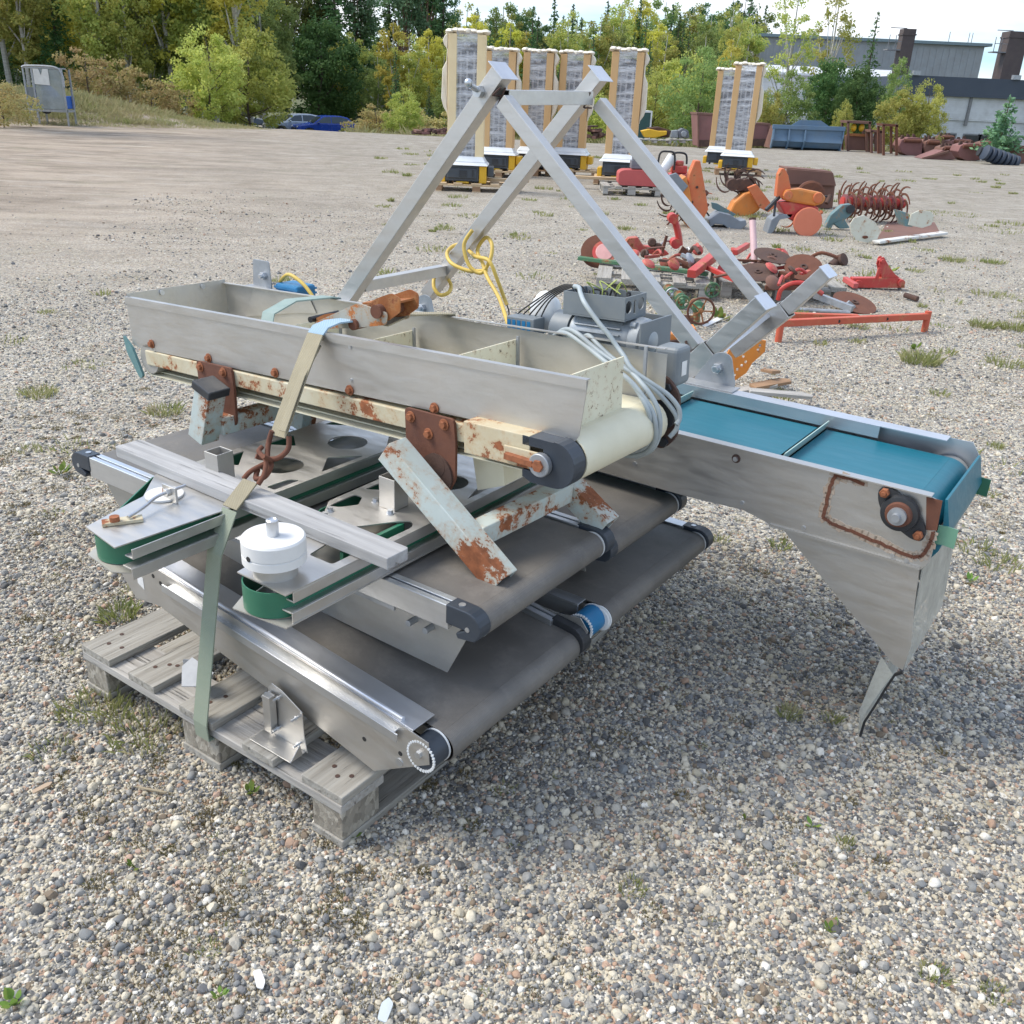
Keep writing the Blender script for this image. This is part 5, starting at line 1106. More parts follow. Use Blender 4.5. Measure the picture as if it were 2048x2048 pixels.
forest(20, 660, 980, 74, 90, 6.5, 9.5, [(B, 1), (B, 1), (B, 0), (B, 2), (S, 1)])
forest(52, 860, 1520, 104, 122, 11, 13.6, [(S, 0), (B, 0), (S, 1), (Pn, 1), (B, 1), (B, 2)])
forest(40, 860, 1500, 86, 102, 8, 11.0, [(B, 0), (B, 1), (S, 0), (S, 1), (B, 2), (B, 0)])
forest(24, 880, 1480, 64, 80, 5, 8, [(B, 0), (B, 2), (B, 1), (S, 1)])
T = lambda k, v_, px, y, h, lab, w=1.0: tree(k, v_, px_at(px, y), y, h, lab, None, None, w)
T('maple_tree', 0, 640, 82, 8.6, 'round dark green maple standing behind the blue car', 1.0)
T('willow_bush', 0, 418, 46, 4.1, 'light yellow-green willow bush at the yard edge, left of the pair'); T('willow_bush', 0, 497, 50, 5.0, 'tallest light green willow bush, just left of the silver car', 1.1)
T('spruce_tree', 1, 792, 62, 5.8, 'small pointed spruce between the cars and the first wrapped mast truck'); T('spruce_tree', 0, 858, 66, 4.2, 'low dark spruce close behind the first wrapped mast truck')
T('willow_bush', 0, 808, 52, 2.6, 'small light green bush behind the yard edge, left of the mast trucks'); 
for i, px in enumerate((748, 780, 835, 880)): T('scrub_bush', 0, px, 56 + i, 2.3, ['reddish brown scrub right of the maple', 'brown scrub beneath the small spruce', 'brown scrub near the first mast truck on its left', 'brown scrub hidden behind the first mast truck'][i], 1.3)
T('sparse_birch_tree', 0, 1565, 58, 9.5, 'tall thin birch with see-through crown, left of the pair by the grey hall'); T('sparse_birch_tree', 0, 1642, 60, 10, 'tall thin birch with see-through crown, right of the pair by the grey hall')
T('spruce_tree', 0, 1722, 62, 8.0, 'airy conifer standing in front of the grey hall', .9)
T('maple_tree', 0, 1655, 52, 4.4, 'broad dark green bush in front of the grey hall', .75); T('maple_tree', 0, 1712, 50, 3.9, 'dark green bush just right of the broad one by the hall', .7)
T('willow_bush', 1, 1575, 50, 3.6, 'mid green bush above the blue bucket'); T('birch_tree', 2, 1785, 54, 5.2, 'young green birch left of the white wall panels', .8)
T('willow_bush', 0, 1800, 45, 2.6, 'sparse yellow-green bush in front of the white wall'); T('willow_bush', 0, 1850, 45, 2.9, 'thin pale bush before the white wall panels', .8)
T('willow_bush', 0, 1540, 45, 2.4, 'yellow-green sapling behind the rightmost mast truck', .7); T('willow_bush', 0, 1690, 45, 2.0, 'yellowish sapling right of the blue bucket', .6)
T('willow_bush', 0, 1310, 50, 3.8, 'light green bush right of the fifth mast truck', .8); T('willow_bush', 1, 1400, 47, 4.3, 'bluish green bush left of the rightmost mast truck', 1.0); T('willow_bush', 0, 1365, 60, 5.5, 'tall light bush further back near the rightmost mast truck')
T('young_pine_tree', 0, 2012, 37, 2.3, 'young pine in front of the scrap row at the right edge'); T('birch_tree', 0, 1445, 84, 10.2, 'pointed birch rising above the treeline left of the grey hall', .7)
T('birch_tree', 0, -60, 30, 9, 'yellow-green birch overhanging the left edge', 1.0); T('scrub_bush', 0, -12, 31, 1.5, 'brownish scrub on the bank beside the shelter', 1.2)
for i, px in enumerate((175, 235, 300, 345)): T('scrub_bush', 0, px, 41 + i, 2.2 - .2 * i, ['tallest brown scrub right of the shelter', 'brown scrub second from the shelter', 'brown scrub third from the shelter', 'brown scrub nearest the willow bushes'][i], 1.1)
T('pine_tree', 0, 215, 52, 10.0, 'bluish pine with layered crown above the shelter', 1.35)
for i, px in enumerate((1050, 1120, 1200, 960)): T('willow_bush', i, px, 52 + i, 3.0, ['green bush behind the third mast truck', 'pale bush behind the fourth mast truck', 'green bush between the fourth and fifth mast trucks', 'pale bush behind the second mast truck'][i])
# ================================================================== BUILDINGS
corr_w = surf('white_corrugated_cladding', (.62, .63, .63), (.54, .55, .56), rough=.5, vs=.6, stretch=(.2, .2, 3), dirt=.25)
corr_g = surf('grey_hall_cladding', (.30, .315, .32), (.25, .265, .27), rough=.6, vs=.35, dirt=.3, dirtcol=(.2, .17, .14))
navy = surf('dark_navy_fascia', (.045, .06, .085), (.035, .048, .068), rough=.5, vs=.4)
roof_w = surf('pale_sheet_roof', (.66, .67, .68), rough=.4, vs=.5)
glass_d = surf('dark_window_glass', (.03, .035, .04), rough=.12, vs=1)
chim_m = surf('dark_brown_chimney_steel', (.055, .040, .038), (.08, .055, .048), rough=.6, vs=.9, dirt=.3)
rail_m = surf('grey_post_paint', (.2, .2, .2), rough=.6)
def XZ(px, py, y): p = GY(px, py, y); return p.x, p.z
def facade(px0, py_top, px1, py_bot, y):
    x0, z1 = XZ(px0, py_top, y); x1, _ = XZ(px1, py_top, y); _, z0 = XZ(px0, py_bot, y); return x0, x1, z0, z1
y = 96; x0, z1 = XZ(1525, 67, y); x1, _ = XZ(1972, 82, y)
b = thing('industrial_hall', 'large plain grey industrial hall with a flat roof standing at the back right', 'building', Matrix.Translation((x0, y, -1)))
m = MB(); m.box(x0, x1, y, y + 30, -2.5, z1 - .25)
for i in range(int((x1 - x0) / .6)): m.box(x0 + i * .6, x0 + i * .6 + .25, y - .03, y - .002, 2.5, z1 - .5)
m.build('wall', corr_g, b); m = MB(); m.box(x0 - .3, x1 + .5, y - .4, y + 30.4, z1 - .249, z1); m.build('roof', surf('hall_roof_edge', (.16, .22, .24), rough=.5), b)
m = MB()
for q in (x0 + 17.5, x1 - 1.2, x1 - .9): m.cyl((q, y + 1, z1), (q, y + 1, z1 + .9), .03, 6)
m.build('aerial', rail_m, b)
y = 63; xa, zt = XZ(1812, 150, y); xb, _ = XZ(2300, 160, y); _, zb = XZ(1812, 189, y); _, zc = XZ(1860, 238, y); _, zd = XZ(1860, 266, y)
b = thing('warehouse', 'low warehouse with a dark navy roof band over white wall panels at right', 'building', Matrix.Translation((xa, y, -1)))
m = MB(); m.box(xa - 14, xb, y, y + 22, -2, zc - .02); 
for i in range(26): m.box(xa - 14, xb, y - .02, y - .002, -1.0 + i * .12, -1.0 + i * .12 + .05) if -1.0 + i * .12 < zc - .1 else None
m.build('lower_wall', corr_w, b)
m = MB(); m.box(xa, xb, y - .35, y + 21.5, zb, zt); m.build('roof_band', navy, b)
m = MB(); m.box(xa - .02, xb, y - .1, y + .2, zc - .01, zb - .002)
for q in np.arange(zc + .08, zb - .05, .13): m.box(xa, xb, y - .115, y - .1005, q, q + .06)
m.build('wall_panel', corr_w, b)
for px in (1942, 2070, 2200): m = MB(); q, _ = XZ(px, 190, y); m.box(q - .08, q + .08, y - .22, y - .12, zc - .3, zb); m.build('downpipe', rail_m, b)
for px in (1893, 1945, 1975, 2020): m = MB(); q, _ = XZ(px, 270, y); m.box(q - .6, q + .6, y - .06, y - .021, zd - .75, zd + .05); wn = m.build('window', rail_m, b); m = MB(); m.box(q - .52, q + .52, y - .066, y - .061, zd - .68, zd - .02); m.build('pane', glass_d, wn)
for px, py in ((1828, 146), (2027, 152)): m = MB(); q, z_ = XZ(px, py, y); m.box(q - .2, q + .25, y - .5, y - .2, zt + .001, zt + .25); m.build('floodlight', galv, b)
y = 78; xa, zt = XZ(1500, 118, y); xb, _ = XZ(1872, 132, y); _, zb = XZ(1500, 142, y)
b = thing('annex_building', 'pale corrugated annex with a whitish sloping roof between the two halls', 'building', Matrix.Translation((xa, y, -1)))
m = MB(); m.box(xa, xb, y, y + 14, -2, zb)
for i in range(34): m.box(xa, xb, y - .03, y - .002, -1.5 + i * .2, -1.5 + i * .2 + .09) if -1.3 + i * .2 < zb else None
m.build('wall', corr_w, b); m = MB(); m.add([(xa - .3, y - .5, zb), (xb, y - .5, zb), (xb, y + 9, zt), (xa - .3, y + 9, zt), (xa - .3, y - .5, zb - .15), (xb, y - .5, zb - .15), (xb, y + 9, zt - .15), (xa - .3, y + 9, zt - .15)], [(0, 1, 2, 3), (4, 7, 6, 5), (0, 4, 5, 1), (1, 5, 6, 2), (2, 6, 7, 3), (3, 7, 4, 0)]); m.build('roof', roof_w, b)
for px0, px1, pt, lab in ((1809, 1834, 57, 'square dark brown chimney with a small platform, in front of the grey hall'), (2022, 2060, 62, 'wide dark brown chimney cut by the right edge of the photo')):
    y = 72; xa, zt = XZ(px0, pt, y); xb, _ = XZ(px1, pt, y); r_ = (xb - xa) / 2
    b = thing('chimney', lab, 'chimney', Matrix.Translation(((xa + xb) / 2, y, -1)))
    m = MB(); m.box(xa, xb, y, y + 2 * r_, -1, zt); m.box(xa - .05, xb + .05, y - .05, y + 2 * r_ + .05, zt - .4, zt - .3); m.build('stack', chim_m, b)
    m = MB(); m.box(xa - .9, xa - .001, y, y + .8, zt - 1.35, zt - 1.28)
    for q in (xa - .9, xa - .45): m.box(q, q + .04, y, y + .04, zt - 1.28, zt - .4)
    m.box(xa - .9, xa - .01, y, y + .04, zt - .82, zt - .78); m.box(xa - .9, xa + .2, y + .045, y + .085, zt + .0, zt + .05); m.build('platform', rail_m, b)
# small house glimpsed behind the maple
y = 90; xa, zt = XZ(700, 197, y); xb, _ = XZ(755, 197, y); _, zr = XZ(700, 173, y)
b = thing('small_house', 'small pale house glimpsed through the trees right of the maple', 'building', Matrix.Translation((xa, y, -2.3)))
m = MB(); m.box(xa - 2, xb, y, y + 7, -3, zt); m.build('wall', surf('house_render', (.42, .38, .34), rough=.8, vs=1), b)
m = MB(); m.add([(xa - 2.3, y - .4, zt), (xb + .3, y - .4, zt), (xb + .3, y + 3.5, zr), (xa - 2.3, y + 3.5, zr), (xa - 2.3, y + 7.4, zt), (xb + .3, y + 7.4, zt)], [(0, 1, 2, 3), (3, 2, 5, 4), (0, 3, 4), (1, 5, 2), (0, 4, 5, 1)]); m.build('roof', roof_w, b)
m = MB(); m.box(xa + .6, xa + 1.6, y - .05, y - .003, zt - 1.6, zt - .5); wn = m.build('window', white_pt, b); m = MB(); m.box(xa + .7, xa + 1.5, y - .056, y - .051, zt - 1.5, zt - .6); m.build('pane', glass_d, wn)
# green-white container
y = 46; xa, zt = XZ(1262, 220, y); xb, _ = XZ(1303, 222, y); _, zb = XZ(1262, 262, y)
b = thing('storage_container', 'dark green storage box with a white frame behind the fifth mast truck', 'container', Matrix.Translation((xa, y, -.2)))
m = MB(); m.box(xa, xb, y, y + 2, zb - .4, zt - .08); m.build('body', surf('dark_green_sheet', (.03, .085, .075), rough=.5), b); m = MB(); m.box(xa - .03, xb + .05, y - .05, y + 2, zt - .079, zt); m.box(xb - .02, xb + .05, y - .05, y + .03, zb - .4, zt - .08); m.build('frame', white_pt, b)

# ================================================================== CARS
tyre = surf('tyre_rubber', (.02, .02, .02), rough=.8); rimm = surf('alloy_rim', (.5, .5, .52), rough=.3, metal=.8); cargl = surf('car_glass', (.06, .08, .09), rough=.08, vs=.5)
def car(px, y, rot, paint, lab, hatch=1.0, z=None):
    x = px_at(px, y); z = terrain(x, y) if z is None else z; M = Matrix.Translation((x, y, z)) @ Matrix.Rotation(rot, 4, 'Z')
    t = thing('parked_car', lab, 'car', M)
    L_, W_ = 4.3, 1.75
    body = [(-2.12, .35), (-2.15, .62), (-2.05, .78), (-1.0, .93), (-.85, .95), (1.75, .98), (2.1, .92), (2.15, .6), (2.1, .32), (1.78, .30), (1.7, .5), (1.5, .64), (1.25, .68), (1.0, .62), (.83, .45), (.8, .26), (-.85, .26), (-.9, .48), (-1.08, .64), (-1.3, .68), (-1.55, .62), (-1.7, .48), (-1.75, .30)]
    m = MB(M); m.plate(body, (0, -W_ / 2, 0), (1, 0, 0), (0, 0, 1), (0, W_, 0)); m.build('body', paint, t, bevel=.05, seg=3)
    cab = [(-1.0, .93), (-.30, 1.40), (.0, 1.46), (1.0, 1.47), (1.5, 1.38), (2.05, .95)]
    m = MB(M); n = len(cab); vs = []
    for s_ in (-1, 1):
        for a, h in cab: w = (W_ / 2 - .04) - (h - .93) * .36; vs.append((a, s_ * w, h))
    m.add(vs, [tuple(range(n)), tuple(range(n, 2 * n))[::-1]] + [(i, i + 1, n + i + 1, n + i) for i in range(n - 1)]); m.build('cabin', paint, t, bevel=.03)
    def sidegl(pts, s_): return [(a, s_ * ((W_ / 2 - .032) - (h - .93) * .36), h) for a, h in pts]
    for s_ in (-1, 1):
        for pts in ([(-.78, .99), (-.22, 1.36), (.28, 1.40), (.28, .99)], [(.34, .99), (.34, 1.40), (1.0, 1.40), (1.45, 1.30), (1.75, 1.0)]):
            m = MB(M); q = sidegl(pts, s_); q2 = [(a, b_ + s_ * .004, c) for a, b_, c in q]; k = len(q); m.add(q + q2, [tuple(range(k)), tuple(range(k, 2 * k))] + [(i, (i + 1) % k, k + (i + 1) % k, k + i) for i in range(k)]); m.build('side_window', cargl, t)
    m = MB(M); d = Vector((.70, 0, .47)).normalized(); nrm = Vector((-d.z, 0, d.x)); o = Vector((-.93, 0, .985)) + nrm * .012
    m.add([o + Vector((0, -.74, 0)), o + Vector((0, .74, 0)), o + d * .70 + Vector((0, .60, 0)), o + d * .70 + Vector((0, -.60, 0))], [(0, 1, 2, 3)]); m.build('windscreen', cargl, t)
    for wx in (-1.3, 1.27):
        for s_ in (-1, 1):
            m = MB(M); m.lathe((wx, s_ * (W_ / 2 - .2), .32), (0, s_, 0), [(.30, 0), (.32, .03), (.32, .17), (.29, .2)], 22); w_o = m.build('wheel', tyre, t, smooth=30)
            m = MB(M); m.lathe((wx, s_ * (W_ / 2 - .0), .32), (0, s_, 0), [(.20, 0), (.19, .012), (.05, .02)], 16); m.build('rim', rimm, w_o, smooth=30)
    for s_ in (-1, 1):
        m = MB(M); m.sphere((-2.04, s_ * .66, .70), .09, .16, .075, 12, 8); m.build('headlight', surf('headlight_lens', (.7, .72, .75), rough=.15), t, smooth=True)
    m = MB(M); m.box(-2.175, -2.15, -.5, .5, .52, .66); m.box(-2.175, -2.15, -.6, .6, .36, .46); m.build('grille', black_pl, t)
    m = MB(M); m.box(-2.18, -2.176, -.26, .26, .47, .52) if False else None
    for s_ in (-1, 1): m = MB(M); m.sphere((-.62, s_ * .93, 1.0), .07, .09, .06, 10, 6); m.build('mirror', paint, t, smooth=True)
    return t
blue_car = surf('blue_car_paint', (.008, .055, .38), rough=.25, vs=1); silver_car = surf('silver_blue_car_paint', (.48, .55, .62), rough=.28, metal=.3, vs=1); black_car = surf('black_car_paint', (.012, .012, .014), rough=.25, vs=1)
car(645, 70, R(28), blue_car, 'blue hatchback parked at the edge of the yard, right of the silver car', z=-1.75)
car(586, 71.5, R(32), silver_car, 'silver-blue car parked left of the blue hatchback', z=-1.75)
car(556, 77, R(70), black_car, 'black car half hidden left of the silver one', z=-2.1)
car(478, 76, R(40), surf('pale_car_paint', (.5, .53, .52), rough=.3, vs=1), 'pale car mostly hidden below the willow bush', z=-2.3)

# ---- shelter at left: glazed machine cage with blue machine inside
y = 33; xa, zt = XZ(42, 131, y); xb, _ = XZ(122, 134, y); _, zb = XZ(80, 226, y)
sh = thing('machine_shelter', 'grey glazed shelter with a white panel on top and a blue machine inside, at left', 'shelter', Matrix.Translation((xa, y, zb)))
D_ = .55; w = xb - xa
m = MB()
for q in (xa, xa + w * .22, xb - .05): 
    for d_ in (0, D_): m.box(q, q + .05, y + d_, y + d_ + .05, zb - .5, zt - .06)
m.tube([(xa, y + .02, zt - .05), (xa + .2, y + .02, zt), (xb - .25, y + .02, zt - .01), (xb - .02, y + .02, zt - .2), (xb, y + .02, zt - .6)], .035, 8); m.box(xa, xb - .1, y, y + D_, zt - .06, zt - .02); m.box(xa, xb, y - .01, y + D_, zb + .05, zb + .12)
m.build('frame', galv, sh)
def film_mat(name, col, lo, hi, sc, st):
    m, nt, b = new_mat(name); L = nt.links.new; v = coords(nt, st)
    tr = N(nt, 'ShaderNodeBsdfTransparent'); ms = N(nt, 'ShaderNodeMixShader'); b.inputs['Base Color'].default_value = (*col, 1); b.inputs['Roughness'].default_value = .22
    f = noise(nt, v, sc, 7, .7, .38, .66); L(math_(nt, 'ADD', lo, math_(nt, 'MULTIPLY', f, hi)), ms.inputs[0]); L(tr.outputs[0], ms.inputs[1]); L(b.outputs[0], ms.inputs[2]); L(ms.outputs[0], nt.nodes['Material Output'].inputs[0])
    bump(nt, b, f, .6, .02); return m
m = MB(); m.box(xa + .28 * w, xb - .06, y + .015, y + .02, zb + .13, zt - .07); m.build('window', film_mat('dusty_glazing', (.36, .40, .40), .55, .25, 2, (1, 1, 1)), sh)
m = MB(); m.box(xa, xa + w * .21, y + .015, y + .02, zb + .1, zb + (zt - zb) * .55); m.build('side_panel', grey_pt, sh)
m = MB(); q0 = xa + w * .28; q1 = xa + w * .66; zz = zt - .07; m.plate([(q0, zz), (q0 + (q1 - q0) * .35, zz), (q0 + (q1 - q0) * .5, zz - .2), (q0 + (q1 - q0) * .65, zz), (q1, zz), (q1, zz - .48), (q0, zz - .46)], (0, y - .02, 0), (1, 0, 0), (0, 0, 1), (0, .02, 0)); m.build('white_panel', white_pt, sh)
bl = thing('blue_machine', 'blue machine with a wheel standing inside the grey shelter', 'machine', Matrix.Translation((xa + w * .6, y + .6, zb)))
m = MB(); m.plate([(xa + .36 * w, zb + .2), (xa + .36 * w, zb + .85), (xa + .5 * w, zb + .7), (xa + .62 * w, zb + .5), (xa + .95 * w, zb + .55), (xa + .95 * w, zb + .15)], (0, y + .1, 0), (1, 0, 0), (0, 0, 1), (0, .7, 0)); m.build('body', surf('bright_blue_sheet', (.01, .10, .42), rough=.5), bl, bevel=.03)
m = MB(); m.cyl((xa + .45 * w, y + .02, zb + .18), (xa + .45 * w, y + .09, zb + .18), .2, 20); m.build('wheel', tyre, bl, smooth=30)

# ================================================================== WRAPPED MAST TRUCKS
cardb = surf('orange_brown_corner_board', (.62, .40, .19), (.55, .34, .15), rough=.7, vs=2, stretch=(1, 1, .3)); cardb_l = surf('pale_yellow_board', (.80, .66, .40), (.72, .56, .32), rough=.65, vs=2)
foam = surf('white_foam_wrap', (.76, .72, .62), (.66, .58, .44), rough=.55, vs=3, bmp=.5, bs=9)
mastm = surf('dark_mast_steel', (.13, .135, .155), (.18, .185, .20), rough=.5, vs=3, stretch=(1, 1, 6)); mast_l = surf('pale_mast_rail', (.42, .42, .43), rough=.45, vs=3)
bodyd = surf('dark_grey_truck_body', (.045, .055, .065), (.06, .07, .08), rough=.5, vs=3); yel = surf('truck_yellow_paint', (.72, .42, .015), (.62, .36, .02), rough=.45, vs=3)
skirtm = surf('milky_film_skirt', (.74, .76, .76), (.62, .65, .66), rough=.35, vs=4, bmp=.8, bs=7)
filmm = film_mat('clear_stretch_film', (.84, .85, .86), .10, .62, 2.6, (1.0, 1.0, 6))
def prism_box(m, c, wb, db, z0, wt, dt, z1):
    x, y = c; vs = [(x - wb, y - db, z0), (x + wb, y - db, z0), (x + wb, y + db, z0), (x - wb, y + db, z0), (x - wt, y - dt, z1), (x + wt, y - dt, z1), (x + wt, y + dt, z1), (x - wt, y + dt, z1)]
    m.add(vs, [(0, 3, 2, 1), (4, 5, 6, 7), (0, 1, 5, 4), (1, 2, 6, 5), (2, 3, 7, 6), (3, 0, 4, 7)]); return m
def mast_truck(M, lab, side=1, light=False, grp='film-wrapped mast trucks standing on pallets', H=2.97, seed=1):
    t = thing('mast_truck', lab, 'pallet truck', M, grp); zb = .58; cb = cardb_l if light else cardb; rg = random.Random(seed)
    for s_ in (-1, 1):
        m = MB(M); m.box(s_ * .29 - .085, s_ * .29 + .085, -.20, -.03, zb + .06, H - .06); m.build('corner_board', cb, t, bevel=.01)
        m = MB(M); m.box(s_ * .33 - .04, s_ * .33 + .045, -.02, .26, zb + .06, H - .07); m.build('corner_board', cb, t, bevel=.01)
    m = MB(M); m.box(-.19, .19, -.06, .14, zb + .02, H - .2); mo_ = m.build('mast', mastm, t, bevel=.01)
    for q in (-.15, -.02, .12): m = MB(M); m.box(q, q + .045, -.10, -.062, zb + .05, H - .35 - .1 * abs(q)); m.build('mast_rail', mast_l, mo_, bevel=.004)
    m = MB(M); m.cyl((-.07, -.12, H - .25), (.06, -.12, H - .25), .05, 14); m.box(-.05, -.0, -.115, -.105, zb + 1.3, zb + 1.38); m.build('chain_wheel', mast_l, mo_, smooth=30)
    m = MB(M); n = 14; prev = None
    for i in range(n):
        a, b_ = zb + .02 + (H - zb - .04) * i / n, zb + .02 + (H - zb - .04) * (i + 1) / n; j = rg.uniform(-.006, .006)
        vs = [(-.215 + j, -.19 + j, a), (.215 + j, -.19, a), (.215, .27, a), (-.215, .27, a), (-.215, -.19, b_), (.215, -.19, b_), (.215, .27, b_), (-.215, .27, b_)]
        m.add(vs, [(0, 1, 5, 4), (1, 2, 6, 5), (2, 3, 7, 6), (3, 0, 4, 7)])
    m.build('stretch_film', filmm, t)
    m = MB(M)
    for i in range(7): q = -.36 + .12 * i; m.sphere((q, -.02 + rg.uniform(-.03, .03), H - .02 + rg.uniform(-.01, .02)), .10, .22, .055, 10, 6, .25, i)
    m.build('foam_cap', foam, t, smooth=True)
    pr = [(.385, H - .02), (.46, H - .1), (.50, H - .18), (.47, H - .27), (.41, H - .34), (.42, H - .55), (.50, H - .70), (.52, H - 1.25), (.47, H - 1.42), (.40, H - 1.52), (.385, H - 1.6)]
    m = MB(M); m.plate([(side * a, b_) for a, b_ in pr], (0, -.10, 0), (1, 0, 0), (0, 0, 1), (0, .30, 0)); m.build('foam_side_pad', foam, t, bevel=.05, seg=3)
    m = MB(M); prism_box(m, (0, 0.02), .50, .42, zb - .06, .44, .34, zb); prism_box(m, (0, 0.02), .44, .34, zb + .0005, .37, .24, zb + .11); m.build('film_skirt', skirtm, t, bevel=.02)
    m = MB(M); m.box(-.40, .30, -.30, .34, .20, zb - .061); m.box(-.36, .26, -.34, -.301, .26, zb - .12); bd_ = m.build('body', bodyd, t, bevel=.02)
    m = MB(M); m.box(-.1, .05, -.36, -.341, .30, .42); m.box(.16, .2, -.36, -.341, .3, .44); m.build('recess', black_pl, bd_)
    for q0, q1, z0, z1 in ((-.52, -.405, .17, .38), (.305, .46, .17, .52), (-.18, .10, .155, .199)): m = MB(M); m.box(q0, q1, -.30, .30, z0, z1); m.build('yellow_panel', yel, bd_, bevel=.02)
    m = MB(M); m.box(.47, .60, -.20, .25, .30, .50); m.build('battery_cover', yel if side > 0 else bodyd, bd_, bevel=.02)
    for s_ in (-.3, .22): m = MB(M); m.cyl((s_ - .03, -.2, .22), (s_ + .03, -.2, .22), .07, 14); m.build('wheel', black_r, t, smooth=30)
    return t
TR = [(930, 380, 0, -1, True, 3.03, 'nearest and tallest film-wrapped mast truck, pale boards, left of the A-frame apex', 1.05), (995, 352, 6, 1, False, 2.9, 'second mast truck from the left, partly hidden behind the nearest one', 1.0),
      (1068, 350, 8, 1, False, 2.93, 'third film-wrapped mast truck from the left, seen through the A-frame', 1.0), (1138, 352, 9, 1, False, 2.93, 'fourth film-wrapped mast truck from the left, seen through the A-frame', 1.0),
      (1236, 368, 8, 1, False, 2.97, 'fifth mast truck, just right of the A-frame apex', 1.0), (1470, 350, 12, 1, False, 2.97, 'rightmost film-wrapped mast truck behind the orange tillers', 1.0), (1437, 338, 12, 1, False, 2.9, 'slim mast truck half hidden on the left of the rightmost one', 1.0)]
for i, (px, py, rot, sd, lt, H, lab, w) in enumerate(TR):
    p = G(px, py); z = terrain(p.x, p.y)
    M = Matrix.Translation((p.x, p.y, z)) @ Matrix.Rotation(R(-rot), 4, 'Z') @ Matrix.Scale(.83, 4)
    mast_truck(M, lab, sd, lt, H=H, seed=i)
    if i == 6: continue
    plab = ['pale pallet under the nearest mast truck', 'pallet under the second mast truck', 'pallet under the third mast truck', 'pallet under the fourth mast truck', 'pallet under the fifth mast truck', 'pallet under the rightmost mast truck'][i]
    Mp_ = Matrix.Translation((p.x, p.y, z)) @ Matrix.Rotation(R(-rot + 3), 4, 'Z') @ Matrix.Translation((-.55, -.48, 0)) @ Matrix.Diagonal((1.3 if i else 1.55, .9, 1, 1))
    Mr_ = Matrix.Translation((p.x, p.y, z)) @ Matrix.Rotation(R(-rot + 3), 4, 'Z')
    wp, dp = (1.4, .9) if i == 0 else (1.1, .85); Mp_ = Mr_ @ Matrix.Translation((-.5, -.42, 0))
    pallet_mesh(wp, dp, 'wooden_pallet', plab, Mp_, [wood_new, wood_new, wood_brn, wood_new, wood_new, wood_brn][i], wood_brn)
for px, py, l, rot, lab in ((985, 362, 1.3, 4, 'pale loose board lying on the pallet in front of the nearest mast truck'), (1185, 358, 1.3, -4, 'pale loose board between the fourth and fifth mast trucks'), (878, 306, .5, 8, 'short board lying on the yard left of the mast trucks'), (1345, 345, 1.1, -12, 'yellowish board on the ground left of the rightmost mast truck')):
    p = G(px, py, .16); M = Matrix.Translation(p) @ Matrix.Rotation(R(rot), 4, 'Z'); m = MB(M); m.box(-l / 2, l / 2, -.07, .07, 0, .05 if l > 1 else .03); o = m.build('loose_board', wood_new, bevel=.006); tag(center_origin(o), lab, 'board')
    if l < 1: o.location.z = terrain(o.location.x, o.location.y)

# ================================================================== SCRAP AND IMPLEMENTS
orange = surf('faded_orange_paint', (.60, .16, .055), (.50, .115, .04), rough=.6, vs=4, rust=.22, rs=5, dirt=.3, dirtcol=(.45, .24, .14)); orange2 = surf('orange_sheet', (.62, .22, .04), (.5, .16, .03), rough=.55, vs=4, rust=.2, rs=6, dirt=.3, dirtcol=(.4, .2, .08))
red = surf('red_machine_paint', (.50, .045, .035), (.40, .04, .03), rough=.5, vs=4, rust=.2, rs=6, dirt=.3, dirtcol=(.5, .25, .22)); redf = surf('faded_pink_red_plastic', (.50, .10, .09), (.42, .08, .075), rough=.6, vs=3)
teal_p = surf('grey_teal_paint', (.10, .19, .20), (.13, .21, .22), rough=.6, vs=5, rust=.2, rs=7); greenp = surf('green_implement_paint', (.05, .17, .08), (.07, .15, .08), rough=.6, vs=5, rust=.25, rs=7)
grey_sh = surf('blue_grey_sheet', (.22, .25, .28), (.18, .20, .22), rough=.5, vs=4, dirt=.3); cream_sh = surf('cream_white_sheet', (.60, .60, .50), (.52, .51, .42), rough=.6, vs=5, rust=.2, rs=8); redb_ = surf('dull_red_paint', (.36, .06, .045), (.28, .05, .04), rough=.65, vs=5, rust=.3, rs=9); blue_b = surf('weathered_blue_bucket_paint', (.085, .16, .25), (.12, .19, .26), rough=.6, vs=1.2, dirt=.4, dirtcol=(.15, .16, .17))
rust_b = surf('matt_brown_rust', (.19, .095, .07), (.13, .07, .055), rough=.9, vs=1.5, dirt=.3, dirtcol=(.26, .15, .11)); rust_r = surf('reddish_oxide', (.24, .11, .10), (.18, .085, .075), rough=.85, vs=1.5, dirt=.2)
def PP(bpx, bpy):
    """vertical plane standing on the ground under pixel (bpx, bpy), facing the photographer; returns f(px,py)->(x,z), y and px size"""
    g = G(bpx, bpy); return (lambda px, py: XZ(px, py, g.y)), g.y, g.y / F_PX
def trace(m, f, y, pts, th, dy=0): m.plate([f(*p) for p in pts], (0, y + dy, 0), (1, 0, 0), (0, 0, 1), (0, th, 0)); return m
def p3(f, y, px, py, dy=0): a, b_ = f(px, py); return Vector((a, y + dy, b_))
def base(g): return Matrix.Translation((g.x, g.y, 0))
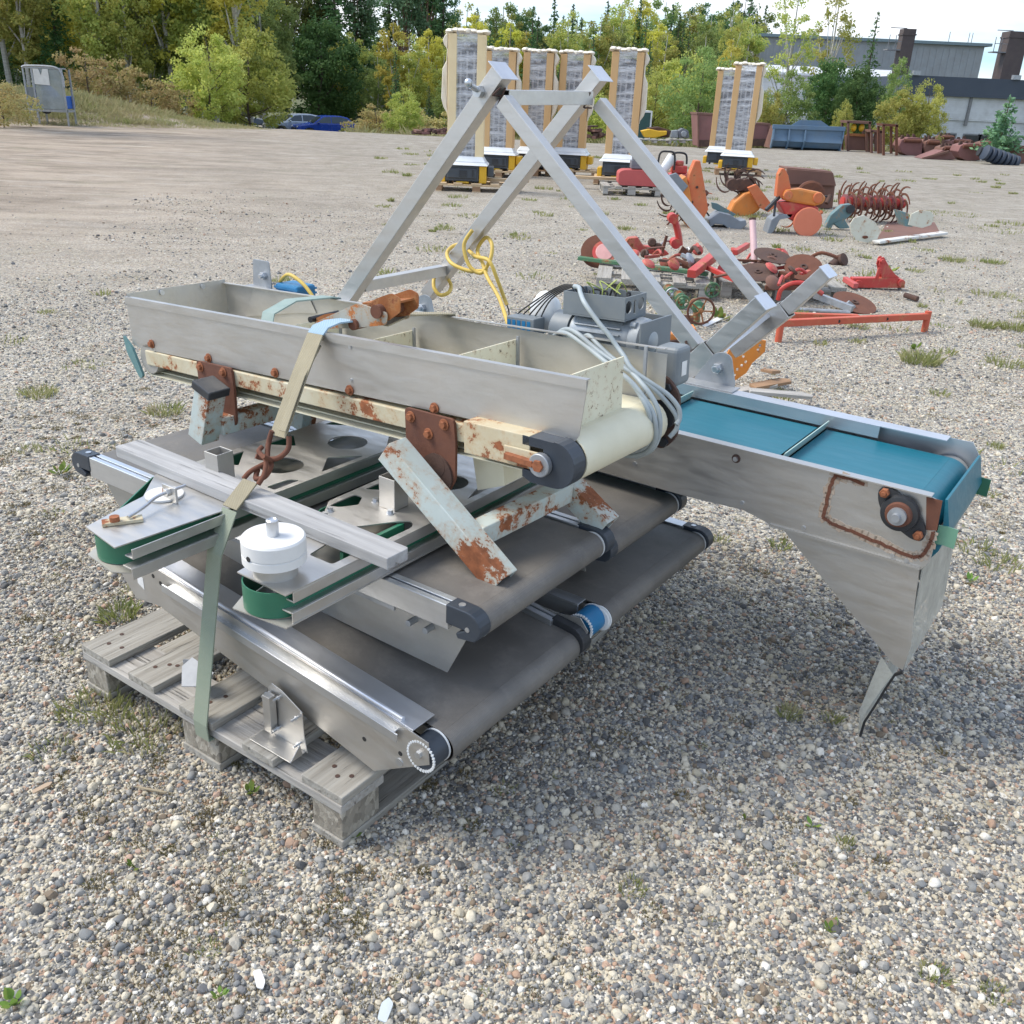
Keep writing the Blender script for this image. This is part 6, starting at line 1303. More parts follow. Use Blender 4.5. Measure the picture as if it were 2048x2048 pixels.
def tine(m, c, ax, r, a0, sweep, w, t=.012, n=7):
    """curved flat tine in the plane across ax"""
    c = Vector(c); ax = Vector(ax).normalized(); e1 = ax.orthogonal().normalized(); e2 = ax.cross(e1); P = []
    for i in range(n + 1):
        k = i / n; a = a0 + sweep * k; rr = r * (.25 + .75 * k ** .8); ww = w * (1 - .75 * k); d = e1 * math.cos(a) + e2 * math.sin(a); q = c + d * rr; P.append((q, d, ww))
    vs = []
    for q, d, ww in P: vs += [q - d * ww / 2 - ax * t / 2, q + d * ww / 2 - ax * t / 2, q + d * ww / 2 + ax * t / 2, q - d * ww / 2 + ax * t / 2]
    fs = []
    for i in range(n):
        for k in range(4): l = (k + 1) % 4; fs.append((i * 4 + k, i * 4 + 4 + k, i * 4 + 4 + l, i * 4 + l))
    fs += [(0, 1, 2, 3), (n * 4 + 3, n * 4 + 2, n * 4 + 1, n * 4)]; m.add(vs, fs)
# red floor machines on a pallet
g = G(1290, 392); f, y, s = PP(1290, 392)
pallet_mesh(1.05, .9, 'wooden_pallet', 'small grey pallet under the red sweeping machines', Matrix.Translation((f(1235, 0)[0], y, 0)) , wood_v, wood_u)
t = thing('sweeping_machine', 'faded red sweeping machine with a dark engine lying on the small grey pallet', 'machine', Matrix.Translation((g.x, y, .15)))
m = MB(); a, b_ = f(1237, 372); c, d = f(1330, 348); m.plate(rnd([(a, .16), (a, .38), (a + .08, .42), (c - .1, .44), (c + .1, .40), (c + .12, .16)], .07), (0, y + .1, 0), (1, 0, 0), (0, 0, 1), (0, .5, 0)); m.build('hood', redf, t, bevel=.05, seg=3)
m = MB(); m.box(a + .22, a + .55, y + .2, y + .5, .445, .58); m.cyl((a + .3, y + .3, .58), (a + .3, y + .3, .66), .07, 14); m.cyl((a + .62, y + .35, .44), (a + .62, y + .35, .60), .09, 16); m.build('engine', mastm, t, bevel=.01)
m = MB(); m.tube([(a + .7, y + .2, .45), (a + .72, y + .2, .72), (a + .85, y + .2, .76), (a + .98, y + .2, .72), (a + 1.0, y + .2, .45)], .018, 8); m.build('handle', black_r, t, smooth=True)
t = thing('sweeping_machine', 'red sweeping machine with red petrol engine, right one of the pair', 'machine', Matrix.Translation((g.x + .8, y + .3, 0)))
a, _ = f(1338, 370); m = MB(); m.plate(rnd([(a, .12), (a, .34), (a + .1, .38), (a + .55, .38), (a + .62, .12)], .06), (0, y + .3, 0), (1, 0, 0), (0, 0, 1), (0, .45, 0)); m.build('hood', redf, t, bevel=.04, seg=3)
m = MB(); m.box(a + .08, a + .36, y + .36, y + .6, .385, .52); m.cyl((a + .2, y + .48, .52), (a + .2, y + .48, .60), .10, 18); m.build('engine', red, t, bevel=.02)
m = MB(); m.tube([(a + .06, y + .4, .55), (a + .08, y + .4, .72), (a + .3, y + .4, .72), (a + .34, y + .4, .55)], .018, 8); m.build('handle', black_r, t, smooth=True)
m = MB(); m.cyl((a - .15, y + .25, .36), (a + .06, y + .35, .66), .07, 16, .10); m.build('dust_bag', white_pl, t, smooth=30)
# orange tiller bodies
f, y, s = PP(1375, 458); g = G(1375, 458)
t = thing('tiller_unit', 'orange tiller unit with upright wedge arm, left of the black tine bundle', 'tiller', base(g))
m = MB(); trace(m, f, y, [(1372, 420), (1380, 350), (1392, 322), (1402, 322), (1412, 380), (1418, 420), (1400, 455), (1385, 440)], .22, .05); m.build('arm', orange, t, bevel=.01)
m = MB(); trace(m, f, y, [(1345, 372), (1372, 352), (1380, 380), (1392, 455), (1380, 458), (1362, 430), (1350, 395)], .4, 0); m.build('guard_plate', orange2, t, bevel=.01)
m = MB(); trace(m, f, y, [(1330, 352), (1352, 345), (1376, 372), (1352, 400), (1335, 385)], .04, -.03); m.build('curved_fender', grey_sh, t, bevel=.01)
m = MB(); c = p3(f, y, 1352, 412, .2)
for i in range(9): tine(m, c + Vector((0, .06 * (i % 3) - .08, 0)), (.1, 1, 0), .24, i * .7, 1.3, .05)
m.build('tines', rust_dark, t)
m = MB(); 
for px, py in ((1385, 405), (1395, 375), (1390, 430)): q = p3(f, y, px, py, .03); m.cyl(q, q + Vector((0, .03, 0)), .018, 10)
m.build('bolt', rust_dark, t)
f, y, s = PP(1465, 458); g = G(1465, 458)
t = thing('curved_fender', 'blue-grey curved sheet fender lying in front of the left orange tiller', 'fender', base(g)); m = MB()
pr = [(1418, 440), (1440, 425), (1462, 430), (1480, 442), (1492, 440), (1494, 450), (1482, 460), (1462, 462), (1448, 450), (1430, 448), (1420, 456)]
trace(m, f, y, pr, .35); m.build('sheet', grey_sh, t, bevel=.01); m = MB(); trace(m, f, y, [(1428, 408), (1440, 410), (1478, 432), (1470, 438), (1430, 420)], .05, .2); m.build('blade', teal_p, t, bevel=.005)
f, y, s = PP(1495, 432); g = G(1495, 432)
t = thing('tine_bundle', 'heap of dark rusty curved tines above an orange fender', 'tines', base(g)); rg = random.Random(3)
m = MB(); trace(m, f, y, [(1460, 425), (1470, 405), (1490, 388), (1510, 382), (1525, 395), (1522, 420), (1505, 432), (1480, 434)], .3, .05); m.build('orange_fender', orange2, t, bevel=.03)
m = MB(); trace(m, f, y, [(1495, 375), (1512, 368), (1540, 405), (1552, 412), (1535, 424), (1518, 415)], .1, -.05); m.build('slotted_arm', orange, t, bevel=.006)
for k in range(3):
    m = MB()
    for i in range(13):
        c = p3(f, y, 1478 + 14 * k + rg.uniform(-6, 6), 372 + rg.uniform(-10, 8), .25 + .1 * rg.random()); tine(m, c, (.4, 1, rg.uniform(-.2, .2)), rg.uniform(.2, .3), rg.uniform(0, 6.28), 1.4, .05)
    m.cyl(p3(f, y, 1470 + 14 * k, 372, .15), p3(f, y, 1474 + 14 * k, 372, .5), .09, 16); m.build('tine_disc', rust_dark, t)
f, y, s = PP(1615, 470); g = G(1615, 470)
t = thing('tiller_unit', 'orange tiller unit with round side disc and gearbox arm, in the middle of the row', 'tiller', base(g))
m = MB(); trace(m, f, y, rnd([(1590, 385), (1600, 380), (1645, 385), (1652, 395), (1648, 408), (1630, 412), (1592, 405)], 6 * s), .22, .02) if False else trace(m, f, y, [(1568, 392), (1572, 380), (1605, 378), (1645, 386), (1654, 396), (1648, 408), (1630, 413), (1590, 406), (1570, 402)], .22, .02); m.build('gearbox_arm', orange2, t, bevel=.03)
m = MB(); trace(m, f, y, [(1555, 395), (1560, 350), (1566, 338), (1573, 338), (1580, 352), (1586, 382), (1575, 400)], .14, .08); m.build('upright_bracket', orange, t, bevel=.01)
m = MB(); c = p3(f, y, 1615, 444, -.03); m.cyl(c, c + Vector((0, .05, 0)), 27 * s, 36); m.build('side_disc', surf('salmon_orange_disc', (.66, .20, .11), (.6, .17, .09), rough=.55, vs=4), t, bevel=.01)
m = MB(); trace(m, f, y, [(1558, 405), (1590, 405), (1640, 415), (1640, 430), (1600, 450), (1575, 435)], .35, .05); m.build('hood', red, t, bevel=.02)
m = MB(); 
for px, py, r_ in ((1577, 391, .06), (1637, 396, .07)): q = p3(f, y, px, py, .0); m.cyl(q, q + Vector((0, .03, 0)), r_, 20)
m.build('bearing', orange, t, bevel=.01)
m = MB(); trace(m, f, y, [(1536, 468), (1545, 440), (1560, 430), (1590, 428), (1585, 436), (1562, 440), (1552, 460), (1545, 470)], .3, .05); m.build('curved_fender', grey_sh, t, bevel=.01)
m = MB(); m.bar(p3(f, y, 1532, 420, 0), p3(f, y, 1562, 395, .1), .04, .04); m.bar(p3(f, y, 1548, 432, 0), p3(f, y, 1555, 405, .1), .03, .03); m.build('link_rod', black_pl, t)
rg = random.Random(31)
for nm, bx, by, mats in (('tiller_unit', 1375, 455, [rust_dark, orange, rust_m]), ('tiller_unit.001', 1610, 462, [rust_dark, orange, red, rust_m])):
    t = scene.objects[nm]; f, y, s = PP(bx, by)
    for i in range(16):
        c = p3(f, y, bx + rg.uniform(-38, 42), by - rg.uniform(12, 70), rg.uniform(-.14, .12)); m = MB()
        if i % 4 == 0: tine(m, c, (rg.uniform(-.4, .4), 1, 0), rg.uniform(.12, .2), rg.uniform(0, 6.28), 1.3, .04)
        elif i % 4 == 1: m.cyl(c, c + Vector((rg.uniform(-.1, .1), .06, rg.uniform(-.1, .1))), rg.uniform(.02, .045), 12)
        elif i % 4 == 2: m.bar(c, c + Vector((rg.uniform(-.15, .15), 0, rg.uniform(-.15, .15))), .03, .02)
        else: m.tube([c, c + Vector((.05, -.02, .04)), c + Vector((.12, 0, -.02))], .012, 7, 4)
        m.build(['worn_tine', 'hub', 'link_rod', 'hose'][i % 4], rg.choice(mats) if i % 4 < 3 else black_r, t, smooth=30)
# rotor with hopper
f, y, s = PP(1765, 450); g = G(1765, 450)
t = thing('tiller_rotor', 'long tiller rotor bristling with rusty curved tines at the right of the row', 'tiller', base(g))
p, q = p3(f, y, 1690, 405, .15), p3(f, y, 1825, 412, .35); m = MB(); m.cyl(p, q, .07, 18); m.build('axle', red, t, smooth=30)
ax = (q - p).normalized()
for k in range(8):
    m = MB(); c = p + (q - p) * (k + .3) / 8
    for i in range(7): tine(m, c + ax * (.03 * (i % 2)), ax, .30, i * .9 + k * .5, 1.5, .055, .014)
    m.build('tine_disc', rust_m, t)
m = MB()
for k in range(8): c = p + (q - p) * (k + .3) / 8; m.cyl(c - ax * .02, c + ax * .02, .11, 14)
m.build('flange', surf('dark_pink_flange', (.25, .09, .09), rough=.7), t)
f, y, s = PP(1660, 430); g = G(1660, 430)
t = thing('hopper', 'brown rusty rectangular hopper behind the middle orange tiller', 'hopper', Matrix.Translation((g.x, y + .6, 0)))
m = MB(); trace(m, f, y, [(1602, 344), (1608, 346), (1700, 354), (1706, 382), (1600, 378)], .05, .9); m.build('front_plate', rust_b, t, bevel=.01); m = MB(); trace(m, f, y, [(1600, 378), (1706, 382), (1700, 430), (1610, 430)], .5, .96); trace(m, f, y, [(1602, 343), (1700, 352), (1700, 356), (1602, 347)], .5, .96); m.build('body', rust_b, t, bevel=.01)
m = MB(); m.lathe(p3(f, y, 1640, 400, .55), (0, 1, 0), [(.22, 0), (.25, .02), (.25, .07), (.22, .09)], 28); m.build('ring', rust_m, t, smooth=30)
f, y, s = PP(1690, 460); g = G(1690, 460)
t = thing('coulter_bracket', 'grey-teal forked bracket left of the cream hexagonal plate', 'bracket', base(g)); m = MB(); trace(m, f, y, [(1650, 455), (1662, 430), (1685, 410), (1702, 408), (1712, 418), (1700, 432), (1690, 440), (1700, 456), (1680, 458), (1668, 448), (1662, 458)], .12); m.build('fork', teal_p, t, bevel=.01)
m = MB(); c = p3(f, y, 1700, 418, -.03); m.cyl(c, c + Vector((0, .18, 0)), .06, 18); m.build('hub', black_pl, t, smooth=30)
f, y, s = PP(1733, 486); g = G(1733, 486)
t = thing('hexagonal_plate', 'cream six-sided metal plate standing on edge before the rotor', 'plate', base(g)); m = MB(); trace(m, f, y, [(1700, 448), (1708, 436), (1728, 430), (1752, 446), (1760, 462), (1755, 478), (1735, 486), (1712, 480), (1702, 464)], .02); m.build('sheet', cream_sh, t, bevel=.003); m = MB(); q = p3(f, y, 1730, 474, -.01); m.sphere(q, .04, .008, .02, 10, 6); m.build('rust_spot', rust_m, t)
f, y, s = PP(1820, 482); g = G(1820, 482)
t = thing('sheet_trough', 'bent sheet-metal trough, brown inside with a whitish front edge, lying open', 'trough', base(g))
m = MB(); m.add([G(1752, 482), G(1880, 468), G(1862, 432), G(1775, 445), G(1752, 482) + Vector((0, 0, .012)), G(1880, 468) + Vector((0, 0, .012)), G(1862, 432) + Vector((0, 0, .012)), G(1775, 445) + Vector((0, 0, .012))], [(0, 1, 2, 3), (7, 6, 5, 4), (0, 4, 5, 1), (1, 5, 6, 2), (2, 6, 7, 3), (3, 7, 4, 0)]); m.build('base_sheet', rust_b, t)
m = MB(); m.bar(G(1752, 484, .03), G(1888, 466, .05), .12, .035); m.build('front_edge', surf('chipped_white_paint', (.66, .66, .62), rough=.6, vs=6, rust=.28, rs=6), t, bevel=.008)
m = MB(); m.plate([f(*q) for q in [(1822, 452), (1828, 430), (1845, 422), (1868, 425), (1876, 436), (1868, 452), (1850, 458)]], (0, y + .1, 0), (1, 0, 0), (0, 0, 1), (0, .02, 0)); m.build('end_sheet', cream_sh, t, bevel=.004); m = MB(); m.plate([f(*q) for q in [(1818, 455), (1810, 425), (1822, 428), (1832, 456)]], (0, y + .12, 0), (1, 0, 0), (0, 0, 1), (0, .3, 0)); m.build('end_sheet', teal_p, t)

# ---- junk pile
def disc(px, py, z, r, tiltv, mat, lab, th=.012):
    c = G(px, py, z); t = thing('harrow_disc', lab, 'disc', Matrix.Translation((c.x, c.y, z))); n = Vector(tiltv).normalized()
    m = MB(); m.lathe(c, n, [(.03, -.015), (r * .6, -.012), (r, 0), (r, th * .5), (r * .6, th - .004), (.03, th - .008)], 40); m.build('blade', mat, t, smooth=30); m = MB(); m.lathe(c, n, [(.032, th - .012), (.032, th + .003), (.018, th + .004), (.016, th - .01)], 18); m.build('hub', rust_dark, t, smooth=30); return t
pallet_mesh(1.0, .9, 'wooden_pallet', 'grey pallet below the green bar, at the left of the junk pile', Matrix.Translation(G(1190, 588)) @ Matrix.Rotation(R(-6), 4, 'Z'), wood_v, wood_u)
pallet_mesh(1.1, .8, 'wooden_pallet', 'grey pallet below the rusty discs, at the right of the junk pile', Matrix.Translation(G(1440, 596)) @ Matrix.Rotation(R(-2), 4, 'Z'), wood_v, wood_u)
def bars(name, lab, cat, lst, mat, parts='bar'):
    q0 = lst[0][0]; t = thing(name, lab, cat, Matrix.Translation((q0[0], q0[1], 0)))
    for i, (a, b_, w, h) in enumerate(lst): m = MB(); m.bar(a, b_, w, h); m.build(parts, mat, t, bevel=.005)
    return t
bars('green_bar', 'long green painted steel bar lying across the left junk pallet', 'bar', [(G(1158, 516, .18), G(1415, 548, .18), .07, .035)], greenp)
disc(1197, 503, .24, .17, (-.15, -.9, .6), rust_m, 'brown disc with faded red centre leaning at the left end of the pile'); 
c = G(1208, 503, .25); t = thing('red_plate', 'round faded red plate beside the leftmost brown disc', 'plate', Matrix.Translation((c.x, c.y, .2))); m = MB(); m.lathe(c + Vector((0, -.05, 0)), (-.1, -.9, .6), [(.115, 0), (.115, .01)], 28); m.build('rim', red, t, smooth=30); m = MB(); m.lathe(c + Vector((0, -.062, .006)), (-.1, -.9, .6), [(.085, 0), (.08, .004)], 28); m.build('centre', surf('pale_pink_paint', (.66, .35, .32), rough=.6), t, smooth=30)
f, y, s = PP(1290, 545)
t = thing('implement_frame', 'red implement frame with a tall crooked arm on the left junk pallet', 'frame', Matrix.Translation((f(1300, 0)[0], y, .15)))
m = MB(); trace(m, f, y, [(1252, 492), (1262, 482), (1280, 480), (1292, 498), (1330, 502), (1345, 515), (1330, 520), (1260, 505)], .12, .2); m.build('plate', red, t, bevel=.01)
m = MB(); m.tube([p3(f, y, 1352, 442, .3), p3(f, y, 1360, 455, .3), p3(f, y, 1366, 480, .3), p3(f, y, 1368, 500, .3)], .035, 8); m.cyl(p3(f, y, 1353, 443, .2), p3(f, y, 1353, 443, .36), .05, 14); m.cyl(p3(f, y, 1358, 494, .2), p3(f, y, 1358, 494, .36), .05, 14); m.build('arm', red, t, smooth=30)
m = MB(); m.plate([f(*q) for q in [(1355, 510), (1366, 492), (1380, 505), (1372, 520)]], (0, y, 0), (1, 0, 0), (0, 0, 1), (0, .03, 0)); m.bar(p3(f, y, 1322, 512, 0), p3(f, y, 1334, 472, .02), .012, .03); m.build('blade', rust_m, t)
m = MB()
for px, py in ((1291, 510), (1306, 488), (1318, 498)): m.lathe(p3(f, y, px, py, .1), (0, -1, .2), [(.03, 0), (.045, .02), (.03, .05)], 14)
m.build('ring', rust_dark, t, smooth=30)
m = MB(); m.cyl(p3(f, y, 1338, 515, -.1), p3(f, y, 1385, 532, -.15), .035, 14); m.build('pipe', rust_m, t, smooth=30)
bars('steel_angle', 'crossed red steel beams between the two junk pallets', 'beam', [(G(1383, 548, .22), G(1428, 512, .30), .08, .07), (G(1408, 532, .24), G(1470, 560, .20), .04, .04), (G(1470, 505, .3), G(1495, 490, .3), .05, .05)], red)
t = thing('marker_post', 'short faded pink and white post standing in the pile', 'post', Matrix.Translation(G(1505, 495, 0))); m = MB(); m.cyl(G(1510, 545, .2), G(1510, 545, .2) + Vector((-.02, .3, .42)), .03, 14); m.build('tube', surf('pink_white_paint', (.62, .42, .42), rough=.6, vs=8), t, smooth=30); m = MB(); m.cyl(G(1510, 545, .2) + Vector((-.02, .3, .42)), G(1510, 545, .2) + Vector((-.021, .305, .44)), .032, 14); m.build('tip', rust_dark, t)
bars('steel_stub', 'short bright red upright stub behind the discs', 'stub', [(G(1555, 500, .1), G(1558, 500, .28) + Vector((.03, 0, 0)), .05, .03)], red)
disc(1545, 512, .36, .17, (.1, -.25, 1), rust_dark, 'flat dark disc on top of the right pallet pile'); disc(1516, 545, .26, .17, (-.1, -.3, 1), rust_dark, 'dark disc lying lower at the left of the right pallet'); disc(1607, 535, .30, .165, (-.1, -.55, .85), rust_m, 'brown disc tilted to the viewer with a dark hub'); disc(1709, 606, .06, .19, (.15, -.3, 1), rust_m, 'large brown disc resting on the gravel right of the pile'); disc(1396, 530, .25, .09, (-.1, -.5, .9), rust_dark, 'small rusty disc between the pallets')
disc(1560, 560, .2, .12, (.1, -.2, 1), rust_b, 'half hidden brown disc under the others on the right pallet')
bars('scrap_lever', 'dark steel levers jumbled among the discs on the right pallet', 'lever', [(G(1470, 520, .30), G(1580, 525, .30), .03, .02), (G(1480, 535, .22), G(1545, 520, .30), .04, .03), (G(1560, 560, .17), G(1650, 565, .17), .05, .03), (G(1530, 575, .17), G(1600, 575, .19), .05, .04), (G(1560, 548, .25), G(1585, 553, .25), .06, .06)], rust_m)
t = thing('coulter', 'red arched coulter arm with a pipe in front of the right pallet', 'coulter', Matrix.Translation(G(1590, 615))); f, y, s = PP(1590, 620); m = MB(); m.tube([p3(f, y, 1556, 600), p3(f, y, 1562, 580), p3(f, y, 1580, 568), p3(f, y, 1604, 566), p3(f, y, 1625, 575), p3(f, y, 1645, 588)], .02, 8); m.build('arch', red, t, smooth=True); m = MB(); m.cyl(G(1585, 618, .03), G(1700, 625, .03), .018, 10); m.bar(G(1630, 590, .12), G(1705, 618, .06), .05, .05); m.build('pipe', galv, t, smooth=30)
m = MB(); m.plate([f(*q) for q in [(1690, 610), (1700, 602), (1712, 612), (1705, 625)]], (0, y, 0), (1, 0, 0), (0, 0, 1), (0, .03, 0)); m.build('lug', galv, t)
f, y, s = PP(1690, 530); t = thing('hub_flange', 'rusty hub on a short shaft at the upper right of the pile', 'hub', Matrix.Translation((f(1680, 0)[0], y, .1))); m = MB(); m.cyl(p3(f, y, 1662, 533), p3(f, y, 1684, 520, .05), .05, 18, .06); m.lathe(p3(f, y, 1684, 520, .0), (.5, -.6, .4), [(.07, 0), (.07, .03), (.03, .035)], 20); m.build('hub', rust_dark, t, smooth=30); m = MB(); trace(m, f, y, [(1665, 550), (1675, 540), (1690, 548), (1685, 565), (1670, 570)], .08); m.build('bracket', teal_p, t)
f, y, s = PP(1750, 578); g = G(1750, 578)
t = thing('lifting_bracket', 'bright red three-point bracket lying alone on the gravel at right', 'bracket', base(g))
m = MB(); trace(m, f, y, [(1706, 556), (1795, 556), (1810, 562), (1810, 576), (1716, 576), (1706, 568)], .09); m.build('base_beam', red, t, bevel=.006)
for dy in (0, .07): m = MB(); trace(m, f, y, [(1758, 530), (1762, 516), (1768, 514), (1778, 532), (1790, 548), (1800, 556), (1764, 556)], .015, dy); m.build('cheek_plate', red, t, bevel=.003)
m = MB(); m.cyl(p3(f, y, 1716, 567, -.02), p3(f, y, 1716, 567, .11), .035, 16); m.cyl(p3(f, y, 1802, 566, -.02), p3(f, y, 1802, 566, .11), .035, 16); m.cyl(p3(f, y, 1765, 522, -.02), p3(f, y, 1765, 522, .10), .02, 12); m.bar(p3(f, y, 1752, 556, -.02), p3(f, y, 1758, 535, -.02), .02, .03); m.build('pivot_tube', red, t, smooth=30, bevel=.003)
m = MB(); m.bar(G(1690, 558, .06), G(1712, 572, .04), .05, .05); m.build('stub_arm', redf, t, bevel=.006)
p = G(1810, 590, .03); q = G(1835, 598, .02); m = MB(); m.cyl(p, q, .025, 12); o = m.build('steel_pin', rust_dark, smooth=30); tag(center_origin(o), 'short dark rusty pin lying right of the red lifting bracket', 'pin')
f, y, s = PP(1555, 684); g = G(1555, 684)
t = thing('beam_frame', 'long faded red beam on two short end legs lying across the gravel', 'beam', base(g))
A, B_ = G(1556, 684) + Vector((0, 0, .14)), G(1848, 664) + Vector((0, 0, .125))
redb = surf('faded_red_beam_paint', (.52, .105, .05), (.44, .08, .04), rough=.6, vs=5, rust=.15, rs=9)
m = MB(); m.bar(A, B_, .05, .05); m.build('beam', redb, t, bevel=.005)
for c in (A, B_): m = MB(); m.cyl(Vector((c.x, c.y, .0)), Vector((c.x, c.y, .165)), .026, 14); m.build('end_leg', redb, t, smooth=30)
m = MB(); d = (B_ - A)
for k in (.37, .70): c = A + d * k + Vector((0, -.027, 0)); m.cyl(c, c + Vector((0, -.002, 0)), .012, 12)
m.build('hole', black_r, t); m = MB(); m.bar(G(1568, 630, .09), G(1716, 634, .09), .05, .04); m.build('second_bar', redb, t, bevel=.005)
rg = random.Random(77)
def tangle(t, x0, x1, y0, y1, z0, z1, n, mats, name):
    for i in range(n):
        c = G(rg.uniform(x0, x1), rg.uniform(y0, y1), rg.uniform(z0, z1)); a = rg.uniform(0, 6.28); l = rg.uniform(.08, .28); d = Vector((math.cos(a), math.sin(a), rg.uniform(-.25, .25))) * l
        m = MB()
        if i % 3 == 0: m.tube([c, c + d * .4 + Vector((0, 0, .05)), c + d], rg.uniform(.008, .018), 7, 4)
        elif i % 3 == 1: m.bar(c, c + d, rg.uniform(.02, .05), rg.uniform(.012, .03))
        else: m.lathe(c, (rg.uniform(-.6, .6), rg.uniform(-1, 0), rg.uniform(.2, 1)), [(.02, 0), (rg.uniform(.035, .07), .01), (.05, .03), (.02, .04)], 14)
        m.build(name, rg.choice(mats), t, smooth=30)
O_ = {o.name: o for o in scene.objects}
tangle(O_['implement_frame'], 1255, 1400, 490, 535, .17, .30, 22, [red, redb_, rust_m, rust_dark, galv], 'linkage')
tangle(O_['scrap_lever'], 1435, 1625, 505, 570, .17, .32, 26, [rust_m, rust_dark, rust_b, red], 'linkage')
# hand-wheel valves
for px, py, r, mat, lab in ((1345, 590, .055, galv, 'small grey hand-wheel valve at the upper left of the valve group'), (1402, 622, .10, rust_m, 'large hand-wheel valve with brown rim and orange hub'), (1425, 580, .06, greenp, 'green valve with upright hoop beside the right junk pallet'), (1366, 604, .05, greenp, 'small green valve body in the middle of the valve group')):
    c = G(px, py, r + .04); t = thing('valve', lab, 'valve', Matrix.Translation((c.x, c.y, 0))); m = MB(); n = 24
    ring = [c + Vector((r * math.cos(a), -.1 * r * math.sin(a), r * math.sin(a))) for a in [2 * math.pi * i / 12 for i in range(12)]]; m.tube(ring, .009, 7, 3, True); m.build('hand_wheel', mat, t, smooth=True)
    m = MB()
    for i in range(5): a = 2 * math.pi * i / 5; m.cyl(c, c + Vector((r * math.cos(a), -.1 * r * math.sin(a), r * math.sin(a))), .006, 6)
    m.sphere(c, .02); m.build('spokes', rust_org if mat is rust_m else mat, t, smooth=30)
    m = MB(); m.lathe((c.x, c.y + .03, c.z), (0, 1, 0), [(.02, -.01), (.02, .07), (.05, .08), (.05, .1), (.035, .11), (.035, .2), (.05, .21), (.05, .23)], 16); m.cyl((c.x, c.y + .15, 0), (c.x, c.y + .15, c.z), .03, 12); m.build('body', greenp, t, smooth=30)
for i, (px, py, mat, lab) in enumerate(((1425, 640, white_pt, 'white bent strip lying right of the large hand wheel'), (1378, 640, rust_b, 'small open brown box in front of the valves'))):
    c = G(px, py, .03); m = MB(Matrix.Translation(c) @ Matrix.Rotation(.9 - i, 4, 'Z')); 
    if i: m.box(-.06, .06, -.04, .04, -.03, -.02); m.box(-.06, .06, -.04, -.035, -.0195, .03); m.box(-.06, .06, .035, .04, -.0195, .03)
    else: m.plate([(-.14, -.02), (.14, -.025), (.13, .03), (-.13, .02)], (0, 0, -.02), (1, 0, .1), (0, 1, 0), (0, 0, .006))
    o = m.build('scrap_piece', mat, bevel=.002); tag(center_origin(o), lab, 'scrap')
# orange perforated plates and broken boards near the A-frame foot
f, y, s = PP(1490, 790); g = G(1490, 790)
t = thing('perforated_plate', 'orange plate with rows of holes standing on broken boards near the frame foot', 'plate', Matrix.Translation((g.x, y + .1, 0)))
pt = [(1455, 728), (1470, 700), (1500, 683), (1540, 690), (1538, 712), (1512, 735), (1500, 755), (1475, 772), (1460, 765)]
holes = [[(f(cx + 3.2 * math.cos(a), cy + 3.2 * math.sin(a))) for a in [2 * math.pi * i / 10 for i in range(10)]] for cx, cy in ((1497, 700), (1505, 692), (1528, 700), (1524, 708), (1491, 740), (1499, 733), (1494, 722), (1482, 748), (1476, 760))]
m = MB(); m.plate([f(*q) for q in pt], (0, y + .1, 0), (1, 0, 0), (0, 0, 1), (0, .015, 0), holes); m.build('plate', surf('vivid_orange_paint', (.68, .24, .03), (.6, .19, .025), rough=.5, vs=6, rust=.15, rs=9), t, bevel=.002)
f, y, s = PP(1345, 735)
t = thing('orange_bracket', 'orange channel piece with a dark slot seen behind the A-frame foot', 'bracket', Matrix.Translation((f(1345, 0)[0], y, 0)))
m = MB(); m.plate([f(*q) for q in [(1322, 665), (1352, 668), (1372, 675), (1378, 660), (1392, 655), (1400, 690), (1380, 706), (1322, 700)]], (0, y, 0), (1, 0, 0), (0, 0, 1), (0, .12, 0)); m.build('channel', orange2, t, bevel=.01)
m = MB(); m.bar(p3(f, y, 1322, 686, -.01), p3(f, y, 1372, 679, -.01), .02, .02); m.build('rod', rust_dark, t); m = MB(); m.lathe(p3(f, y, 1340, 715, .05), (.1, -.3, 1), [(.10, 0), (.12, .01), (.10, .02)], 24); m.build('disc', rust_m, t, smooth=30)
f, y, s = PP(1400, 760); m = MB(); m.plate([f(*q) for q in [(1372, 740), (1388, 712), (1402, 720), (1400, 750), (1385, 756)]], (0, y, 0), (1, 0, 0), (0, 0, 1), (0, .1, 0)); o = m.build('orange_scrap', orange2, bevel=.01); tag(center_origin(o), 'orange scrap piece seen between the A-frame foot and the conveyor', 'scrap'); o.location.z = 0.0
rg = random.Random(6)
for i, (px, py, l, rot, lab) in enumerate(((1500, 780, .38, 20, 'broken grey board nearest the conveyor rail, under the orange plate'), (1540, 770, .34, 35, 'splintered brown board below the orange plate'), (1560, 790, .42, 12, 'flat grey board sticking out right of the orange plate'), (1540, 745, .22, 60, 'short curved bark-like board beside the orange plate'))):
    c = G(px, py, .03 + .02 * i); M = Matrix.Translation(c) @ Matrix.Rotation(R(rot), 4, 'Z') @ Matrix.Rotation(.1 * (i - 1), 4, 'Y'); m = MB(M); m.plate([(-l / 2, -.04), (l / 2 - .03, -.045), (l / 2, 0), (l / 2 - .05, .045), (-l / 2 + .03, .04)], (0, 0, 0), (1, 0, 0), (0, 1, 0), (0, 0, .018)); o = m.build('broken_board', wood_u if i % 2 == 0 else wood_brn, bevel=.003); tag(center_origin(o), lab, 'board')

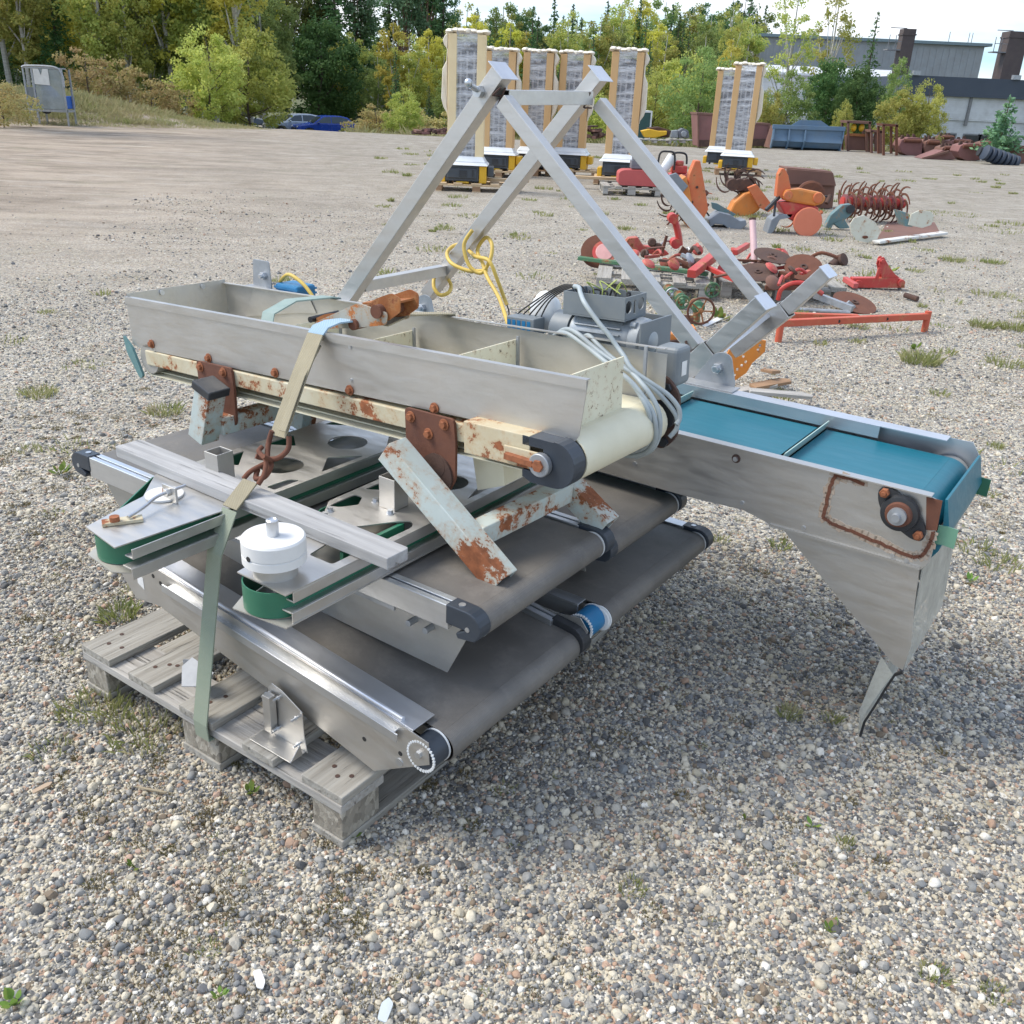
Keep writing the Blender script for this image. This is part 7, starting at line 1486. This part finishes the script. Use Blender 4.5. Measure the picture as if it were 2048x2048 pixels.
# ---- far row of buckets and frames
def farthing(px, py, name, lab, cat): f, y, s = PP(px, py); g = G(px, py); return f, y, s, thing(name, lab, cat, Matrix.Translation((g.x, y, terrain(g.x, y))))
for a, b_, top, bot, dep, lab in ((1395, 1444, 225, 294, 1.6, 'reddish brown steel container left of the rightmost mast truck'), (1492, 1541, 244, 292, 1.5, 'lower reddish brown container between the mast truck and the blue bucket')):
    f, y, s, t = farthing((a + b_) / 2, bot, 'steel_container', lab, 'container'); m = MB(); trace(m, f, y, [(a, top + 3), (b_, top + 6), (b_ - 3, bot), (a + 3, bot)], dep, .05); m.build('body', rust_r, t, bevel=.03)
    m = MB(); trace(m, f, y, [(a - 1, top), (b_ + 1, top + 3), (b_ + 1, top + 7), (a - 1, top + 4)], dep + .06, .02)
    for q in (a, b_ - 3): trace(m, f, y, [(q, top + 6), (q + 3, top + 6), (q + 3, bot), (q, bot)], .1, -.03)
    m.build('rim', rust_b, t); m = MB(); trace(m, f, y, [(a + 3, bot - 14), (b_ - 3, bot - 14), (b_ - 6, bot), (a + 6, bot)], .02, .02); m.build('base_stain', rust_dark, t)
f, y, s, t = farthing(1617, 300, 'loader_bucket', 'big weathered blue loader bucket with a pointed top plate', 'bucket')
xA, zA = f(1548, 252); xB, _ = f(1688, 256); prof = [(0, zA), (.02, zA - .25), (-.12, zA - .55), (-.10, .35), (.1, .08), (.5, .0), (1.2, .02), (1.2, .06), (.5, .06), (.15, .15), (0, .4), (0, .8), (.1, zA)]
m = MB(); vs = []; n = len(prof)
for x_ in (xA, xB): vs += [(x_, y + a, b_) for a, b_ in prof]
m.add(vs, [(i, (i + 1) % n, n + (i + 1) % n, n + i) for i in range(n)]); m.build('shell', blue_b, t, smooth=30)
for x_ in (xA, xB): m = MB(); m.plate([(0, 0), (1.2, 0), (.5, zA), (-.05, zA), (-.12, .5)], (x_ - .02, y, 0.01), (0, 1, 0), (0, 0, 1), (.04, 0, 0)); m.build('end_plate', rust_b if x_ == xA else blue_b, t)
for px in (1583, 1616, 1650): m = MB(); q, _ = f(px, 0); m.plate([(-.1, zA - .1), (-.2, zA - .5), (-.18, .3), (-.0, .0), (.1, .1), (0, .6), (.02, zA - .1)], (q, y, 0), (0, 1, 0), (0, 0, 1), (.06, 0, 0)); m.build('rib', blue_b, t)
m = MB(); trace(m, f, y, [(1580, 252), (1600, 240), (1642, 241), (1660, 254)], .05, .0); m.build('top_plate', blue_b, t); m = MB(); m.bar(p3(f, y, 1545, 253, -.02), p3(f, y, 1690, 258, -.02), .12, .16); m.build('top_beam', blue_b, t, bevel=.01)
def rack(px, bot, a, b_, top, dep, lab, mat=rust_b, fill=True, kind='steel_rack'):
    f, y, s, t = farthing(px, bot, kind, lab, 'rack'); w = 4
    for q in (a, b_ - w): m = MB(); trace(m, f, y, [(q, top), (q + w, top), (q + w, bot), (q, bot)], .1); trace(m, f, y, [(q, top + 3), (q + w, top + 3), (q + w, bot - 2), (q, bot - 2)], .1, dep); m.build('upright', mat, t)
    m = MB(); trace(m, f, y, [(a - 1, top - 3), (b_ + 1, top - 1), (b_ + 1, top + 4), (a - 1, top + 2)], dep + .1); m.build('top_beam', mat, t)
    h = bot - top
    if fill: m = MB(); trace(m, f, y, [(a + 3, top + h * .45), (b_ - 4, top + h * .48), (b_ - 8, bot - 3), (a + 5, bot - 3)], .5, .15); m.build('bin', mat, t, bevel=.02); m = MB(); m.bar(p3(f, y, a, top + h * .42, .1), p3(f, y, b_, top + h * .45, .1), .1, .1); m.build('crossbeam', rust_org, t)
    return f, y, t
f, y, t = rack(1718, 304, 1695, 1742, 244, .8, 'open rusty frame with dark interior right of the blue bucket')
m = MB()
for q in (1712, 1728): c = p3(f, y, q, 256, .3); m.sphere(c, .12, .12, .16, 10, 6)
m.build('yellow_cap', yel, t, smooth=True)
rack(1752, 307, 1742, 1764, 262, .6, 'narrow rusty bracket frame standing second in the scrap row', fill=False); rack(1782, 311, 1766, 1796, 250, .6, 'tapered rusty lattice frame third in the scrap row', rust_m, False)
SC = [(1770, 290, 1745, 1790, 272, 'low dark rusted trough behind the frames'), (1830, 312, 1800, 1848, 272, 'rounded brown digger bucket'), (1868, 314, 1850, 1884, 276, 'square-cut brown digger bucket'), (1905, 318, 1884, 1918, 290, 'small slanted rusty chute'), (1945, 322, 1918, 1966, 284, 'bulky reddish brown bucket right of the flat plates'), (2030, 328, 2012, 2060, 288, 'rusty lump of buckets cut by the right edge'),
      (1815, 302, 1796, 1838, 262, 'brown bucket at the back, between the lattice frame and the rounded bucket'), (1925, 308, 1900, 1950, 276, 'dark bucket at the back, above the slanted chute'), (1985, 312, 1960, 2012, 280, 'rusty bucket behind the ribbed track'), (1895, 296, 1880, 1912, 268, 'small upright rusty bucket in the back line')]
for i, (px, bot, a, b_, top, lab) in enumerate(SC):
    f, y, s, t = farthing(px, bot, 'digger_bucket', lab, 'bucket'); h = bot - top; w = b_ - a
    m = MB(); trace(m, f, y, [(a, top + h * .5), (a + w * .12, top + h * .2), (a + w * .4, top + h * .08), (b_ - w * .1, top + h * .1), (b_, top + h * .3), (b_ - w * .05, bot - 2), (b_ - w * .3, bot), (a + w * .35, bot), (a + w * .1, bot - h * .18)], .8, .1); m.build('shell', [rust_b, rust_r, rust_b][i % 3], t, bevel=.06)
    m = MB(); rg = random.Random(i)
    for k in range(3): q = a + w * (.2 + .28 * k); trace(m, f, y, [(q, top - rg.uniform(0, 5)), (q + 4, top - 1), (q + 6, top + h * .25), (q - 3, top + h * .25)], .12, .3 + .1 * k)
    m.build('lug', rust_dark, t); m = MB(); m.cyl(p3(f, y, a + w * .2, top + h * .22, .05), p3(f, y, b_ - w * .1, top + h * .25, .05), .07, 10); m.build('cross_tube', rust_m, t, smooth=30)
f, y, s, t = farthing(1875, 318, 'rusty_plate', 'flat rusty plates lying in front of the digger buckets', 'plate'); m = MB(); trace(m, f, y, [(1838, 316), (1880, 300), (1896, 303), (1906, 318), (1870, 319)], .9, -.3); m.build('plate', rust_r, t, bevel=.01); m = MB(); m.bar(p3(f, y, 1838, 316, -.35), p3(f, y, 1890, 302, -.35), .1, .08); m.build('edge_bar', rust_b, t)
f, y, s, t = farthing(2000, 330, 'rubber_track', 'dark blue-grey ribbed rubber track lying slanted in the scrap row', 'track')
for k in range(7): m = MB(); c = p3(f, y, 1968 + k * 9.5, 304 + k * 3.4, 0); m.lathe(c, (1, .1, -.32), [(.16, 0), (.26, .03), (.26, .13), (.16, .17)], 16); m.build('rib', surf('blue_black_rubber', (.035, .05, .075), rough=.6, vs=2) if k == 0 else bpy.data.materials['blue_black_rubber'], t, smooth=30)
m = MB(); m.cyl(p3(f, y, 1965, 303, .3), p3(f, y, 2035, 328, .3), .16, 16); m.build('core', black_r, t, smooth=30)
# pallets with engines left of the containers
f, y, s, t = farthing(1308, 282, 'yellow_attachment', 'yellow machine attachment on a far pallet behind the A-frame leg', 'attachment'); m = MB(); trace(m, f, y, [(1283, 262), (1300, 258), (1318, 262), (1335, 262), (1334, 270), (1318, 274), (1310, 276), (1290, 275)], .5, .1); m.build('frame', yel, t, bevel=.03); m = MB(); trace(m, f, y, [(1296, 256), (1320, 254), (1345, 262), (1340, 275), (1325, 276)], .5, .3); m.build('motor_block', rust_dark, t, bevel=.03)
f, y, s, t = farthing(1362, 282, 'old_engine', 'black and grey engine on a far pallet, right of the yellow attachment', 'engine'); m = MB(); trace(m, f, y, [(1356, 262), (1366, 256), (1378, 262), (1380, 277), (1358, 277)], .5, .1); m.build('block', mastm, t, bevel=.04); m = MB(); trace(m, f, y, [(1344, 262), (1356, 260), (1357, 276), (1342, 276)], .4, .1); m.cyl(p3(f, y, 1368, 268, .0), p3(f, y, 1368, 268, .1), .13, 16); m.build('cover', galv, t, bevel=.02)
for px, py, lab in ((1287, 285, 'far pallet under the yellow attachment'), (1345, 285, 'far pallet under the black engine')): pallet_mesh(1.3, .9, 'wooden_pallet', lab, Matrix.Translation(G(px - 8, py)), wood_v, wood_u)
for i, (px, py, w, h, lab) in enumerate(((1178, 276, 46, 26, 'low brown scrap heap seen between the fourth and fifth mast trucks'), (1075, 276, 26, 22, 'brown scrap heap seen between the second and third mast trucks'), (860, 268, 60, 11, 'rusty scrap beams at the yard edge left of the mast trucks'))):
    f, y, s, t = farthing(px, py, 'scrap_heap', lab, 'scrap heap'); rg = random.Random(i)
    for k in range(14):
        q = px + rg.uniform(-w / 2, w / 2); hh = py - h * rg.random() * (1 - abs(q - px) / w); a = p3(f, y, q - rg.uniform(4, 12), min(py - 1, hh + rg.uniform(-4, 6)), rg.uniform(0, 1)); b_ = p3(f, y, q + rg.uniform(4, 14), hh, rg.uniform(0, 1)); m = MB(); m.bar(a, b_, rg.uniform(.05, .3), rg.uniform(.05, .15)); m.build('beam', rg.choice([rust_b, rust_r, rust_dark]), t)
